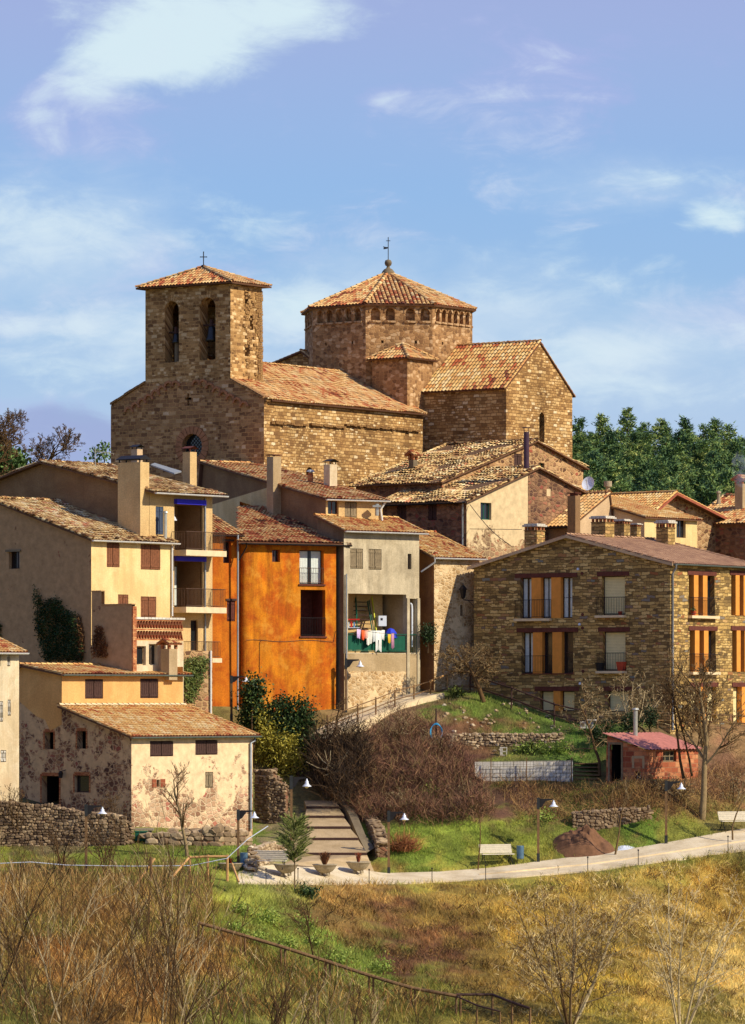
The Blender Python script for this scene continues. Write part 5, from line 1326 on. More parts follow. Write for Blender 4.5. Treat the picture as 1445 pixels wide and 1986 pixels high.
mb = MB(); A = hH.fr.pt(.2, hH.ze - .2, -.1); B = P(990, 1058, 264); mb.tube([A.lerp(B, t) - Vector((0, 0, .25 * math.sin(math.pi * t))) for t in np.linspace(0, 1, 8)], .022, 4); A = hH.fr.pt(.2, hH.ze - 1.7, -.1); B = P(1012, 1027, 265); mb.tube([A, B], .018, 4); o = mb.build('overhead_cable', M_IRON, None); tag(o, 'black cables slung from the old stone house to the modern roof', 'cable')
h2 = House('upper_stone_house', 'ruinous stone house with mossy roof just below the church', 'house', 857, 274, 40, 690, 1131, 5.0)
h2.shape('R', h2.zc(934), h2.fr.hit(1036, 856)[1], h2.fr.hit(1036, 856)[0] / h2.RR, h2.fr.hit(1131, 908)[1])
h2.win('R', 997, 880, 1012, 905, 'shutter', leafm=M_WOODD, frame=M_WOODD); h2.win('R', 1046, 898, 1056, 912, 'dark', frame=M_GREEN)
h2.walls(M_RUBD, M_RUB, .3); h2.fill(); h2.roof(M_TILEO, ove=.35, ovg=.3, ovg2=.3, seed=95, stones=90, sag=.25, jit=.05, lift=.05)
q = P(1021, 908, 272.5); mb = MB(); mb.tube([q, q + Vector((0, 0, 2.25))], .17, 12); mb.build('stove_pipe', M_FLUE, h2.root); mb = MB(); mb.cbox(q + Vector((0, 0, 2.5)), .5, .5, .04); [mb.cbox(q + Vector((a, b_, 2.2)), .03, .03, .3) for a in (-.14, .14) for b_ in (-.14, .14)]; mb.build('chimney_cap', M_FLUE, h2.root)

# small stone-and-ochre house between (I)
hI = House('small_stone_house', 'small house with pale rubble wall, ochre side and ragged tile roof', 'house', 842, 263, 50, 808, 930, 0.0)
hI.deep(5); hI.shape('L', hI.zc(1080), hI.zc(1080) + 1.6, .9)
hI.win('R', 893, 1173, 899, 1195, 'dark')
hI.walls(plaster('ochre_brown_plaster', g(176, 122, 70), g(150, 100, 60), .35, .3), M_PALE); hI.fill(); hI.roof(M_TILER, ove=.3, ovg=.3, seed=101, gut=M_GUTW, stones=14, jit=.03, bias=(.5, .4))
pipe([hI.gA, hI.gA + Vector((0, .1, -.25)), hI.p3(-.6, .5, hI.ze - .9)], hI.root, M_GUTW, .05)

# ------------------------------------------------------------------ modern stone apartment house (J)
hJ = House('apartment_house', 'modern slate-stone apartment house with timber lintels, ochre pillars and cream blinds', 'apartment building', 1300, 256, 35, 919, 1472, -3.0)
hJ.shape('L', hJ.zc(1092), hJ.fl.hit(1103, 1040)[1], hJ.fl.hit(1103, 1040)[0] / hJ.LL, hJ.fl.hit(919, 1100)[1])
grp = []
for (x0, y0, x1, y1) in ((1009, 1120, 1110, 1199), (1012, 1226, 1112, 1306), (1047, 1340, 1114, 1379)):
    r = hJ.fl.rect(x0, y0, x1, y1); hJ.hL.append(rect_poly(*r)); grp.append(r)
sg_ = []
for (x0, y0, x1, y1) in ((1167, 1117, 1212, 1193), (1169, 1225, 1213, 1301), (1178, 1340, 1219, 1380)):
    r = hJ.fl.rect(x0, y0, x1, y1); hJ.hL.append(rect_poly(*r)); sg_.append(r)
rg = []
for i, (ya, yb) in enumerate(((1116, 1194), (1223, 1303), (1332, 1402))):
    for (x0, x1) in ((1336, 1386), (1418, 1462)):
        r = hJ.fr.rect(x0 + i * 2, ya, x1 + i * 2, yb); hJ.hR.append(rect_poly(*r)); rg.append((r, i, x0))
hJ.walls(M_MOD, M_MOD, .3)
def lintel(f, r, ov, h=.26):
    m = MB(); f.box(m, r[0] - ov, r[2] + ov, r[3] + .002, r[3] + h, -.05, .05); return m.build('lintel', M_LINT, hJ.root)
f = hJ.fl
for i, r in enumerate(grp):
    lintel(f, r, .35); W_ = r[2] - r[0]
    cuts = [(0, .22), (.40, .60), (.78, 1.0)] if i < 2 else [(0, .40), (.60, 1.0)]      # measured from the right-hand side (u grows leftwards)
    cuts = [(1 - b, 1 - a) for a, b in cuts][::-1]; cuts = [(a, b) for a, b in cuts]
    prev = 0
    for j, (a, b) in enumerate(cuts):
        if a > prev + .01:
            m = MB(); f.box(m, r[0] + prev * W_, r[0] + a * W_, r[1] + .003, r[3] - .003, -.28, .02); m.build('pillar', M_OPOST, hJ.root)
        window(f, (r[0] + a * W_, r[1], r[0] + b * W_, r[3]), 'blind' if i == 2 else 'glass', hJ.root, .3, M_WOODD, curtain=(i == 0 or j == 2), bars=(0, 1 if j else 2)); prev = b
    if i < 2:
        m = MB(); ua, ub = r[0] + .42 * W_ - .1, r[2] + .3; 
        if i == 0: f.box(m, ua, ub, r[1] - .16, r[1] - .01, .003, .28); bal = m.build('balcony', M_SLAB, hJ.root); railing(f, ua + .05, ub - .03, r[1], 1.1, .24, bal, M_IRON)
        else: f.box(m, r[0], r[2], r[1] - .06, r[1] - .003, .003, .05); m.build('sill', M_LINT, hJ.root); railing(f, ua + .1, r[2], r[1], 1.05, .02, hJ.root, M_IRON, False)
for i, r in enumerate(sg_):
    lintel(f, r, .3); window(f, r, 'blind', hJ.root, .25, M_WOODD)
    if i < 2:
        m = MB(); f.box(m, r[0] - .1, r[2] + .32, r[1] - .15, r[1] - .01, .003, .3); bal = m.build('balcony', M_SLAB, hJ.root); railing(f, r[0] - .03, r[2] + .28, r[1], 1.05, .26, bal, M_IRON)
f = hJ.fr
for r, i, x0 in rg:
    lintel(f, r, .16); W_ = r[2] - r[0]; prev = 0
    for j, (a, b) in enumerate([(0, .17), (.34, .52), (.69, 1)] if i < 2 else [(0, .35), (.6, 1)]):
        if a > prev: m = MB(); f.box(m, r[0] + prev * W_, r[0] + a * W_, r[1] + .003, r[3] - .003, -.28, .05); m.build('pillar', M_OPOST, hJ.root)
        window(f, (r[0] + a * W_, r[1], r[0] + b * W_, r[3]), 'blind' if (i == 2) else 'glass', hJ.root, .3, M_WOODD, bars=(0, 1), curtain=False); prev = b
    if i < 2 and x0 < 1400:
        m = MB(); f.box(m, r[0] - .1, r[2] + .1, r[1] - .17, r[1] - .01, .003, .3); bal = m.build('balcony', M_SLAB, hJ.root); railing(f, r[0] - .05, r[2] + .05, r[1], 1.05, .26, bal, M_IRON)
hJ.roof(M_TILEM, ove=.35, ovg=.3, ovg2=.2, seed=111, gut=M_GUTG, w_=.2, l_=.3, r_=.05, lift=.02, sag=0, jit=.004, bias=(.5, .3), ridge_r=.12)
m = MB(); za_ = .14
for (g0, g1) in ((-.35, hJ.rd), (hJ.rd, hJ.glen + .3)):        # pale verge board
    a = hJ.q(-.32, g0, hJ.top(0) - hJ.m * .35 - .1 if g0 < 0 else hJ.zr - .1); b = hJ.q(-.32, g1, hJ.zr - .1 if g0 < 0 else hJ.ze2 - (hJ.zr - hJ.ze2) / (hJ.glen - hJ.rd) * .3 - .1)
    m.box(a, b - a, hJ.p3(.05, 0, 0) - hJ.p3(0, 0, 0), (0, 0, .15)); 
m.build('verge_board', M_PINK, hJ.root)
pipe([hJ.gA + Vector((.12, 0, 0)), hJ.gA + Vector((.12, .1, -.25)), hJ.fr.pt(.12, hJ.ze - .6, -.1), hJ.fr.pt(.12, -2, -.1)], hJ.root, M_GUT, .06)
for (px, pyb, wp_, hp_) in ((1169, 1040, 45, 39), (1207, 1037, 30, 30), (1233, 1035, 20, 20), (1291, 1055, 37, 46)):
    b = hJ.roofhit(px, pyb); chimney(hJ.root, b, wp_, hp_, 35, M_MOD, 'slots', M_WBLK, sink=.9)
b = hJ.q(2.2, hJ.rd + 2.2, 0); k = (1037 - CX) / F; b = P(1037, 1058, 262.5); chimney(hJ.root, b, 40, 42, 35, M_MOD, 'slots', M_WBLK, sink=1.6)
for (px, py) in ((1123, 1104), (1126, 1211), (1127, 1326)):
    u, z = hJ.fl.hit(px, py); m = MB(); m.lathe(hJ.fl.pt(u, z, -.12), [(0, -.08), (.09, -.05), (.07, .06), (0, .1)], 8); m.build('wall_light', M_LAMPW, hJ.root)
m = MB()
for (px, py) in ((1129, 1112), (1130, 1192), (1130, 1218), (1131, 1302)):
    u, z = hJ.fl.hit(px, py); m.tube([hJ.fl.pt(u, z, .02), hJ.fl.pt(u, z, -.03)], .1, 10, cap=True)
m.build('vent_cap', M_LINT, hJ.root)
# flower pots on the balconies
M_POT = simple('terracotta', g(176, 70, 44), .8)
def pot(p, s, label, c=M_POT, lf=True):
    m = MB(); m.lathe(p, [(0, 0), (.1 * s, 0), (.15 * s, .24 * s), (.12 * s, .24 * s)], 10); r0 = empty('flower_pot', p, label, 'flower pot'); m.build('pot', c, r0)
    if lf:
        l = MB(); rn = random.Random(int(p.x * 100))
        for i in range(40):
            q = p + Vector((rn.gauss(0, .07), rn.gauss(0, .07), .26 + abs(rn.gauss(0, .08)))) ; d = Vector((rn.gauss(0, 1), rn.gauss(0, 1), 1)).normalized() * .09; e_ = d.orthogonal() * .3; l.face([q, q + d * .5 + e_, q + d, q + d * .5 - e_], tv=rn.random())
        l.build('leaves', M_LEAF, r0)
r = sg_[0]; pot(hJ.fl.pt(r[0] + .25, r[1], -.12), .9, 'terracotta pot on the upper single balcony of the apartment house', lf=False)
r = sg_[1]; pot(hJ.fl.pt(r[0] + .2, r[1], -.12), 2.2, 'tall red pot on the lower single balcony of the apartment house', lf=False)
pot(hJ.fl.pt(r[2] + .1, r[1], -.12), 2.0, 'dark tub on the lower single balcony of the apartment house', M_IRON, True)
r = rg[0][0]; pot(hJ.fr.pt(r[0] + .3, r[1], -.15), 1.0, 'small potted plant on the sunny side balcony of the apartment house')
# wall lantern at its left corner
u, z = hJ.fl.hit(921, 1165); b = hJ.fl.pt(hJ.LL, z, -.05); lr = empty('wall_lantern', b, 'black wrought iron lantern bracketed to the left corner of the apartment house', 'lantern')
m = MB(); e_ = b + Vector((-.62, 0, .05)); m.tube([b, e_], .03, 5); m.tube([b + Vector((0, 0, -.3)), b + Vector((-.3, 0, 0))], .02, 4); m.build('bracket', M_IRON, lr)
m = MB(); q = e_ + Vector((0, 0, .1)); m.lathe(q, [(.05, -.05), (.13, .05), (.2, .5), (.27, .52), (.1, .75), (.03, .78), (.03, .9), (0, .92)], 4); m.build('lamp_housing', M_IRON, lr); m = MB(); m.lathe(q, [(.135, .1), (.185, .45)], 4); 
m.build('lamp_glass', M_BLIND, lr)

# ------------------------------------------------------------------ houses behind the apartment roof (K, K2, K3, L)
hK = House('dish_house', 'cream house with a satellite dish and flue on its sunlit roof', 'house', 1250, 276, 40, 1108, 1352, 4.0)
hK.shape('L', hK.zc(1003), hK.fl.hit(1108, 962)[1], .97)
hK.win('R', 1312, 1008, 1330, 1043, 'glass', frame=M_WOODD); hK.win('R', 1276, 1000, 1290, 1010, 'dark')
hK.walls(M_PINK, M_CREAM); hK.fill(); hK.roof(M_TILER, ove=.3, ovg=.25, ovg2=.3, seed=121, gut=None, bias=(.62, .3))
b = hK.roofhit(1179, 968); m = MB(); m.tube([b - Vector((0, 0, .3)), b + Vector((0, 0, .8))], .13, 10); m.tube([b + Vector((0, 0, .8)), b + Vector((0, 0, 1.15))], .26, 14, cap=True); m.build('flue_pipe', M_STONEC, hK.root)
b = hK.roofhit(1152, 965); ds = empty('satellite_dish', b, 'white satellite dish on the ridge of the cream house', 'satellite dish')
m = MB(); m.tube([b - Vector((0, 0, .2)), b + Vector((0, 0, .6)), b + Vector((-.2, -.1, .75))], .03, 6); m.build('mast', M_IRON, ds)
m = MB(); c = b + Vector((-.35, -.2, .85)); dd = Vector((-.35, -.85, .35)).normalized(); e1 = dd.orthogonal().normalized(); e2 = dd.cross(e1)
e1 = Vector((0, 0, 1)) - dd * dd.z; e1.normalize(); e2 = dd.cross(e1)
for i in range(5):
    for k in range(20):
        def dp(i, k): a = 2 * math.pi * k / 20; rr = i / 5; return c + e1 * math.cos(a) * .48 * rr + e2 * math.sin(a) * .42 * rr + dd * (.12 * rr * rr)
        m.quad(dp(i, k), dp(i, k + 1), dp(i + 1, k + 1), dp(i + 1, k))
m.build('dish', M_LAMPW, ds); m = MB(); m.tube([c - e1 * .4, c + dd * .5], .02, 4); m.cbox(c + dd * .5, .08, .08, .1); m.build('receiver_arm', M_STEEL, ds)
k2 = House('gabled_rear_house', 'house with a deep red-brown gable verge behind the dish roof', 'house', 1262, 281, 42, 1118, 1402, 4.0)
k2.shape('R', k2.zc(988), k2.fr.hit(1297, 957)[1], k2.fr.hit(1297, 957)[0] / k2.RR, k2.fr.hit(1402, 1010)[1])
k2.walls(M_RUB, M_RUB); k2.roof(M_TILER, ove=.2, ovg=.7, ovg2=.2, seed=125, bias=(.6, .3)); m = MB()
for (g0, g1, z0, z1) in ((-.2, k2.rd, k2.ze - k2.m * .2, k2.zr), (k2.rd, k2.glen + .3, k2.zr, k2.ze2 - (k2.zr - k2.ze2) / (k2.glen - k2.rd) * .3)):
    a = k2.q(-.72, g0, z0 - .12); b = k2.q(-.72, g1, z1 - .12); m.box(a, b - a, k2.p3(0, .06, 0) - k2.p3(0, 0, 0), (0, 0, .16))
m.build('verge_board', simple('red_brown_board', g(150, 82, 58), .8), k2.root)
k3 = House('left_tile_house', 'low house with bright ribbed tile roof left of the dish house', 'house', 1112, 274.5, 40, 1014, 1190, 4.0)
k3.shape('R', k3.zc(1018), k3.fr.hit(1170, 958)[1], .9); k3.walls(M_BROWN, M_PINK); k3.roof(M_TILE, ove=.3, ovg=.1, ovg2=.1, seed=127, w_=.3, l_=.42, r_=.09, gut=M_IRON, bias=(.72, .2))
m = MB(); q = P(1113, 1045, 273.0); m.cbox(q + Vector((0, 0, -1)), .62, .5, (1045 - 962) / F * 273 + 1, -R(40)); c_ = m.build('chimney', M_BROWN, k3.root); m = MB(); m.cbox(q + Vector((0, 0, (1045 - 962) / F * 273 + .15)), .7, .6, .05, -R(40)); m.cbox(q + Vector((0, 0, (1045 - 962) / F * 273)), .4, .3, .16, -R(40)); m.build('chimney_cap', M_LINT, c_)
hL_ = House('dark_stone_house', 'dark rubble house at the right edge with a smoking chimney', 'house', 1465, 284, 40, 1340, 1600, 4.0)
hL_.shape('R', hL_.zc(1012), hL_.zc(1012) + 1.9, .5); hL_.walls(M_RUBD, M_RUB); hL_.roof(M_TILE, ove=.3, ovg=.3, seed=131, stones=20, jit=.03, bias=(.6, .35))
b = hL_.roofhit(1438, 985); chimney(hL_.root, b, 26, 54, 40, M_CONC, 'tile', M_LINT)
b = hL_.roofhit(1394, 978); m = MB(); m.lathe(b, [(.2, -.3), (.12, .3), (.1, .7), (.16, .72), (.14, .85), (0, .9)], 10); m.build('chimney_pot', M_STONEC, hL_.root)

# ------------------------------------------------------------------ brick shed
sh = House('brick_shed', 'small red block shed with rusty red corrugated roof beside the garden', 'shed', 1253, 247.5, 42, 1176, 1354, -7.5)
sh.shape('L', sh.zc(1455), sh.fl.hit(1176, 1427)[1], .97)
rd_ = sh.win('L', 1183, 1444, 1205, 1516, 'open', dep=1.5); sh.win('R', 1286, 1456, 1312, 1477, 'dark', frame=M_WOODG, bars=(2, 2))
sh.win('L', 1232, 1496, 1243, 1512, 'glass', frame=M_WBLK)
sh.walls(M_BRICK, M_BRICK, .15); sh.fill()
m = MB(); r = rd_; t = .12
for a in ((r[0] - t, r[0] - .002, r[1], r[3] + t), (r[2] + .002, r[2] + t, r[1], r[3] + t), (r[0], r[2], r[3] + .002, r[3] + t)): sh.fl.box(m, *a, .003, .03)
m.build('door_frame', M_WOODG, sh.root)
m = MB(); r = sh.fl.rect(1226, 1466, 1250, 1490); r_in = sh.fl.rect(1230, 1471, 1246, 1488)
for a in ((r[0], r_in[0], r[1], r[3]), (r_in[2], r[2], r[1], r[3]), (r_in[0], r_in[2], r_in[3], r[3])): sh.fl.box(m, *a, .003, .015)
m.build('mortar_patch', M_CONC, sh.root)
m = MB(); m_ = (sh.zr - sh.ze) / sh.rd; e0, e1_ = -.25, sh.RR + .2; n_ = 70
prev = None
for i in range(n_ + 1):
    e = e0 + (e1_ - e0) * i / n_; hz = .035 * math.sin(i * math.pi * .5 * 2 * .5) + .12
    a = sh.q(e, -.25, sh.ze - m_ * .25 + hz); b = sh.q(e, sh.rd + .15, sh.zr + m_ * .15 + hz)
    if prev: m.quad(prev[0], a, b, prev[1])
    prev = (a, b)
zz = sh.ze - m_ * .25
m.build('corrugated_roof', M_CORR, sh.root)
m = MB(); q = sh.q(sh.RR * .42, sh.rd * .85, sh.zr - .1); m.tube([q, q + Vector((0, 0, 1.5))], .13, 12); m.lathe(q + Vector((0, 0, 1.5)), [(.13, 0), (.13, .06), (.22, .08), (.2, .16), (0, .2)], 12); m.build('flue_pipe', M_STEEL, sh.root)
# ------------------------------------------------------------------ path, steps, ground pieces
mb = MB(); cols = PCOLS; nr_ = 8; grid = []
for a, b in PEDGE:
    row = []
    for j in range(nr_ + 1):
        p = a.lerp(b, j / nr_); row.append(Vector((p.x, p.y, a.z + (b.z - a.z) * j / nr_ + .02)))
    grid.append(row)
for i in range(len(cols) - 1):
    for j in range(nr_):
        q = [grid[i][j], grid[i + 1][j], grid[i + 1][j + 1], grid[i][j + 1]]
        mb.quad(*q, uv=[(p.x, p.y) for p in q])
    a, b = grid[i][0], grid[i + 1][0]; mb.quad(a, b, b - Vector((0, 0, .3)), a - Vector((0, 0, .3)))
def path_mat():
    m, nt, b = new_mat('pale_gravel_path', .95); p = obc(nt)
    c = nt.ramp(nt.noise(p, .8, 6, .7).outputs[0], [(.3, g(196, 176, 138, .9)), (.55, g(226, 208, 170, .9)), (.75, g(236, 222, 190, .9))])
    c = nt.mix(1.0, c, nt.ramp(nt.noise(p, 14, 4, .7).outputs[0], [(.3, (.8,) * 3), (.7, (1.08,) * 3)]), 'MULTIPLY')
    nt.put(b.inputs['Base Color'], c); bump(nt, b, nt.noise(p, 20, 4, .7).outputs[0], .3, .02); return m
M_PATH = path_mat(); o = mb.build('path', M_PATH, None, True); tag(o, kind='structure')
mb = MB()          # kerb line between pavement and lane at the right
for i in range(len(cols) - 1):
    if cols[i] < 930: continue
    a, b = grid[i][3], grid[i + 1][3]; d = (b - a).normalized(); s = Vector((-d.y, d.x, 0)) * .13
    mb.box(a + Vector((0, 0, -.05)), b - a, s, (0, 0, .12))
o = mb.build('kerb', M_SLAB, None); tag(o, kind='structure')

# broad steps up towards the bamboo
st = empty('stone_steps', G(640, 1678), 'broad concrete steps with a side ramp climbing from the planters', 'steps')
lv = [(1684, 1660, 570, 716), (1658, 1632, 583, 712), (1629, 1610, 588, 695), (1607, 1590, 590, 680), (1586, 1572, 592, 668), (1568, 1556, 594, 658), (1552, 1540, 590, 650)]
FR = []
for (y0, y1, x0, x1) in lv: FR.append((G(x0, y0), G(x1, y0)))
for i in range(len(FR)):          # even out the depths so every tread is level across
    ym = (FR[i][0].y + FR[i][1].y) / 2; FR[i] = (P(lv[i][2], lv[i][0], ym), P(lv[i][3], lv[i][0], ym))
def far_at(px):
    k = (px - 462) / 12; i_ = int(k); a, b = PEDGE[i_][1], PEDGE[i_ + 1][1]; return P(px, poly_at(far, px), a.y + (b.y - a.y) * (k - i_))
FR[0] = (far_at(548) - Vector((0, 0, .11)), far_at(726) - Vector((0, 0, .11)))
for i in range(len(FR) - 1):
    (A, B), (D_, C_) = FR[i], FR[i + 1]; m = MB(); dz = Vector((0, 0, -.9)); rise = max(.06, (C_.z - B.z)); up_z = Vector((0, 0, .12)); dn_ = Vector((0, 0, .12 - min(.14, rise * .6)))
    A, B, C_, D_ = A + up_z, B + up_z, C_ + dn_, D_ + dn_
    m.quad(A, B, C_, D_); m.quad(A + dz, B + dz, B, A); m.quad(B, B + dz, C_ + dz, C_); m.quad(A, A + dz, D_ + dz, D_)
    m.box(A + Vector((0, -.03, -.12)), B - A, (0, .16, 0), (0, 0, .125), 1)
    m.build('step', [M_CONC, M_WOODD], st)
m = MB(); up_ = Vector((0, 0, .16)); pts = [(G(726, 1657) + up_, G(711, 1664) + up_), (G(708, 1627) + up_, G(692, 1628) + up_), (G(692, 1590) + up_, G(676, 1589) + up_), (G(672, 1557) + up_, G(656, 1553) + up_)]
for (a, b), (c, d) in zip(pts[:-1], pts[1:]):
    u = Vector((0, 0, .1)); m.quad(a + u, b + u, d + u, c + u); m.quad(a + u, c + u, c - u * 8, a - u * 8); m.quad(b + u, d + u, d - u * 8, b - u * 8)
m.build('ramp', M_GREYD, st)
def rubble_wall(name, label, pts, thick, seed, sz=.26, cat='wall', mat=M_ROCK, cap=True, base=-.3, tone=(0, 1), core=M_RUBD):
    """pts: list of (ground point, top height above it). Stones laid in front of and on top of a solid core"""
    r0 = empty(name, pts[0][0], label, cat); m = MB(); c = MB(); rn = random.Random(seed)
    for (a, ha_), (b, hb_) in zip(pts[:-1], pts[1:]):
        a, b = Vector(a), Vector(b); d = Vector((b.x - a.x, b.y - a.y, 0)); L = d.length; d.normalize(); n = Vector((d.y, -d.x, 0))
        if n.dot(-a) < 0: n = -n
        q = [a - n * thick, b - n * thick, b, a]
        tops = [q[0] + Vector((0, 0, ha_ - .06)), q[1] + Vector((0, 0, hb_ - .06)), q[2] + Vector((0, 0, hb_ - .06)), q[3] + Vector((0, 0, ha_ - .06))]
        bots = [p + Vector((0, 0, base - .4)) for p in q]
        c.quad(*tops)
        for i in range(4): c.quad(bots[i], bots[(i + 1) % 4], tops[(i + 1) % 4], tops[i])
        for face_ in (0, 1):
            z = base; hm = max(ha_, hb_)
            while z < hm:
                hh = rn.uniform(.45, .8) * sz; u = rn.uniform(-.3, 0) * sz
                while u < L:
                    w_ = rn.uniform(.5, 1.5) * sz; t = min(1, max(0, (u + w_ / 2) / L)); h = ha_ + (hb_ - ha_) * t
                    if z < h - .02:
                        k_ = rn.uniform(.9, 1.25); p = a.lerp(b, t) + (n * .0 if face_ == 0 else -n * thick) + Vector((0, 0, z + hh / 2 + rn.uniform(-.03, .03)))
                        m.rock(p, w_ * .54, rn.uniform(.07, .15), hh * .52 * k_, rn.random(), 0, min(.99, max(.01, tone[0] + (tone[1] - tone[0]) * rn.random() ** 1.3)), math.atan2(d.y, d.x) + rn.uniform(-.1, .1))
                    u += w_ * .97
                z += hh * .93
        if cap:
            u = 0
            while u < L:
                w_ = rn.uniform(.8, 1.8) * sz; t = min(1, u / L); h = ha_ + (hb_ - ha_) * t
                m.rock(a.lerp(b, t) - n * thick / 2 + Vector((0, 0, h)), w_ * .6, thick * .6, sz * .35, rn.random(), 0, min(.99, tone[0] + (tone[1] - tone[0]) * rn.uniform(.2, 1)), math.atan2(d.y, d.x)); u += w_
    c.build('wall_core', core, r0); m.build('stones', mat, r0); return r0
rubble_wall('stair_wall', 'low mossy stone wall slanting down beside the broad steps', [(PS(733, 1658, 239.5), .62), (PS(722, 1630, 242), .75), (PS(703, 1600, 245.5), .75), (PS(683, 1568, 249.5), .7)], .55, 3, .26, tone=(.2, .7))
rubble_wall('rubble_wall', 'long tumbled rubble wall below the stone farmhouse door', [(G(-30, 1642), 2.15), (G(20, 1642), 2.3), (G(60, 1642), 2.1), (G(105, 1642), 2.05), (G(150, 1642), 1.8), (G(200, 1642), 1.7), (G(240, 1640), 1.5), (G(256, 1638), 1.0)], .6, 5, .25, tone=(0, .7))
rubble_wall('boulder_footing', 'row of big boulders along the foot of the lit farmhouse wall', [(G(285, 1640), .45), (G(340, 1640), .6), (G(420, 1642), .8), (G(482, 1640), .7)], .6, 6, .5, tone=(.2, .85))
rubble_wall('ruined_pillar_wall', 'ruined rubble wall end beside the yellow bamboo', [(PS(494, 1600, 251.6), 3.0), (PS(522, 1603, 250.4), 3.1), (PS(552, 1608, 249.2), 2.3)], .6, 7, .26, tone=(.1, .7))
rubble_wall('dry_stone_wall', 'dry stone retaining wall under the brown grass bank by the dirt mound', [(G(1112, 1608), .8), (G(1160, 1610), 1.0), (G(1215, 1602), .8), (G(1262, 1588), .5)], .5, 8, .28, tone=(.1, .7))
rubble_wall('garden_stone_row', 'low tumbled stone row across the garden terrace', [(G(872, 1440), .35), (G(930, 1447), .65), (G(1000, 1448), .6), (G(1088, 1440), .45)], .9, 9, .24, tone=(.2, .95), base=-.2)
rubble_wall('bench_rockery', 'curved rockery of pale stones behind the left bench', [(G(494, 1692), .2), (G(502, 1678), .8), (G(530, 1664), .7), (G(560, 1660), .4)], .5, 10, .3, tone=(.4, 1))
# loose stones scattered on the knoll
rn = random.Random(12); m = MB()
for i in range(70):
    px, py = rn.uniform(860, 1090), rn.uniform(1365, 1460); p = G(px, py, 245, 275); s = rn.uniform(.05, .13); m.rock(p + Vector((0, 0, s * .4)), s * 1.4, s, s * .8, i, 0, rn.uniform(.4, 1), rn.uniform(0, 3))
o = m.build('loose_stones', M_ROCK, None); tag(o, 'loose stones scattered over the grassy knoll', 'stones', kind='stuff')

# white block retaining wall with wire fence
A, B = G(921, 1519, 246, 252), G(1111, 1519, 246, 252); A.y = B.y = 249.6; A.x = (921 - CX) / F * 249.6; B.x = (1111 - CX) / F * 249.6; A.z = PS(0, 1519, 249.6).z; B.z = A.z
wr = empty('white_block_wall', A, 'white concrete block retaining wall below the garden', 'wall'); m = MB(); f = Face(A.xy, B.xy)
L = f.L; zt_ = A.z + 1.05; wall(m, f, [(0, A.z + .25), (L * .12, A.z - .1), (L, A.z - .3), (L, zt_ + .06), (0, zt_)]); m.quad(f.pt(0, zt_), f.pt(L, zt_ + .06), f.pt(L, zt_ + .06, .3), f.pt(0, zt_, .3)); m.quad(f.pt(L, A.z - .3), f.pt(L, zt_ + .06), f.pt(L, zt_ + .06, .3), f.pt(L, A.z - .3, .3)); m.quad(f.pt(0, A.z), f.pt(0, zt_), f.pt(0, zt_, .3), f.pt(0, A.z, .3))
m.build('block_face', M_WBLK, wr)
fr_ = empty('wire_fence', A, 'thin wire mesh fence on posts in front of the white block wall', 'fence'); m = MB()
for px in (952, 1021, 1108): u = f.hit(px, 1500)[0]; m = MB(); m.tube([f.pt(u, A.z - .3, -.3), f.pt(u, zt_ + .25, -.3)], .03, 5); m.build('post', M_POST, fr_)
m = MB()
for i in range(26): u = L * (.16 + .84 * i / 25); m.tube([f.pt(u, A.z - .1, -.3), f.pt(u, zt_ + .1, -.3)], .007, 3)
for z in (.15, .4, .65, .9, 1.1): m.tube([f.pt(L * .16, A.z + z, -.3), f.pt(L, A.z + z + .03, -.3)], .007, 3)
m.build('wire_mesh', M_IRON, fr_)
# garden steps by the shed
gs = empty('garden_steps', G(1138, 1510), 'short dark plank steps between the white wall and the shed', 'steps')
for i in range(5):
    m = MB(); p = PS(1113, 1512 - i * 7.5, 249.8 + i * .5); m.box(p, (50 / F * 250, 0, 0), (0, .5, 0), (0, 0, .06)); m.build('tread', M_POST, gs)
# upper kerbed path and its pale retaining edge
mb = MB(); e = [(640, 1432, 251.5), (700, 1403, 254.5), (760, 1378, 257.2), (820, 1356, 259.6), (862, 1346, 260.6)]
pr = [PS(*c) for c in e]
for a, b in zip(pr[:-1], pr[1:]):
    mb.box(a - Vector((0, 0, .55)), b - a, Vector((-.18, .12, 0)), (0, 0, .62))
o = mb.build('retaining_kerb', M_SLAB, None); tag(o, kind='structure')
mb = MB()
for a, b in zip(pr[:-1], pr[1:]):
    k = Vector((-1.6, 1.7, .12)); u = Vector((0, 0, -.02)); mb.quad(a + u, b + u, b + k, a + k)
o = mb.build('upper_path', M_PATH, None); tag(o, kind='structure')
ss = empty('upper_steps', PS(870, 1335, 263), 'shallow timber-edged steps climbing between the houses', 'steps')
for i in range(7):
    m = MB(); p = PS(818 + i * 5, 1342 - i * 9.5, 263 + i * 1.0); q = PS(922, 1342 - i * 9.5, 263 + i * 1.0); m.box(p - Vector((0, 0, .5)), q - p, (0, 1.1, 0), (0, 0, .5)); m.box(p - Vector((0, .05, .02)), q - p, (0, .1, 0), (0, 0, .12), 1); m.build('step', [M_CONC, M_POST], ss)

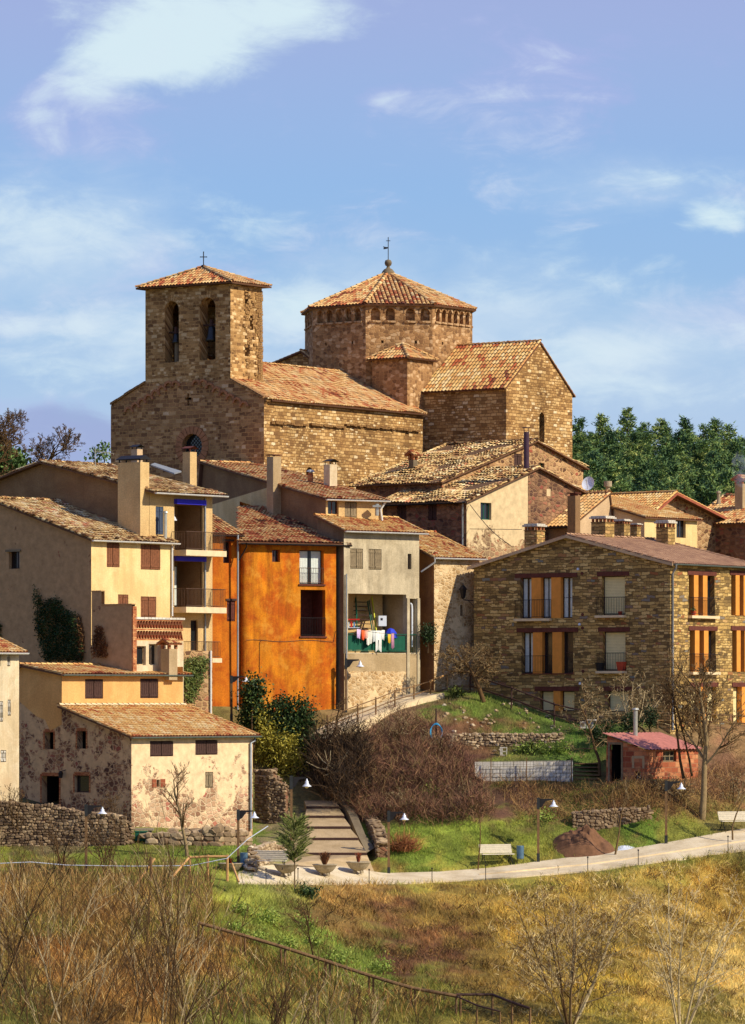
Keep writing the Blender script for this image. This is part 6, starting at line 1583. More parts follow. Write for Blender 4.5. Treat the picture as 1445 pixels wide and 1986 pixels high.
# ------------------------------------------------------------------ wooden fences
def rail_fence(name, label, posts, h, rails, mat, pr_=.05, rr=.035, group=None):
    r0 = empty(name, posts[0], label, 'fence', group)
    for p in posts: m = MB(); m.tube([Vector(p) - Vector((0, 0, .3)), Vector(p) + Vector((0, 0, h + .05))], pr_, 7, cap=True); m.build('post', mat, r0)
    for a, b in zip(posts[:-1], posts[1:]):
        for t in rails: m = MB(); m.tube([Vector(a) + Vector((0, -.03, h * t)), Vector(b) + Vector((0, -.03, h * t))], rr, 6, cap=True); m.build('rail', mat, r0)
    return r0
rail_fence('path_fence', 'round timber fence along the upper path below the grey house', [PS(635, 1422, 252.6), PS(694, 1400, 255), PS(729, 1387, 256.6), PS(766, 1372, 258.3), PS(803, 1362, 260), PS(835, 1352, 261.2)], 1.0, (.95, .45), M_POST)
rail_fence('stair_rail', 'timber handrail climbing the shallow steps left of the apartment house', [PS(835, 1352, 261.2), PS(868, 1338, 263.5), PS(915, 1305, 267.5)], 1.0, (.95,), M_POSTY, .05, .06)
rail_fence('slope_fence', 'dark timber rail running down in front of the apartment house', [PS(912, 1345, 262), PS(992, 1370, 259.6), PS(1075, 1402, 257.5), PS(1135, 1416, 256)], 1.15, (.95, .4), M_WOODD, .05, .045)
rail_fence('terrace_fence', 'timber fence along the terrace right of the shed flue', [PS(1275, 1413, 256), PS(1345, 1412, 257.5), PS(1421, 1418, 258.5), PS(1500, 1420, 259)], .95, (.95, .5), M_POST, .05, .04)
fp = [(385, 1830, 214), (467, 1858, 213), (545, 1882, 212), (632, 1915, 211), (716, 1932, 210.5), (797, 1952, 210), (885, 1986, 209)]
fp = [PS(a, b + 12, c) for a, b, c in ((385, 1826, 219.0), (467, 1846, 218.2), (545, 1868, 217), (632, 1896, 215.5), (716, 1925, 214), (797, 1948, 212.8), (885, 1962, 212))]
fp = [Vector((p.x, p.y, tz(p.x, p.y))) for p in fp]
RP = lambda px, py, drop: P(px, py, G(px, py + drop).y)
rt_ = [RP(a, b, 42) for a, b in ((385, 1790), (467, 1813), (545, 1836), (632, 1864), (716, 1892), (797, 1916), (885, 1932))]
r0 = empty('bank_fence', fp[0], 'long dark timber railing descending the grassy bank at bottom centre', 'fence')
for a, b in zip(fp, rt_):
    a = Vector((b.x, b.y, tz(b.x, b.y)))
    for dx in (0, .2): m = MB(); m.tube([a + Vector((dx, 0, -.3)), b + Vector((dx, 0, .03))], .065, 6, cap=True); m.build('post', M_POST, r0)
for a, b in zip(rt_[:-1], rt_[1:]): m = MB(); m.tube([a, b], .09, 7); m.build('rail', M_POST, r0)
pp = [RP(a, b, 44) for a, b in ((885, 1929), (955, 1929), (993, 1944), (1028, 1956))]
r0 = empty('lower_gate_fence', pp[0], 'dark timber rail fence at the lower right end of the bank railing', 'fence')
for b in pp: a = Vector((b.x, b.y, tz(b.x, b.y))); m = MB(); m.tube([a - Vector((0, 0, .3)), b + Vector((0, 0, .04))], .065, 6, cap=True); m.build('post', M_POST, r0)
for a, b in zip(pp[:-1], pp[1:]): m = MB(); m.tube([a, b], .065, 7); m.build('rail', M_WOODD, r0)
pp = [RP(a, b, 40) for a, b in ((925, 1950), (970, 1962))]
for b in pp: a = Vector((b.x, b.y, tz(b.x, b.y))); m = MB(); m.tube([a - Vector((0, 0, .3)), b], .045, 6, cap=True); m.build('post', M_POST, r0)
m = MB(); m.tube([rt_[-1], pp[0], pp[1]], .045, 7); m.build('rail', M_WOODD, r0)
# yellow timber fence at the left end of the path
pts = [PS(368, 1709, 232.3), PS(403, 1707, 232.3), PS(441, 1707, 232.3)]
r0 = rail_fence('corner_fence', 'new yellow timber fence with sloping rails where the path ends', pts, 1.25, (.97,), M_POSTY, .07, .06)
for (a, b) in (((366, 1664), (335, 1700)), ((300, 1665), (243, 1746)), ((318, 1735), (290, 1768)), ((450, 1675), (463, 1710))):
    m = MB(); m.tube([PS(a[0], a[1], 231.5), PS(b[0], b[1], 230.2)], .06, 7, cap=True); m.build('rail', M_POSTY, r0)
for (px, y0, y1) in ((293, 1662, 1708), (345, 1706, 1735)): m = MB(); m.tube([PS(px, y1, 231), PS(px, y0, 231)], .08, 7, cap=True); m.build('post', M_POST, r0)
# slim wire posts along the lower edge of the path
fst = None
for i, px in enumerate((838, 942, 1140, 1238, 1412, 1560, 516, 578, 716, 40, 105)):
    p = G(px, poly_at(near, px) + 2 if px > 390 else 1706)
    if fst is None:
        fst = empty('wire_post', p, None, 'post', 'slim wire posts along the path'); m = MB(); m.tube([p - Vector((0, 0, .2)), p + Vector((0, 0, .75))], .022, 5); m.lathe(p + Vector((0, 0, .72)), [(0, 0), (.045, .03), (.045, .09), (0, .11)], 6); m.build('stake', M_IRON, fst); o = fst
    else: o = copy_tree(fst); o.location = p
    o['label'] = 'slim dark wire post ' + ['below the lamp and bench gap at mid path', 'just below the white bench', 'below the earth heap', 'right of the young street tree on the lower path edge', 'near the far right bench', 'at the right picture edge', 'between the left bench and the conifer sapling', 'right of the conifer sapling trunk', 'just left of the lamp beside the low wall', 'near the left picture edge on the lawn', 'on the lawn before the rubble wall'][i]
m = MB(); ln_ = [PS(-10, 1675, 232)] + [PS(a, b, 232) for a, b in ((60, 1672), (130, 1678), (250, 1680), (370, 1679), (440, 1665), (480, 1628), (520, 1602))]; m.tube(ln_, .022, 4); o = m.build('white_rope', M_LAMPW, None); tag(o, 'white tape strung low across the lawn to the farmhouse corner', 'rope')

# ------------------------------------------------------------------ street furniture
def make_lamp():
    r0 = empty('street_lamp', (0, 0, 0)); H = 3.45
    m = MB(); m.box((-.065, -.065, -.3), (.13, 0, 0), (0, .13, 0), (0, 0, H + .3)); m.build('post', M_POST, r0)
    ds_ = simple('dark_steel', g(58, 60, 58), .5, .3)
    m = MB(); m.box((-.08, -.08, H - .55), (.16, 0, 0), (0, .16, 0), (0, 0, .6)); m.build('steel_sleeve', ds_, r0)
    m = MB(); m.box((-.08, -.08, -.3), (.16, 0, 0), (0, .16, 0), (0, 0, .75)); m.build('post_base', ds_, r0)
    m = MB(); a = [(.06, -.02, H), (.78, -.02, H), (.78, -.02, H - .07), (.42, -.02, H - .12), (.2, -.02, H - .45), (.06, -.02, H - .5)]
    m.face(a); m.face([(x, .02, z) for x, y, z in a])
    for i in range(6): p, q = a[i], a[(i + 1) % 6]; m.quad(p, q, (q[0], .02, q[2]), (p[0], .02, p[2]))
    m.build('bracket', M_IRON, r0)
    m = MB(); c = (.84, 0, H - .1); m.lathe(c, [(.04, .02), (.04, -.06), (.09, -.1), (.1, -.2), (.17, -.27), (.25, -.32), (.25, -.34), (.12, -.3)], 18); sh_ = m.build('lamp_shade', M_LAMPW, r0, True)
    m = MB(); m.lathe(c, [(.0, -.42), (.1, -.38), (.13, -.3)], 12); m.build('lamp_glass', M_BLIND, sh_, True)
    return r0
lamp = make_lamp()
LAMPS = [(462, 1690, 'street lamp at the lawn edge, its shade just before the farmhouse corner'), (563, 1655, 'street lamp behind the conifer sapling, shade over the foot of the broad steps'), (754, 1698, 'street lamp beside the low wall right of the stone planters'),
         (1044, 1671, 'street lamp between the litter bin and the dirt mound'), (1292, 1636, 'street lamp right of the dirt mound below the brick shed'), (167, 1692, 'street lamp in the thicket before the long rubble wall'), (449, 1395, 'street lamp against the foot of the orange house'), (671, 1392, 'street lamp under the laundry terrace of the grey house')]
for i, (px, py, lab) in enumerate(LAMPS):
    o = lamp if i == 0 else copy_tree(lamp)
    Yd = {0: 236, 1: 243, 2: 237, 3: 240.4, 4: 242.8, 5: 234, 6: 252.8, 7: 258.75}[i]; p = (PS if py > 1500 else P)(px, py, Yd)
    o.location = p; o.scale = (1, 1, 1); tag(o, lab, 'street lamp', 'lamps along the path')
    s = {6: .72, 0: .92, 1: 1.2}.get(i, 1.0)
    if i == 1: o.location = PS(565, 1655, 243)
    if s != 1: o.scale = (1, 1, s)
def make_bench():
    r0 = empty('park_bench', (0, 0, 0)); W_ = 1.85
    seat = [(-.02 - .115 * i, .43 + .01 * math.sin(i)) for i in range(4)]
    m = MB()
    for y, z in seat: m.box((-W_ / 2, y - .1, z), (W_, 0, 0), (0, .09, 0), (0, 0, .03))
    m.build('seat', M_BENCH, r0); m = MB()
    for i in range(5): m.box((-W_ / 2, .02 + i * .045, .5 + i * .095), (W_, 0, 0), (0, .03, .01), (0, -.02, .08))
    m.build('backrest', M_BENCH, r0)
    for sx in (-W_ / 2 + .15, W_ / 2 - .15):
        m = MB(); m.tube([(sx, .3, .95), (sx, .1, .6), (sx, 0, .42), (sx, -.45, .4)], .025, 5); m.tube([(sx, .05, .42), (sx, -.05, .25), (sx, .12, .08), (sx, .22, 0)], .025, 5); m.tube([(sx, -.3, .4), (sx, -.25, .22), (sx, -.4, .08), (sx, -.5, 0)], .025, 5); m.tube([(sx, .0, .24), (sx, -.28, .24)], .018, 4)
        m.build('leg', M_IRON, r0)
    return r0
bn = make_bench()
for i, (p, rz, lab) in enumerate(((G(962, 1680), .3, 'white slatted bench on iron legs beside the blue litter bin'), (G(1424, 1612), .35, 'white slatted bench at the far right of the path'), (G(524, 1692), -.25, 'white slatted bench against the rockery by the planters'))):
    o = bn if i == 0 else copy_tree(bn); o.location = p + Vector((0, 0, .12)); o.rotation_euler = (0, 0, rz); tag(o, lab, 'bench', 'park benches along the path')
def make_bin():
    r0 = empty('litter_bin', (0, 0, 0)); m = MB(); m.lathe((0, 0, .25), [(0, .0), (.17, .0), (.2, .06), (.205, .68), (.2, .72), (.18, .7), (.17, .1)], 18); m.build('drum', M_BIN, r0)
    for s in (-.16, .16): m = MB(); m.tube([(s, .12, 0), (s, .18, .9)], .02, 5); m.build('leg', M_IRON, r0)
    return r0
bi = make_bin()
for i, (p, lab) in enumerate(((G(1009, 1677), 'blue grey litter bin right of the white bench'), (PS(473, 1690, 235.5), 'blue grey litter bin by the lamp post at the path end'))):
    o = bi if i == 0 else copy_tree(bi); o.location = p; tag(o, lab, 'litter bin', 'litter bins')
def make_planter():
    r0 = empty('planter', (0, 0, 0)); m = MB(); m.lathe((0, 0, .12), [(0, .0), (.2, .02), (.42, .14), (.56, .32), (.62, .44), (.66, .46), (.66, .5), (.58, .5), (.5, .4)], 24); m.build('bowl', M_STONEC, r0, True)
    m = MB(); m.lathe((0, 0, .5), [(.58, 0), (0, .03)], 16); m.build('soil', simple('soil', g(70, 52, 38)), r0)
    for a in (.6, 2.2, 3.7, 5.3): m = MB(); m.lathe((.26 * math.cos(a), .26 * math.sin(a), 0), [(0, 0), (.07, .0), (.08, .1), (.05, .17)], 8); m.build('foot', M_STONEC, r0)
    return r0
pl = make_planter()
def tuft(p, r, h, n, mat, name, label, seed, cat='plant', lw=.02):
    m = MB(); rn = random.Random(seed)
    for i in range(n):
        a, q = rn.uniform(0, 6.28), rn.random(); b = p + Vector((math.cos(a) * r * .25 * q, math.sin(a) * r * .25 * q, 0)); e = b + Vector((math.cos(a) * r * q, math.sin(a) * r * q, h * rn.uniform(.5, 1))); s = Vector((-math.sin(a), math.cos(a), 0)) * lw
        mid_ = b.lerp(e, .55) + Vector((0, 0, h * .12)); m.face([b - s, b + s, mid_ + s, mid_ - s], tv=rn.random()); m.face([mid_ - s, mid_ + s, e], tv=rn.random())
    o = m.build(name, mat, None); tag(o, label, cat); return o
for i, (px, py, lab) in enumerate(((555, 1700, 'bare round stone planter bowl behind the conifer sapling trunk'), (630, 1700, 'stone planter bowl holding a brown shrub, in front of the steps'), (695, 1695, 'stone planter bowl with a few reddish stems, rightmost of the four'), (447, 1697, 'stone planter bowl with red flowers by the yellow timber fence'))):
    a_, b_ = [PEDGE[max(0, min(len(PEDGE) - 2, int((px - 462) / 12)))][q] for q in (0, 1)]; tt = (a_.z / a_.y - (YH - py) / F) / (a_.z / a_.y - b_.z / b_.y); yy_ = a_.y + (b_.y - a_.y) * min(.95, max(.1, tt))
    p = P(px, py, yy_) + Vector((0, 0, .03)) if i != 3 else PS(px, py, 234.5); o = pl if i == 0 else copy_tree(pl); o.location = p; tag(o, lab, 'planter', 'stone planters at the foot of the steps')
    if i == 1: tuft(p + Vector((0, 0, .58)), .35, .75, 260, attr_mat('brown_shrub', [(0, g(60, 34, 24)), (1, g(150, 98, 60))], .9), 'potted_shrub', 'brown dried shrub in the middle stone planter', 3)
    if i == 2: tuft(p + Vector((0, 0, .58)), .2, .6, 60, attr_mat('red_stem', [(0, g(110, 44, 30)), (1, g(190, 104, 60))], .9), 'potted_plant', 'short reddish stems in the right stone planter', 4)
    if i == 3: tuft(p + Vector((0, 0, .55)), .25, .4, 60, attr_mat('red_flower', [(0, g(60, 84, 34)), (.5, g(80, 96, 40)), (.8, g(190, 30, 30)), (1, g(220, 40, 40))], .9), 'potted_flowers', 'small red flowers in the left stone planter', 5)

# dirt heap, tarpaulins, odds and ends
def heap(name, c, rx, ry, h, mat, label, seed, cat, kind=None):
    V_, F_ = [], []; n_, k_ = 64, 24
    for j in range(k_ + 1):
        for i in range(n_):
            a = 2 * math.pi * i / n_; r = 1 - j / k_; q = Vector((c.x + math.cos(a) * rx * r, c.y + math.sin(a) * ry * r, 0)); nz = mnoise.noise(Vector((q.x * 1.3, q.y * 1.3, seed))) * .6 + mnoise.noise(Vector((q.x * 3.5, q.y * 3.5, seed))) * .3 + mnoise.noise(Vector((q.x * 9, q.y * 9, seed))) * .15
            V_.append((q.x, q.y, tz(q.x, q.y) - .06 + h * (1 - r ** 1.3) * (1 + nz)))
    for j in range(k_):
        for i in range(n_): F_.append((j * n_ + i, j * n_ + (i + 1) % n_, (j + 1) * n_ + (i + 1) % n_, (j + 1) * n_ + i))
    o = np_mesh(name, V_, F_, mat, smooth=True); tag(o, label, cat); return o
heap('dirt_mound', G(1132, 1644), 1.75, 1.3, 1.15, simple('brown_earth', g(112, 80, 56), .98, 0, .3, 4, .6), 'heap of brown earth on the grass beside the path', 3.3, 'earth heap')
for (x, y, rx, ry, lab) in ((1132, 1652, .95, .5, 'white plastic sheet at the foot of the earth heap'), (1212, 1642, .55, .4, 'white plastic sheet behind the young street tree right of the heap')):
    heap('plastic_sheet', G(x, y) + Vector((0, -.3, 0)), rx, ry, .13, M_LAMPW, lab, x, 'plastic sheet')
def cinder(name, p, label):
    m = MB(); a = [(0, 0, .4, .05), (0, .15, .4, .05), (0, .05, .05, .1), (.175, .05, .05, .1), (.35, .05, .05, .1)]
    for x, y, w_, d_ in a: m.box(p + Vector((y * 1.0, 0, 0)) + Vector((0, x * 0, 0)), (d_ if True else 0, 0, 0), (0, .2, 0), (0, 0, .48)) if False else None
    m = MB()
    m.box(p, (.06, 0, 0), (0, .2, 0), (0, 0, .5)); m.box(p + Vector((.26, 0, 0)), (.06, 0, 0), (0, .2, 0), (0, 0, .5))
    for z in (0, .22, .44): m.box(p + Vector((.06, 0, z)), (.2, 0, 0), (0, .2, 0), (0, 0, .06))
    m.box(p + Vector((-.1, .003, 0)), (.1, 0, 0), (0, .19, 0), (0, 0, .5))
    o = m.build(name, M_WBLK, None); tag(o, label, 'block')
cinder('concrete_block', G(973, 1467, 246, 262), 'hollow concrete block standing upright on the garden terrace')
m = MB(); p = G(872, 1452, 246, 262); m.tube([p, p + Vector((.18, .1, .78))], .13, 9, cap=True); o = m.build('log_stump', M_STONEC, None); tag(o, 'short pale log leaning at the left end of the garden stone row', 'log')
m = MB(); p = G(846, 1450, 246, 262); m.tube([p, p + Vector((0, 0, 2.2))], .05, 6); o = m.build('hose_post', M_WOODD, None); tag(o, 'dark post on the garden slope with a hose hung over it', 'post')
m = MB()
for k in range(5): m.tube([p + Vector((.3 * math.sin(a) * (1 + k * .05), -.08 - k * .015, .85 + .52 * math.cos(a) * (1 - k * .04))) for a in np.linspace(0, 6.28, 18)], .018, 4)
o = m.build('garden_hose', simple('hose_blue', g(60, 150, 190), .5), None); tag(o, 'coiled blue garden hose hanging on the dark post', 'hose')
for i, (px, lab) in enumerate(((1125, 'white crate left of the pair by the apartment wall'), (1139, 'white crate with folded sheet on top, right of the pair'))):
    m = MB(); p = PS(px, 1413, 255.4); m.box(p, (.36, 0, 0), (0, .3, 0), (0, 0, .42)); m.box(p + Vector((.1, -.01, .12)), (.16, 0, 0), (0, .01, 0), (0, 0, .18), 1)
    if i: m.box(p + Vector((-.1, -.1, .43)), (.65, 0, 0), (0, .45, .05), (0, 0, .06))
    o = m.build('white_crate', [M_WBLK, M_GREYD], None); tag(o, lab, 'crate', 'white crates by the apartment house')
m = MB(); p = G(262, 1634); m.box(p + Vector((0, 0, .1)), (.62, 0, 0), (0, .4, 0), (0, 0, .45)); m.box(p + Vector((-.03, -.03, .55)), (.68, 0, 0), (0, .46, 0), (0, 0, .05)); o = m.build('green_box', M_GREEN, None); tag(o, 'green utility box on the lawn by the rubble wall', 'box')
m = MB(); p = G(243, 1628); m.box(p + Vector((0, 0, .45)), (1.5, 0, 0), (0, .5, 0), (0, 0, .12)); m.box(p + Vector((.1, .1, 0)), (.2, 0, 0), (0, .3, 0), (0, 0, .45)); m.box(p + Vector((1.2, .1, 0)), (.2, 0, 0), (0, .3, 0), (0, 0, .45)); o = m.build('stone_bench', M_STONEC, None); tag(o, 'plain stone slab bench behind the green box', 'bench')
# television aerial
b = P(185, 893, 257); ar = empty('tv_aerial', b, 'thin television aerial on the ridge of the tall plaster house', 'aerial'); m = MB(); m.tube([b - Vector((0, 0, .9)), b + Vector((0, 0, .7))], .025, 5); m.build('mast', M_STEEL, ar)
m = MB(); m.tube([b + Vector((-.1, 0, .55)), b + Vector((1.1, 0, .4))], .014, 4)
for i in range(7): q = b + Vector((i * .17, 0, .54 - i * .022)); m.tube([q + Vector((-.05, -.2, .12)), q + Vector((.05, .2, -.1))], .01, 3)
m.build('antenna_rods', M_STEEL, ar)
# ------------------------------------------------------------------ trees, shrubs, grass
def branchy(mbt, mbc, base, H, r0, seed, lean=(0, 0), spread=.75, levels=3, n0=8, first=.3, up=.25, twig=.016, crooked=.12, tv=(.3, .6), lenf=.55, minr=.008):
    rn = random.Random(seed)
    def grow(p, d, L, r, lv):
        segs = 5 if lv == 0 else 4; pts = [Vector(p)]; dd = Vector(d)
        for i in range(segs):
            dd = (dd + Vector((rn.gauss(0, crooked), rn.gauss(0, crooked), rn.gauss(0, crooked) + (up * .3 if lv else 0)))).normalized(); pts.append(pts[-1] + dd * L / segs)
        re = max(minr, r * (.35 if lv else .3)); m = mbt if lv == 0 else mbc
        m.tube(pts, r, 6 if lv == 0 else (4 if lv == 1 else 3), r2=re, tv=rn.uniform(*tv))
        if lv >= levels: return
        k = n0 if lv == 0 else max(3, int(n0 * (.7 if lv == 1 else .55)))
        for i in range(k):
            t = first + (1 - first) * (i + rn.random()) / k if lv == 0 else .15 + .85 * (i + rn.random()) / k
            t = min(t, .999); si = int(t * segs); q = pts[si].lerp(pts[si + 1], t * segs - si); ax = (pts[si + 1] - pts[si]).normalized()
            a = rn.uniform(0, 6.283); o1 = ax.orthogonal().normalized(); o2 = ax.cross(o1); out_ = o1 * math.cos(a) + o2 * math.sin(a)
            nd = (ax * (1 - spread * rn.uniform(.6, 1)) + out_ * spread + Vector((0, 0, up))).normalized()
            rr = max(minr, (r + (re - r) * t) * .6 if lv < levels - 1 else twig)
            grow(q, nd, L * lenf * rn.uniform(.6, 1.15) * (1.15 - t * .55), rr, lv + 1)
    d = Vector((lean[0], lean[1], 1)).normalized(); grow(Vector(base) - Vector((0, 0, .15)), d, H * .82, r0, 0)
def bare_tree(name, label, base, H, r0, seed, cat='tree', group=None, mat=None, **kw):
    rt = empty(name, base, label, cat, group); a, b = MB(), MB(); branchy(a, b, base, H, r0, seed, **kw)
    a.build('trunk', mat or M_BARK, rt, True); b.build('crown', mat or M_BARK, rt); return rt
def multi_stem(name, label, base, H, n, seed, spread_=.35, cat='tree', group=None, r0=.05, **kw):
    rt = empty(name, base, label, cat, group); a, b = MB(), MB(); rn = random.Random(seed)
    for i in range(n):
        an = 6.283 * i / n + rn.uniform(-.4, .4); q = rn.uniform(.3, 1) * spread_
        branchy(a, b, Vector(base) + Vector((math.cos(an) * .12, math.sin(an) * .12, 0)), H * rn.uniform(.7, 1), r0 * rn.uniform(.6, 1), seed * 31 + i, lean=(math.cos(an) * q, math.sin(an) * q * .6), **kw)
    a.build('trunk', M_BARK, rt, True); b.build('crown', M_BARK, rt); return rt
def hh(px, y0, y1, Y): return (y1 - y0) / F * Y
bare_tree('bare_tree', 'bare forked tree on the lawn before the sunlit farmhouse wall', G(364, 1662), 5.2, .11, 11, spread=.62, n0=8, first=.3, up=.35, tv=(.3, .65))
bare_tree('bare_tree', 'pale-trunked bare tree on the knoll left of the apartment house', P(938, 1357, 259.8), 4.6, .16, 12, spread=.95, n0=11, first=.28, up=.12, levels=4, twig=.016, tv=(.35, .7), crooked=.2)
bare_tree('bare_tree', 'bare fine-twigged tree at the left corner of the brick shed', P(1163, 1500, 250.5), 5.6, .1, 13, spread=.75, n0=9, first=.35, up=.15, levels=4, tv=(.4, .8), crooked=.18)
multi_stem('bare_tree', 'pinkish many-stemmed bare tree behind the shed roof', P(1228, 1430, 254.5), 4.4, 5, 14, .3, levels=3, n0=6, tv=(.5, .95), crooked=.16)
bare_tree('bare_tree', 'tall bare tree with split trunk right of the brick shed', P(1362, 1585, 245.6), 9.2, .2, 15, lean=(.05, 0), spread=.66, n0=14, first=.36, up=.2, levels=4, twig=.014, tv=(.3, .7), lenf=.52, crooked=.07)
bare_tree('bare_tree', 'slender bare tree against the sunny shed wall, left of the split trunk', P(1326, 1505, 246.2), 6.2, .09, 16, lean=(-.08, 0), spread=.6, n0=9, first=.45, tv=(.2, .5))
bare_tree('bare_tree', 'second slender bare tree against the right end of the shed', P(1342, 1500, 246.5), 5.4, .08, 17, lean=(.04, 0), spread=.6, n0=8, first=.45, tv=(.2, .5))
bare_tree('bare_tree', 'small crooked bare tree by the path below the orange house', P(645, 1436, 251.2), 3.0, .08, 18, spread=1.0, n0=8, first=.35, up=.05, crooked=.25, tv=(.2, .5))
bare_tree('bare_tree', 'thin bare tree on the bank behind the bottom railing', G(612, 1872), 4.2, .05, 19, spread=.6, n0=8, first=.3, tv=(.1, .4), crooked=.2)
multi_stem('bare_tree', 'wide many-stemmed bare tree at bottom right centre', G(1105, 1990), 8.0, 10, 20, .66, r0=.07, levels=3, n0=8, first=.22, up=.22, tv=(.3, .95), lenf=.5, twig=.014, crooked=.05)
multi_stem('bare_tree', 'pale-barked many-stemmed bare tree at the bottom right edge', G(1320, 2010), 9.2, 8, 21, .46, r0=.075, levels=3, n0=7, first=.25, up=.22, tv=(.8, 1.0), lenf=.4, twig=.015, crooked=.06)
bare_tree('street_tree', 'thin bare street tree standing against the left end of the white bench', G(927, 1690), 4.3, .05, 22, spread=.3, n0=4, first=.7, levels=1, up=.5, tv=(.3, .5))
bare_tree('street_tree', 'young street tree in front of the plastic sheets by the path', G(1192, 1660), 4.6, .06, 23, lean=(-.08, 0), spread=.55, n0=8, first=.4, levels=2, up=.4, tv=(.4, .7))
bare_tree('street_tree', 'young street tree before the far right bench', G(1421, 1624), 4.4, .055, 24, spread=.4, n0=7, first=.5, levels=2, up=.5, tv=(.4, .7))
bare_tree('bare_tree', 'spreading bare tree behind the roofs at the left edge', P(-5, 1000, 310), 8.6, .25, 25, spread=.8, n0=12, first=.35, up=.2, levels=4, twig=.02, tv=(.2, .5), lenf=.6, minr=.015)
bare_tree('bare_tree', 'second bare tree behind the roofs, nearer the church', P(62, 990, 312), 6.0, .2, 26, lean=(.25, 0), spread=.7, n0=10, first=.35, up=.2, levels=4, twig=.02, tv=(.2, .5), lenf=.6, minr=.015)
# bare stems before the rubble wall
for i, (px, py, H, lab) in enumerate(((208, 1700, 3.8, 'bare shrub tree rising from the lawn before the rubble wall'), (120, 1690, 3.2, 'short bare tree at the left before the rubble wall'), (215, 1600, 3.6, 'twiggy bare tree against the shaded farmhouse wall'), (30, 1640, 4.5, 'bare twigs against the white house at the left edge'))):
    p = G(px, py) if i != 2 else PS(215, 1640, 241); multi_stem('bare_shrub', lab, p, H, 5, 40 + i, .25, 'shrub', levels=3, n0=6, r0=.05, tv=(.15, .5), up=.3, lenf=.45)

# thicket of bare saplings in the left foreground
rn = random.Random(77); CL = 0
spots = []
for i in range(60):
    px = rn.uniform(-20, 700) if i < 52 else rn.uniform(700, 900); Y = rn.uniform(184, 199) if px < 420 else rn.uniform(190, 204)
    if px < 430: topy = rn.uniform(1520, 1770)
    elif px < 700: topy = rn.uniform(1800, 1900)
    else: topy = rn.uniform(1890, 1950)
    spots.append((px, Y, topy))
adj = ['dark', 'grey', 'slim', 'crooked', 'leaning', 'straight', 'pale', 'brown']
for i, (px, Y, ty) in enumerate(sorted(spots)):
    base = GX(px, Y); H = (YH - ty) / F * Y - base.z
    rt = empty('bare_sapling', base, 'bare many-twigged sapling in the tangled thicket at bottom left' if px < 430 else 'short bare sapling among the undergrowth near the bottom railing', 'sapling', 'bare saplings of the bottom left thicket' if px < 430 else 'short saplings near the bottom railing')
    a, b = MB(), MB(); nst = rn.choice((1, 1, 2))
    for k in range(nst):
        branchy(a, b, base + Vector((rn.uniform(-.3, .3), 0, 0)), H * rn.uniform(.75, 1.08), rn.uniform(.022, .05), 500 + i * 7 + k, lean=(rn.gauss(.14, .26), rn.gauss(0, .1)), spread=.5, levels=2, n0=int(5 + H * .45), first=.15, up=.2, twig=.014, crooked=.05, tv=rn.choice(((0, .25), (0, .35), (.2, .5), (.6, .9), (.1, .5))), lenf=.42)
    a.build('trunk', M_BARK, rt); b.build('crown', M_BARK, rt)

def twigs(name, label, sampler, n, stops, seed, L=(.5, 1.2), w_=.018, up=.6, kind='stuff', curl=.5, cat='brush'):
    """tangle of thin curving stems, three-segment ribbons"""
    r = np.random.default_rng(seed); B = sampler(n, r); n = len(B)
    d = r.normal(size=(n, 3)); d[:, 2] = np.abs(d[:, 2]) * .6 + up; d /= np.linalg.norm(d, axis=1)[:, None]
    Ls = r.uniform(L[0], L[1], n)[:, None]; s = np.cross(d, r.normal(size=(n, 3))); s /= np.linalg.norm(s, axis=1)[:, None]; s *= w_ / 2
    P0 = B; c = r.normal(size=(n, 3)) * curl; P1 = B + d * Ls * .35; P2 = P1 + (d + c * .5) * Ls * .35; P3 = P2 + (d + c * 1.0 + [0, 0, -.15]) * Ls * .3
    V_ = np.stack([P0 - s, P0 + s, P1 - s, P1 + s, P2 - s * .8, P2 + s * .8, P3], 1).reshape(-1, 3); k = np.arange(n)[:, None] * 7
    Fq = np.concatenate([k + [0, 1, 3], k + [0, 3, 2], k + [2, 3, 5], k + [2, 5, 4], k + [4, 5, 6]], 0)
    tv = np.repeat(r.random(n), 7); m = attr_mat(name + '_mat', stops, .9, .2, 1.0, 0)
    o = np_mesh(name, V_, Fq, m, tv=tv); tag(o, label, cat, kind=kind); return o
def pix_sampler(poly, hfun, y0=205, y1=275):
    xs = [p[0] for p in poly]; ys = [p[1] for p in poly]
    # ground points seen through a coarse pixel lattice, then jittered
    lat = [(x, y) for x in np.arange(min(xs), max(xs), 9) for y in np.arange(min(ys), max(ys), 9) if inside(poly, x, y)]
    pts = np.array([list(G(x, y, y0, y1)) for x, y in lat])
    def f(n, r):
        k = r.integers(0, len(pts), n); b = pts[k] + np.stack([r.uniform(-.25, .25, n), r.uniform(-.6, .6, n), np.zeros(n)], 1)
        b[:, 2] = TZ(b[:, 0], b[:, 1]) + hfun(b, r); return b
    return f
bram = [(640, 1490), (700, 1470), (760, 1430), (810, 1410), (850, 1440), (890, 1490), (930, 1535), (960, 1580), (930, 1600), (860, 1600), (780, 1600), (700, 1590), (650, 1550), (610, 1530)]
hump = lambda b, r: r.random(len(b)) * (.3 + 1.9 * vnoise(b[:, 0], b[:, 1], 1.5, 11))
twigs('bramble_thicket', 'dense purple brown bramble thicket covering the slope beside the steps', pix_sampler(bram, hump, 185, 275), 24000, [(0, g(58, 42, 32)), (.4, g(108, 76, 58)), (.72, g(150, 106, 80)), (.9, g(168, 132, 90)), (1, g(110, 112, 58))], 1, (.3, .95), .02)
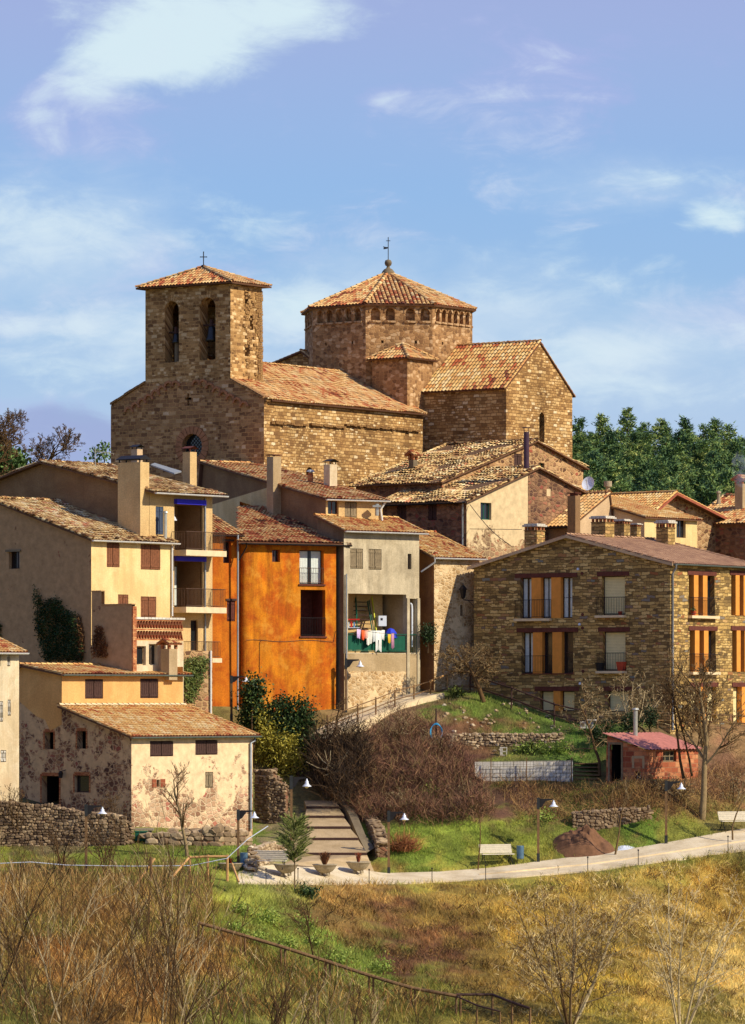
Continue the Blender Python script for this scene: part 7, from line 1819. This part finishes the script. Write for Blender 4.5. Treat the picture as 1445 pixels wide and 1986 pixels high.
twigs('dry_brush', 'brown dry brush on the bank behind the path', pix_sampler([(960, 1520), (1120, 1530), (1300, 1520), (1445, 1480), (1445, 1590), (1300, 1590), (1100, 1600), (1000, 1590)], lambda b, r: r.random(len(b)) * .35, 185, 275), 6500, [(0, g(80, 54, 36)), (.5, g(140, 100, 60)), (1, g(184, 150, 90))], 2, (.25, .75), .018)
twigs('undergrowth', 'tangled brown undergrowth filling the bottom left slope', pix_sampler([(-20, 1760), (100, 1740), (300, 1760), (420, 1840), (600, 1900), (850, 1960), (900, 1990), (-20, 1990)], lambda b, r: r.random(len(b)) * .8, 185, 275), 8000, [(0, g(40, 28, 18)), (.35, g(110, 74, 38)), (.65, g(168, 122, 60)), (.85, g(200, 162, 86)), (1, g(226, 204, 146))], 3, (.35, 1.15), .018, up=1.1, curl=.3)
twigs('dry_weeds', 'dry upright weeds along the lawn edge at the left', pix_sampler([(-20, 1690), (420, 1700), (420, 1800), (-20, 1790)], lambda b, r: r.random(len(b)) * .3, 185, 275), 4000, [(0, g(90, 62, 38)), (.5, g(160, 120, 68)), (1, g(206, 172, 108))], 4, (.4, 1.3), .016, up=1.8, curl=.25)
twigs('reddish_shrub', 'reddish bare shrub right of the lamp by the low wall', lambda n, r: np.stack([r.normal(0, .35, n), r.normal(0, .3, n), np.abs(r.normal(0, .3, n))], 1) + np.array(list(G(785, 1655))), 700, [(0, g(110, 60, 40)), (1, g(190, 130, 80))], 5, (.4, 1.0), .02, kind=None)
twigs('gully_brush', 'dark brush shading the upper end of the broad steps', pix_sampler([(600, 1500), (700, 1480), (720, 1560), (660, 1590), (610, 1560)], lambda b, r: .5 + r.random(len(b)) * 2.0, 225, 262), 4500, [(0, g(30, 24, 18)), (.6, g(66, 50, 34)), (1, g(120, 92, 60))], 6, (.5, 1.4), .025)
twigs('vines', 'brown vines and bushes on the slope between the grey house and the small stone house', pix_sampler([(822, 1215), (915, 1215), (918, 1290), (880, 1300), (822, 1330)], lambda b, r: r.random(len(b)) * 2.6, 255, 280), 5200, [(0, g(34, 30, 20)), (.5, g(76, 60, 36)), (.9, g(130, 104, 60)), (1, g(70, 96, 40))], 7, (.4, 1.1), .025)
for i, (px, py, H, lab) in enumerate(((700, 1500, 2.6, 'tall bare bush standing out of the brambles beside the cut branches'), (765, 1450, 2.8, 'fine-twigged bare bush at the top of the bramble slope'), (835, 1480, 2.2, 'bare bush in the middle of the bramble slope below the hose post'),
                                  (775, 1585, 2.0, 'low bare bush at the foot of the brambles behind the path lamp'), (900, 1560, 1.8, 'low brown bush at the right end of the brambles'), (1310, 1560, 2.2, 'bare brown bush on the bank right of the lamp below the shed'), (1420, 1560, 2.4, 'pale bare bush behind the far right bench'))):
    multi_stem('bare_shrub', lab, G(px, py), H, 7, 300 + i, .6, 'shrub', levels=3, n0=6, r0=.035, tv=(.1, .9), up=.15, lenf=.5, twig=.013)
def patchy(b, r): return r.random(len(b)) * .18 - 3.0 * (vnoise(b[:, 0], b[:, 1], .9, 21) < .62)
twigs('dark_tussocks', 'scattered dark tussocks and heather on the golden bank', pix_sampler([(400, 1730), (1000, 1725), (1440, 1670), (1445, 1985), (900, 1985), (620, 1880)], patchy, 185, 252), 26000, [(0, g(52, 40, 26)), (.5, g(104, 78, 42)), (.85, g(156, 122, 58)), (1, g(112, 70, 62))], 8, (.12, .42), .03, up=.5)
twigs('pale_straw', 'pale straw tufts catching the sun on the bank', pix_sampler([(900, 1730), (1440, 1680), (1445, 1985), (1000, 1985)], lambda b, r: r.random(len(b)) * .1 - 3.0 * (vnoise(b[:, 0], b[:, 1], .8, 31) < .6), 185, 252), 16000, [(0, g(170, 140, 76)), (.6, g(220, 190, 112)), (1, g(240, 220, 160))], 9, (.15, .5), .03, up=.5)
# cut pale branches at the top of the steps
m = MB(); rn = random.Random(5); p = P(640, 1500, 246.5)
for i in range(9):
    d = Vector((rn.uniform(-.6, 1.6), rn.uniform(-.3, .3), rn.uniform(-.1, 1))).normalized(); m.tube([p + Vector((rn.uniform(-.4, .6), 0, rn.uniform(-.3, .3))), p + d * .8, p + d * 1.5 + Vector((0, 0, rn.uniform(-.2, .3)))], .035, 5, r2=.012, tv=.95)
o = m.build('cut_branches', M_BARK, None); tag(o, 'pale cut branches reaching over the top of the broad steps', 'branches')

M_LEAFG = attr_mat('fresh_leaf', [(0, g(70, 92, 34)), (.5, g(124, 148, 52)), (1, g(180, 190, 92))], .6, .25, 3, 0)
# leafy masses
def leafy(name, label, blobs, n, mat, seed, size=.12, cat='shrub', stem=None, tvb=(0, 1), droop=0, group=None, aspect=.38, shell=.35):
    """blobs: (centre, rx, ry, rz). Leaves fill the outer part of lumpy blobs; a woody stem inside"""
    rt = empty(name, stem if stem is not None else blobs[0][0], label, cat, group); r = np.random.default_rng(seed)
    Vs, Ts = [], []
    vol = np.array([b[1] * b[2] * b[3] for b in blobs]) ** .67; vol /= vol.sum()
    for (c, rx, ry, rz), fr in zip(blobs, vol):
        k = int(n * fr); nc = max(6, int(k / 26)); u = r.normal(size=(nc, 3)); u /= np.linalg.norm(u, axis=1)[:, None]; u *= r.uniform(shell, 1.05, nc)[:, None]
        cc = u * [rx, ry, rz] + list(c); ct = r.random(nc)
        idx = r.integers(0, nc, k); b = cc[idx] + r.normal(size=(k, 3)) * size * 1.5
        d = r.normal(size=(k, 3)); d[:, 2] += .5 - droop; d /= np.linalg.norm(d, axis=1)[:, None]; s = np.cross(d, r.normal(size=(k, 3))); s /= np.linalg.norm(s, axis=1)[:, None]
        Ls = r.uniform(.6, 1.3, k)[:, None] * size; s = s * Ls * aspect
        Vs.append(np.stack([b, b + d * Ls * .5 + s, b + d * Ls, b + d * Ls * .5 - s], 1).reshape(-1, 3))
        t = np.clip(tvb[0] + (tvb[1] - tvb[0]) * (ct[idx] * .6 + r.random(k) * .4), 0, 1); Ts.append(np.repeat(t, 4))
    V_ = np.concatenate(Vs) - np.array(list(ORG[rt.name])); q = np.arange(len(V_)).reshape(-1, 4)
    np_mesh('foliage', V_, q, mat, tv=np.concatenate(Ts), parent=rt)
    m = MB(); rn = random.Random(seed); b0 = Vector(ORG[rt.name])
    for (c, rx, ry, rz) in blobs: m.tube([b0 - Vector((0, 0, .2)), b0.lerp(Vector(c), .5) + Vector((rn.uniform(-.1, .1), 0, 0)), Vector(c)], .07, 5, r2=.02, tv=.2)
    m.build('stem', M_BARK, rt); return rt
def B(px, py, Y, rx, rz, ry=None): c = P(px, py, Y); s = Y / F; return (c, rx * s, (ry or rx) * s, rz * s)
leafy('laurel_bush', 'tall dark evergreen bush against the orange house wall', [B(492, 1345, 251.8, 20, 34), B(482, 1385, 252, 14, 30), B(500, 1400, 251.8, 26, 30)], 5200, M_LEAF, 1, .17, stem=P(490, 1450, 250), tvb=(.0, .9))
leafy('evergreen_bush', 'broad dark evergreen bush right of the yellow bamboo', [B(545, 1385, 251.8, 26, 40), B(585, 1400, 251.6, 28, 48), B(600, 1460, 251, 32, 46), B(560, 1440, 251.4, 34, 44), B(615, 1500, 250.5, 16, 24)], 12000, M_LEAF, 2, .16, stem=P(585, 1520, 249), tvb=(0, .75))
leafy('bamboo_clump', 'yellow green bamboo clump above the ruined wall', [B(520, 1440, 251, 26, 28), B(556, 1452, 250.4, 26, 26), B(504, 1468, 251, 14, 26), B(578, 1482, 250, 20, 22), B(512, 1400, 251.2, 10, 22), B(540, 1500, 250.2, 14, 14)], 8500, M_LEAFY, 3, .2, stem=P(530, 1510, 250.6), aspect=.16, droop=.7)
leafy('small_bamboo', 'thin yellow leaves hanging by the farmhouse downpipe', [B(502, 1492, 251.4, 10, 16), B(545, 1530, 249, 9, 22)], 1100, M_LEAFY, 4, .18, stem=P(510, 1520, 251), aspect=.16, droop=.9)
iv = hc.fl
def ivy(name, label, face, outline, n, seed, mat=M_LEAF, tvb=(0, .6), dep=.16, size=.11):
    r = random.Random(seed); xs = [p[0] for p in outline]; ys = [p[1] for p in outline]; m = MB(); k = 0
    c = face.hit(sum(xs) / len(xs), sum(ys) / len(ys)); rt = empty(name, face.pt(c[0], face.hit(xs[0], max(ys))[1]), label, 'ivy')
    while k < n:
        x, y = r.uniform(min(xs), max(xs)), r.uniform(min(ys), max(ys))
        if not inside(outline, x + r.gauss(0, 3), y + r.gauss(0, 3)): continue
        u, z = face.hit(x, y); lump = .5 + .5 * mnoise.noise(Vector((u * 1.3, z * 1.3, seed))); q = face.pt(u, z, -r.uniform(.01, dep * (.5 + lump * 2)))
        d = Vector((face.n.x + r.gauss(0, .8), face.n.y + r.gauss(0, .8), r.gauss(-.3, .7))).normalized(); e = d.orthogonal().normalized() * size * .4; L_ = size * r.uniform(.6, 1.2)
        m.face([q, q + d * L_ * .5 + e, q + d * L_, q + d * L_ * .5 - e], tv=min(1, max(0, tvb[0] + (tvb[1] - tvb[0]) * (lump * .6 + r.random() * .4)))); k += 1
    m.build('leaves', mat, rt); s = MB()
    for i in range(6):
        x = min(xs) + (max(xs) - min(xs)) * (i + .5) / 6; yy = [y for y in np.arange(min(ys), max(ys), 4) if inside(outline, x, y)]
        if yy: a, b = face.hit(x, yy[0]), face.hit(x, yy[-1]); s.tube([face.pt(*b, -.02), face.pt((a[0] + b[0]) / 2 + r.uniform(-.2, .2), (a[1] + b[1]) / 2, -.02), face.pt(*a, -.02)], .018, 3, tv=.2)
    s.build('stem', M_BARK, rt)
ivy('wall_ivy', 'dark ivy climbing the blank brown wall at the left', iv, [(68, 1132), (76, 1150), (84, 1165), (96, 1168), (100, 1160), (112, 1158), (122, 1170), (130, 1185), (148, 1188), (154, 1215), (160, 1240), (166, 1280), (90, 1282), (80, 1240), (72, 1220), (74, 1180)], 6500, 1)
ivy('dry_creeper', 'brown dry creeper on the annex side wall', ha.fl, [(190, 1212), (200, 1215), (204, 1240), (212, 1250), (210, 1275), (186, 1275), (182, 1250)], 900, 2, attr_mat('dry_leaf', [(0, g(70, 44, 24)), (1, g(150, 96, 50))]), (0, 1))
ivy('dry_creeper', 'thin brown creeper on the ivy house right of the dark ivy', iv, [(152, 1190), (158, 1195), (166, 1240), (164, 1280), (156, 1280)], 420, 5, attr_mat('dry_leaf_b', [(0, g(60, 40, 24)), (1, g(130, 90, 50))]), (0, 1))
ivy('garden_ivy', 'bright green ivy hanging on the garden wall below the balconies', hg.fr, [(356, 1278), (398, 1272), (400, 1290), (388, 1320), (378, 1350), (362, 1366), (352, 1340), (352, 1300)], 1900, 3, M_LEAF, (.4, 1), .2, .13)
ivy('left_edge_ivy', 'dark ivy scrap at the left picture edge above the white house', iv, [(-20, 1200), (2, 1205), (6, 1215), (0, 1240), (-20, 1240)], 400, 4)
# small conifer sapling on the bank
p = G(571, 1728); rt = empty('conifer_sapling', p, 'small bushy green conifer sapling on a thin trunk below the path', 'tree'); a, b = MB(), MB()
H = (1728 - 1590) / F * p.y; a.tube([p - Vector((0, 0, .2)), p + Vector((.02, 0, H * .35)), p + Vector((-.05, 0, H * .9))], .05, 6, r2=.02, tv=.6); rn = random.Random(4)
for i in range(150):
    t = .38 + .6 * (i / 150); q = p + Vector((-.02, 0, H * t)); an = rn.uniform(0, 6.28); ln = (1.28 * math.sin(math.pi * min(1, (t - .3) / .78)) ** .7) * rn.uniform(.7, 1.05); d = Vector((math.cos(an), math.sin(an), rn.uniform(.1, .7))).normalized()
    tip = q + d * ln * .95 + Vector((0, 0, .1)); b.tube([q, q.lerp(tip, .5) - Vector((0, 0, .05)), tip], .012, 3, tv=.3)
    for k in range(52):
        s = .25 + .75 * rn.random(); c = q.lerp(tip, s); nd = (d * .8 + Vector((rn.gauss(0, .55), rn.gauss(0, .55), rn.gauss(.25, .4)))).normalized() * .13; e = nd.orthogonal().normalized() * .014; b.face([c - e, c + e, c + nd], tv=rn.random())
a.build('trunk', M_BARK, rt); b.build('crown', attr_mat('sapling_needles', [(0, g(56, 66, 30)), (.5, g(104, 116, 50)), (1, g(160, 164, 84))], .7), rt)
for (px, py, r_, lab) in ((593, 1740, .34, 'low dark green bush below the conifer sapling'), (1025, 1458, .3, 'dark green vegetable clump on the garden terrace'), (885, 1352, .3, 'long-leaved green plant on top of the knoll')):
    q = G(px, py); leafy('low_plant', lab, [(q + Vector((0, 0, r_ * .5)), r_ * 1.5, r_, r_ * .7)], 900, M_LEAF, px, .12, 'plant', q, (.1, .7) if px < 700 else (.5, 1))
for i, (px, py) in enumerate(((470, 1775), (520, 1790), (500, 1830), (560, 1840), (610, 1835), (660, 1870), (455, 1810), (590, 1800), (740, 1890), (1015, 1462), (1050, 1462), (1085, 1462), (1060, 1592), (830, 1545))):
    q = G(px, py); r_ = .22 + .12 * (i % 3); lab = 'bright green fern clump ' + ['highest on the bank, below the yellow timber fence', 'on the bank under the left planter bowls', 'just above the left end of the long railing', 'left of the thin bare tree above the railing', 'beside the thin bare tree on the bank', 'right of the thin bare tree, just above the railing', 'at the upper left end of the long railing', 'halfway between conifer sapling and railing', 'farthest right, above the lower end of the railing'][i] if i < 9 else ('leafy green garden plant below the tumbled stones, ' + ['left of three', 'middle of three', 'right of three'][i - 9] if i < 12 else ('green tuft under the retaining wall at the dirt mound' if i == 12 else 'green tuft under the brambles'))
    leafy('green_clump' if i < 9 else 'garden_plant', lab, [(q + Vector((0, 0, r_ * .4)), r_ * 1.3, r_, r_ * .6)], 500, M_LEAFG, 70 + i, .16, 'plant', q, (.2, 1), group='green clumps on the bank' if i < 9 else ('garden plants' if i < 12 else None), aspect=.2)
leafy('dark_shrub', 'dark cypress-like shrub behind the shed roof', [B(1262, 1392, 254, 11, 24), B(1222, 1400, 254, 16, 16)], 2200, M_LEAF, 8, .1, 'shrub', P(1262, 1425, 254), (0, .35))
leafy('dark_shrub', 'dark rounded shrub left of the shed under the bare tree', [B(1158, 1425, 253.5, 18, 14), B(1178, 1408, 254, 10, 12)], 1600, M_LEAF, 9, .1, 'shrub', P(1158, 1440, 253.5), (0, .35))
leafy('balcony_hedge', 'dark hedge with reddish top behind the grey house corner', [B(830, 1228, 262.5, 14, 18)], 1300, M_LEAF, 10, .1, 'shrub', P(830, 1260, 262.5), (0, .4))

# wooded hill: pines, each its own
def pine(base, H, rad, seed, tvb, near_=True, protoname='pine_tree'):
    r = np.random.default_rng(seed); rt = empty(protoname, base); m = MB(); m.tube([Vector(base) - Vector((0, 0, .5)), Vector(base) + Vector((0, 0, H * .97))], .2, 5, r2=.03, tv=.3); m.build('trunk', M_BARK, rt)
    nb = 60; Vs, Ts = [], []
    for i in range(nb):
        t = .22 + .78 * (i / nb) ** 1.0; z = H * t; ln = rad * (1.02 - t) ** .75 * r.uniform(.6, 1.15) + .12; an = r.uniform(0, 6.283); d = np.array([math.cos(an), math.sin(an), r.uniform(-.05, .35)]); k = int(26 + 60 * ln / rad)
        s = r.random(k) ** .7; c = np.array(list(base)) + [0, 0, z] + d * (s * ln)[:, None]; c = c + r.normal(size=(k, 3)) * [.16, .16, .12]
        nd = d + r.normal(size=(k, 3)) * .7 + [0, 0, .25]; nd /= np.linalg.norm(nd, axis=1)[:, None]; e = np.cross(nd, r.normal(size=(k, 3))); e /= np.linalg.norm(e, axis=1)[:, None]; Ls = r.uniform(.18, .42, k)[:, None]
        Vs.append(np.stack([c - e * .06, c + e * .06, c + nd * Ls], 1).reshape(-1, 3)); bt = r.random(); Ts.append(np.repeat(np.clip(tvb + (bt - .5) * .35 + r.normal(0, .12, k), 0, 1), 3))
    V_ = np.concatenate(Vs) - np.array(list(base)); np_mesh('crown', V_, np.arange(len(V_)).reshape(-1, 3), M_PINE, tv=np.concatenate(Ts), parent=rt); return rt
rn = random.Random(6)
PN = []
sky_line = [(1112, 845), (1122, 812), (1150, 842), (1168, 806), (1195, 835), (1218, 794), (1245, 822), (1285, 815), (1292, 830), (1330, 812), (1365, 825), (1390, 815), (1415, 826), (1440, 850), (1470, 845)]
for i, (px, py) in enumerate(sky_line): PN.append((px, py, 395 + rn.uniform(-6, 10), rn.uniform(.15, .5)))
for j in range(6):
    for i in range(14):
        px = 1095 + i * 27 + rn.uniform(-10, 10); py = 845 + j * 19 + rn.uniform(-8, 8); PN.append((px, py, 385 - j * 7 + rn.uniform(-3, 3), min(1, max(0, rn.gauss(.42 + j * .05, .28)))))
protos = {}
for i, (px, py, Y, tvb) in enumerate(PN):
    top_ = P(px, py, Y); H = rn.uniform(6.5, 9.0); base = Vector((top_.x, top_.y, top_.z - H))
    key = (i % 9)
    if key not in protos or i < 15:
        o = pine(base, H, rn.uniform(1.7, 2.5), 900 + i, tvb); protos[key] = (o, H)
    else:
        o = copy_tree(protos[key][0]); s = H / protos[key][1]; o.scale = (s * rn.uniform(.85, 1.15),) * 2 + (s,); o.location = base; o.rotation_euler = (0, 0, rn.uniform(0, 6))
    tag(o, ('first' if i == 0 else ['second', 'third', 'fourth', 'fifth', 'sixth', 'seventh', 'eighth', 'ninth', 'tenth', 'eleventh', 'twelfth', 'thirteenth', 'fourteenth', 'fifteenth'][i - 1]) + ' pine along the skyline of the wooded hill, counted from the church' if i < 15 else 'dark green pine within the wooded hillside behind the village', 'pine', 'pines on the skyline' if i < 15 else 'pines covering the wooded hill')
m = MB()
hw = np.array([(1060, 905, 360), (1520, 905, 360), (1520, 960, 330), (1060, 960, 330)])
leafy('evergreen_tree', 'dark evergreen tree behind the roofs at the left edge', [B(22, 905, 316, 22, 24), B(-15, 900, 316, 30, 40)], 6000, M_PINE, 14, .3, 'tree', P(10, 980, 305), (0, .5))
leafy('ridge_shrub', 'small dark shrub peeping over the ridge near the aerial', [B(200, 882, 300, 6, 9), B(180, 884, 300, 4, 6)], 260, M_PINE, 15, .22, 'shrub', P(200, 905, 300), (0, .5))

# grass: blades follow the ground-cover colours
def grass(name, label, polys, n, seed, h=(.08, .2), w_=.022, y0=203, y1=272, lean_=.5, kcol=1.25):
    r = np.random.default_rng(seed); tot = []
    for poly in polys:
        lat = [(x, y) for x in np.arange(min(p[0] for p in poly), max(p[0] for p in poly), 8) for y in np.arange(min(p[1] for p in poly), max(p[1] for p in poly), 5) if inside(poly, x, y)]
        tot += [list(G(x, y, y0, y1)) for x, y in lat]
    pts = np.array(tot); k = r.integers(0, len(pts), n); b = pts[k] + np.stack([r.uniform(-.2, .2, n), r.uniform(-.55, .55, n), np.zeros(n)], 1)
    clump = vnoise(b[:, 0], b[:, 1], .45, seed); keep = r.random(n) < (.35 + .65 * clump); b = b[keep]; clump = clump[keep]; n = len(b)
    b[:, 2] = TZ(b[:, 0], b[:, 1]) - .04; L_ = r.uniform(h[0], h[1], n) * (.6 + .9 * clump); an = r.uniform(0, 6.283, n); ln = r.normal(0, lean_, (n, 2))
    s = np.stack([np.cos(an), np.sin(an), np.zeros(n)], 1) * w_ / 2; tip = b + np.stack([ln[:, 0] * L_, ln[:, 1] * L_, L_ + .04], 1)
    V_ = np.stack([b - s, b + s, tip], 1).reshape(-1, 3); c = cover(b[:, 0], b[:, 1], b[:, 2]) * kcol * r.uniform(.4, 1.6, n)[:, None]; c[:, 0] *= r.uniform(.9, 1.15, n)
    o = np_mesh(name, V_, np.arange(len(V_)).reshape(-1, 3), M_BLADE, col=np.repeat(c, 3, 0)); tag(o, label, 'grass', kind='stuff'); return o
grass('lawn_grass', 'green grass of the lawn at the left and behind the path', [[(-20, 1625), (500, 1625), (500, 1700), (-20, 1706)], [(745, 1600), (1000, 1590), (1445, 1560), (1445, 1605), (1290, 1632), (1045, 1668), (850, 1688), (748, 1692)]], 60000, 1, (.06, .17), .028, 205, 268)
grass('terrace_grass', 'green grass on the knoll and garden terrace', [[(820, 1360), (930, 1345), (1100, 1400), (1180, 1425), (1180, 1480), (920, 1482), (860, 1460), (830, 1400)], [(930, 1520), (1290, 1520), (1290, 1560), (1000, 1560)]], 22000, 2, (.08, .24), .026, 240, 268)
grass('bank_grass', 'golden dry grass on the bank below the path', [[(380, 1716), (1000, 1712), (1445, 1655), (1560, 1640), (1560, 1990), (880, 1990), (380, 1850)]], 120000, 3, (.1, .34), .03, 188, 252, .75)
grass('slope_grass', 'dry grass under the saplings at the bottom left', [[(-20, 1715), (400, 1715), (500, 1850), (880, 1990), (-20, 1990)]], 70000, 4, (.12, .42), .028, 188, 240, .5)

# chimney smoke at the right edge
sm = bpy.data.meshes.new('smoke'); bm = bmesh.new(); bmesh.ops.create_icosphere(bm, subdivisions=3, radius=1); q0 = P(1436, 915, 284)
for v in bm.verts:
    c = Vector(v.co); c *= 1 + .25 * mnoise.noise(c * 2); v.co = q0 + Vector((c.x * .55 + c.z * -.15, c.y * .5, c.z * 1.25 + .1))
bm.to_mesh(sm); bm.free(); so = bpy.data.objects.new('smoke', sm); COL.objects.link(so); tag(so, 'thin bluish smoke rising from the chimney at the right edge', 'smoke', kind='stuff')
mm = bpy.data.materials.new('smoke'); mm.use_nodes = True; nt = NT(mm.node_tree); nt.n.remove(nt.n['Principled BSDF']); pv = nt.node('ShaderNodeVolumePrincipled'); pv.inputs['Color'].default_value = (.8, .87, 1, 1)
nt.put(pv.inputs['Density'], nt.math('MULTIPLY', nt.step(nt.noise(obc(nt), 1.6, 3, .6).outputs[0], .40, .75), .6)); nt.l.new(pv.outputs[0], nt.n['Material Output'].inputs['Volume']); sm.materials.append(mm)
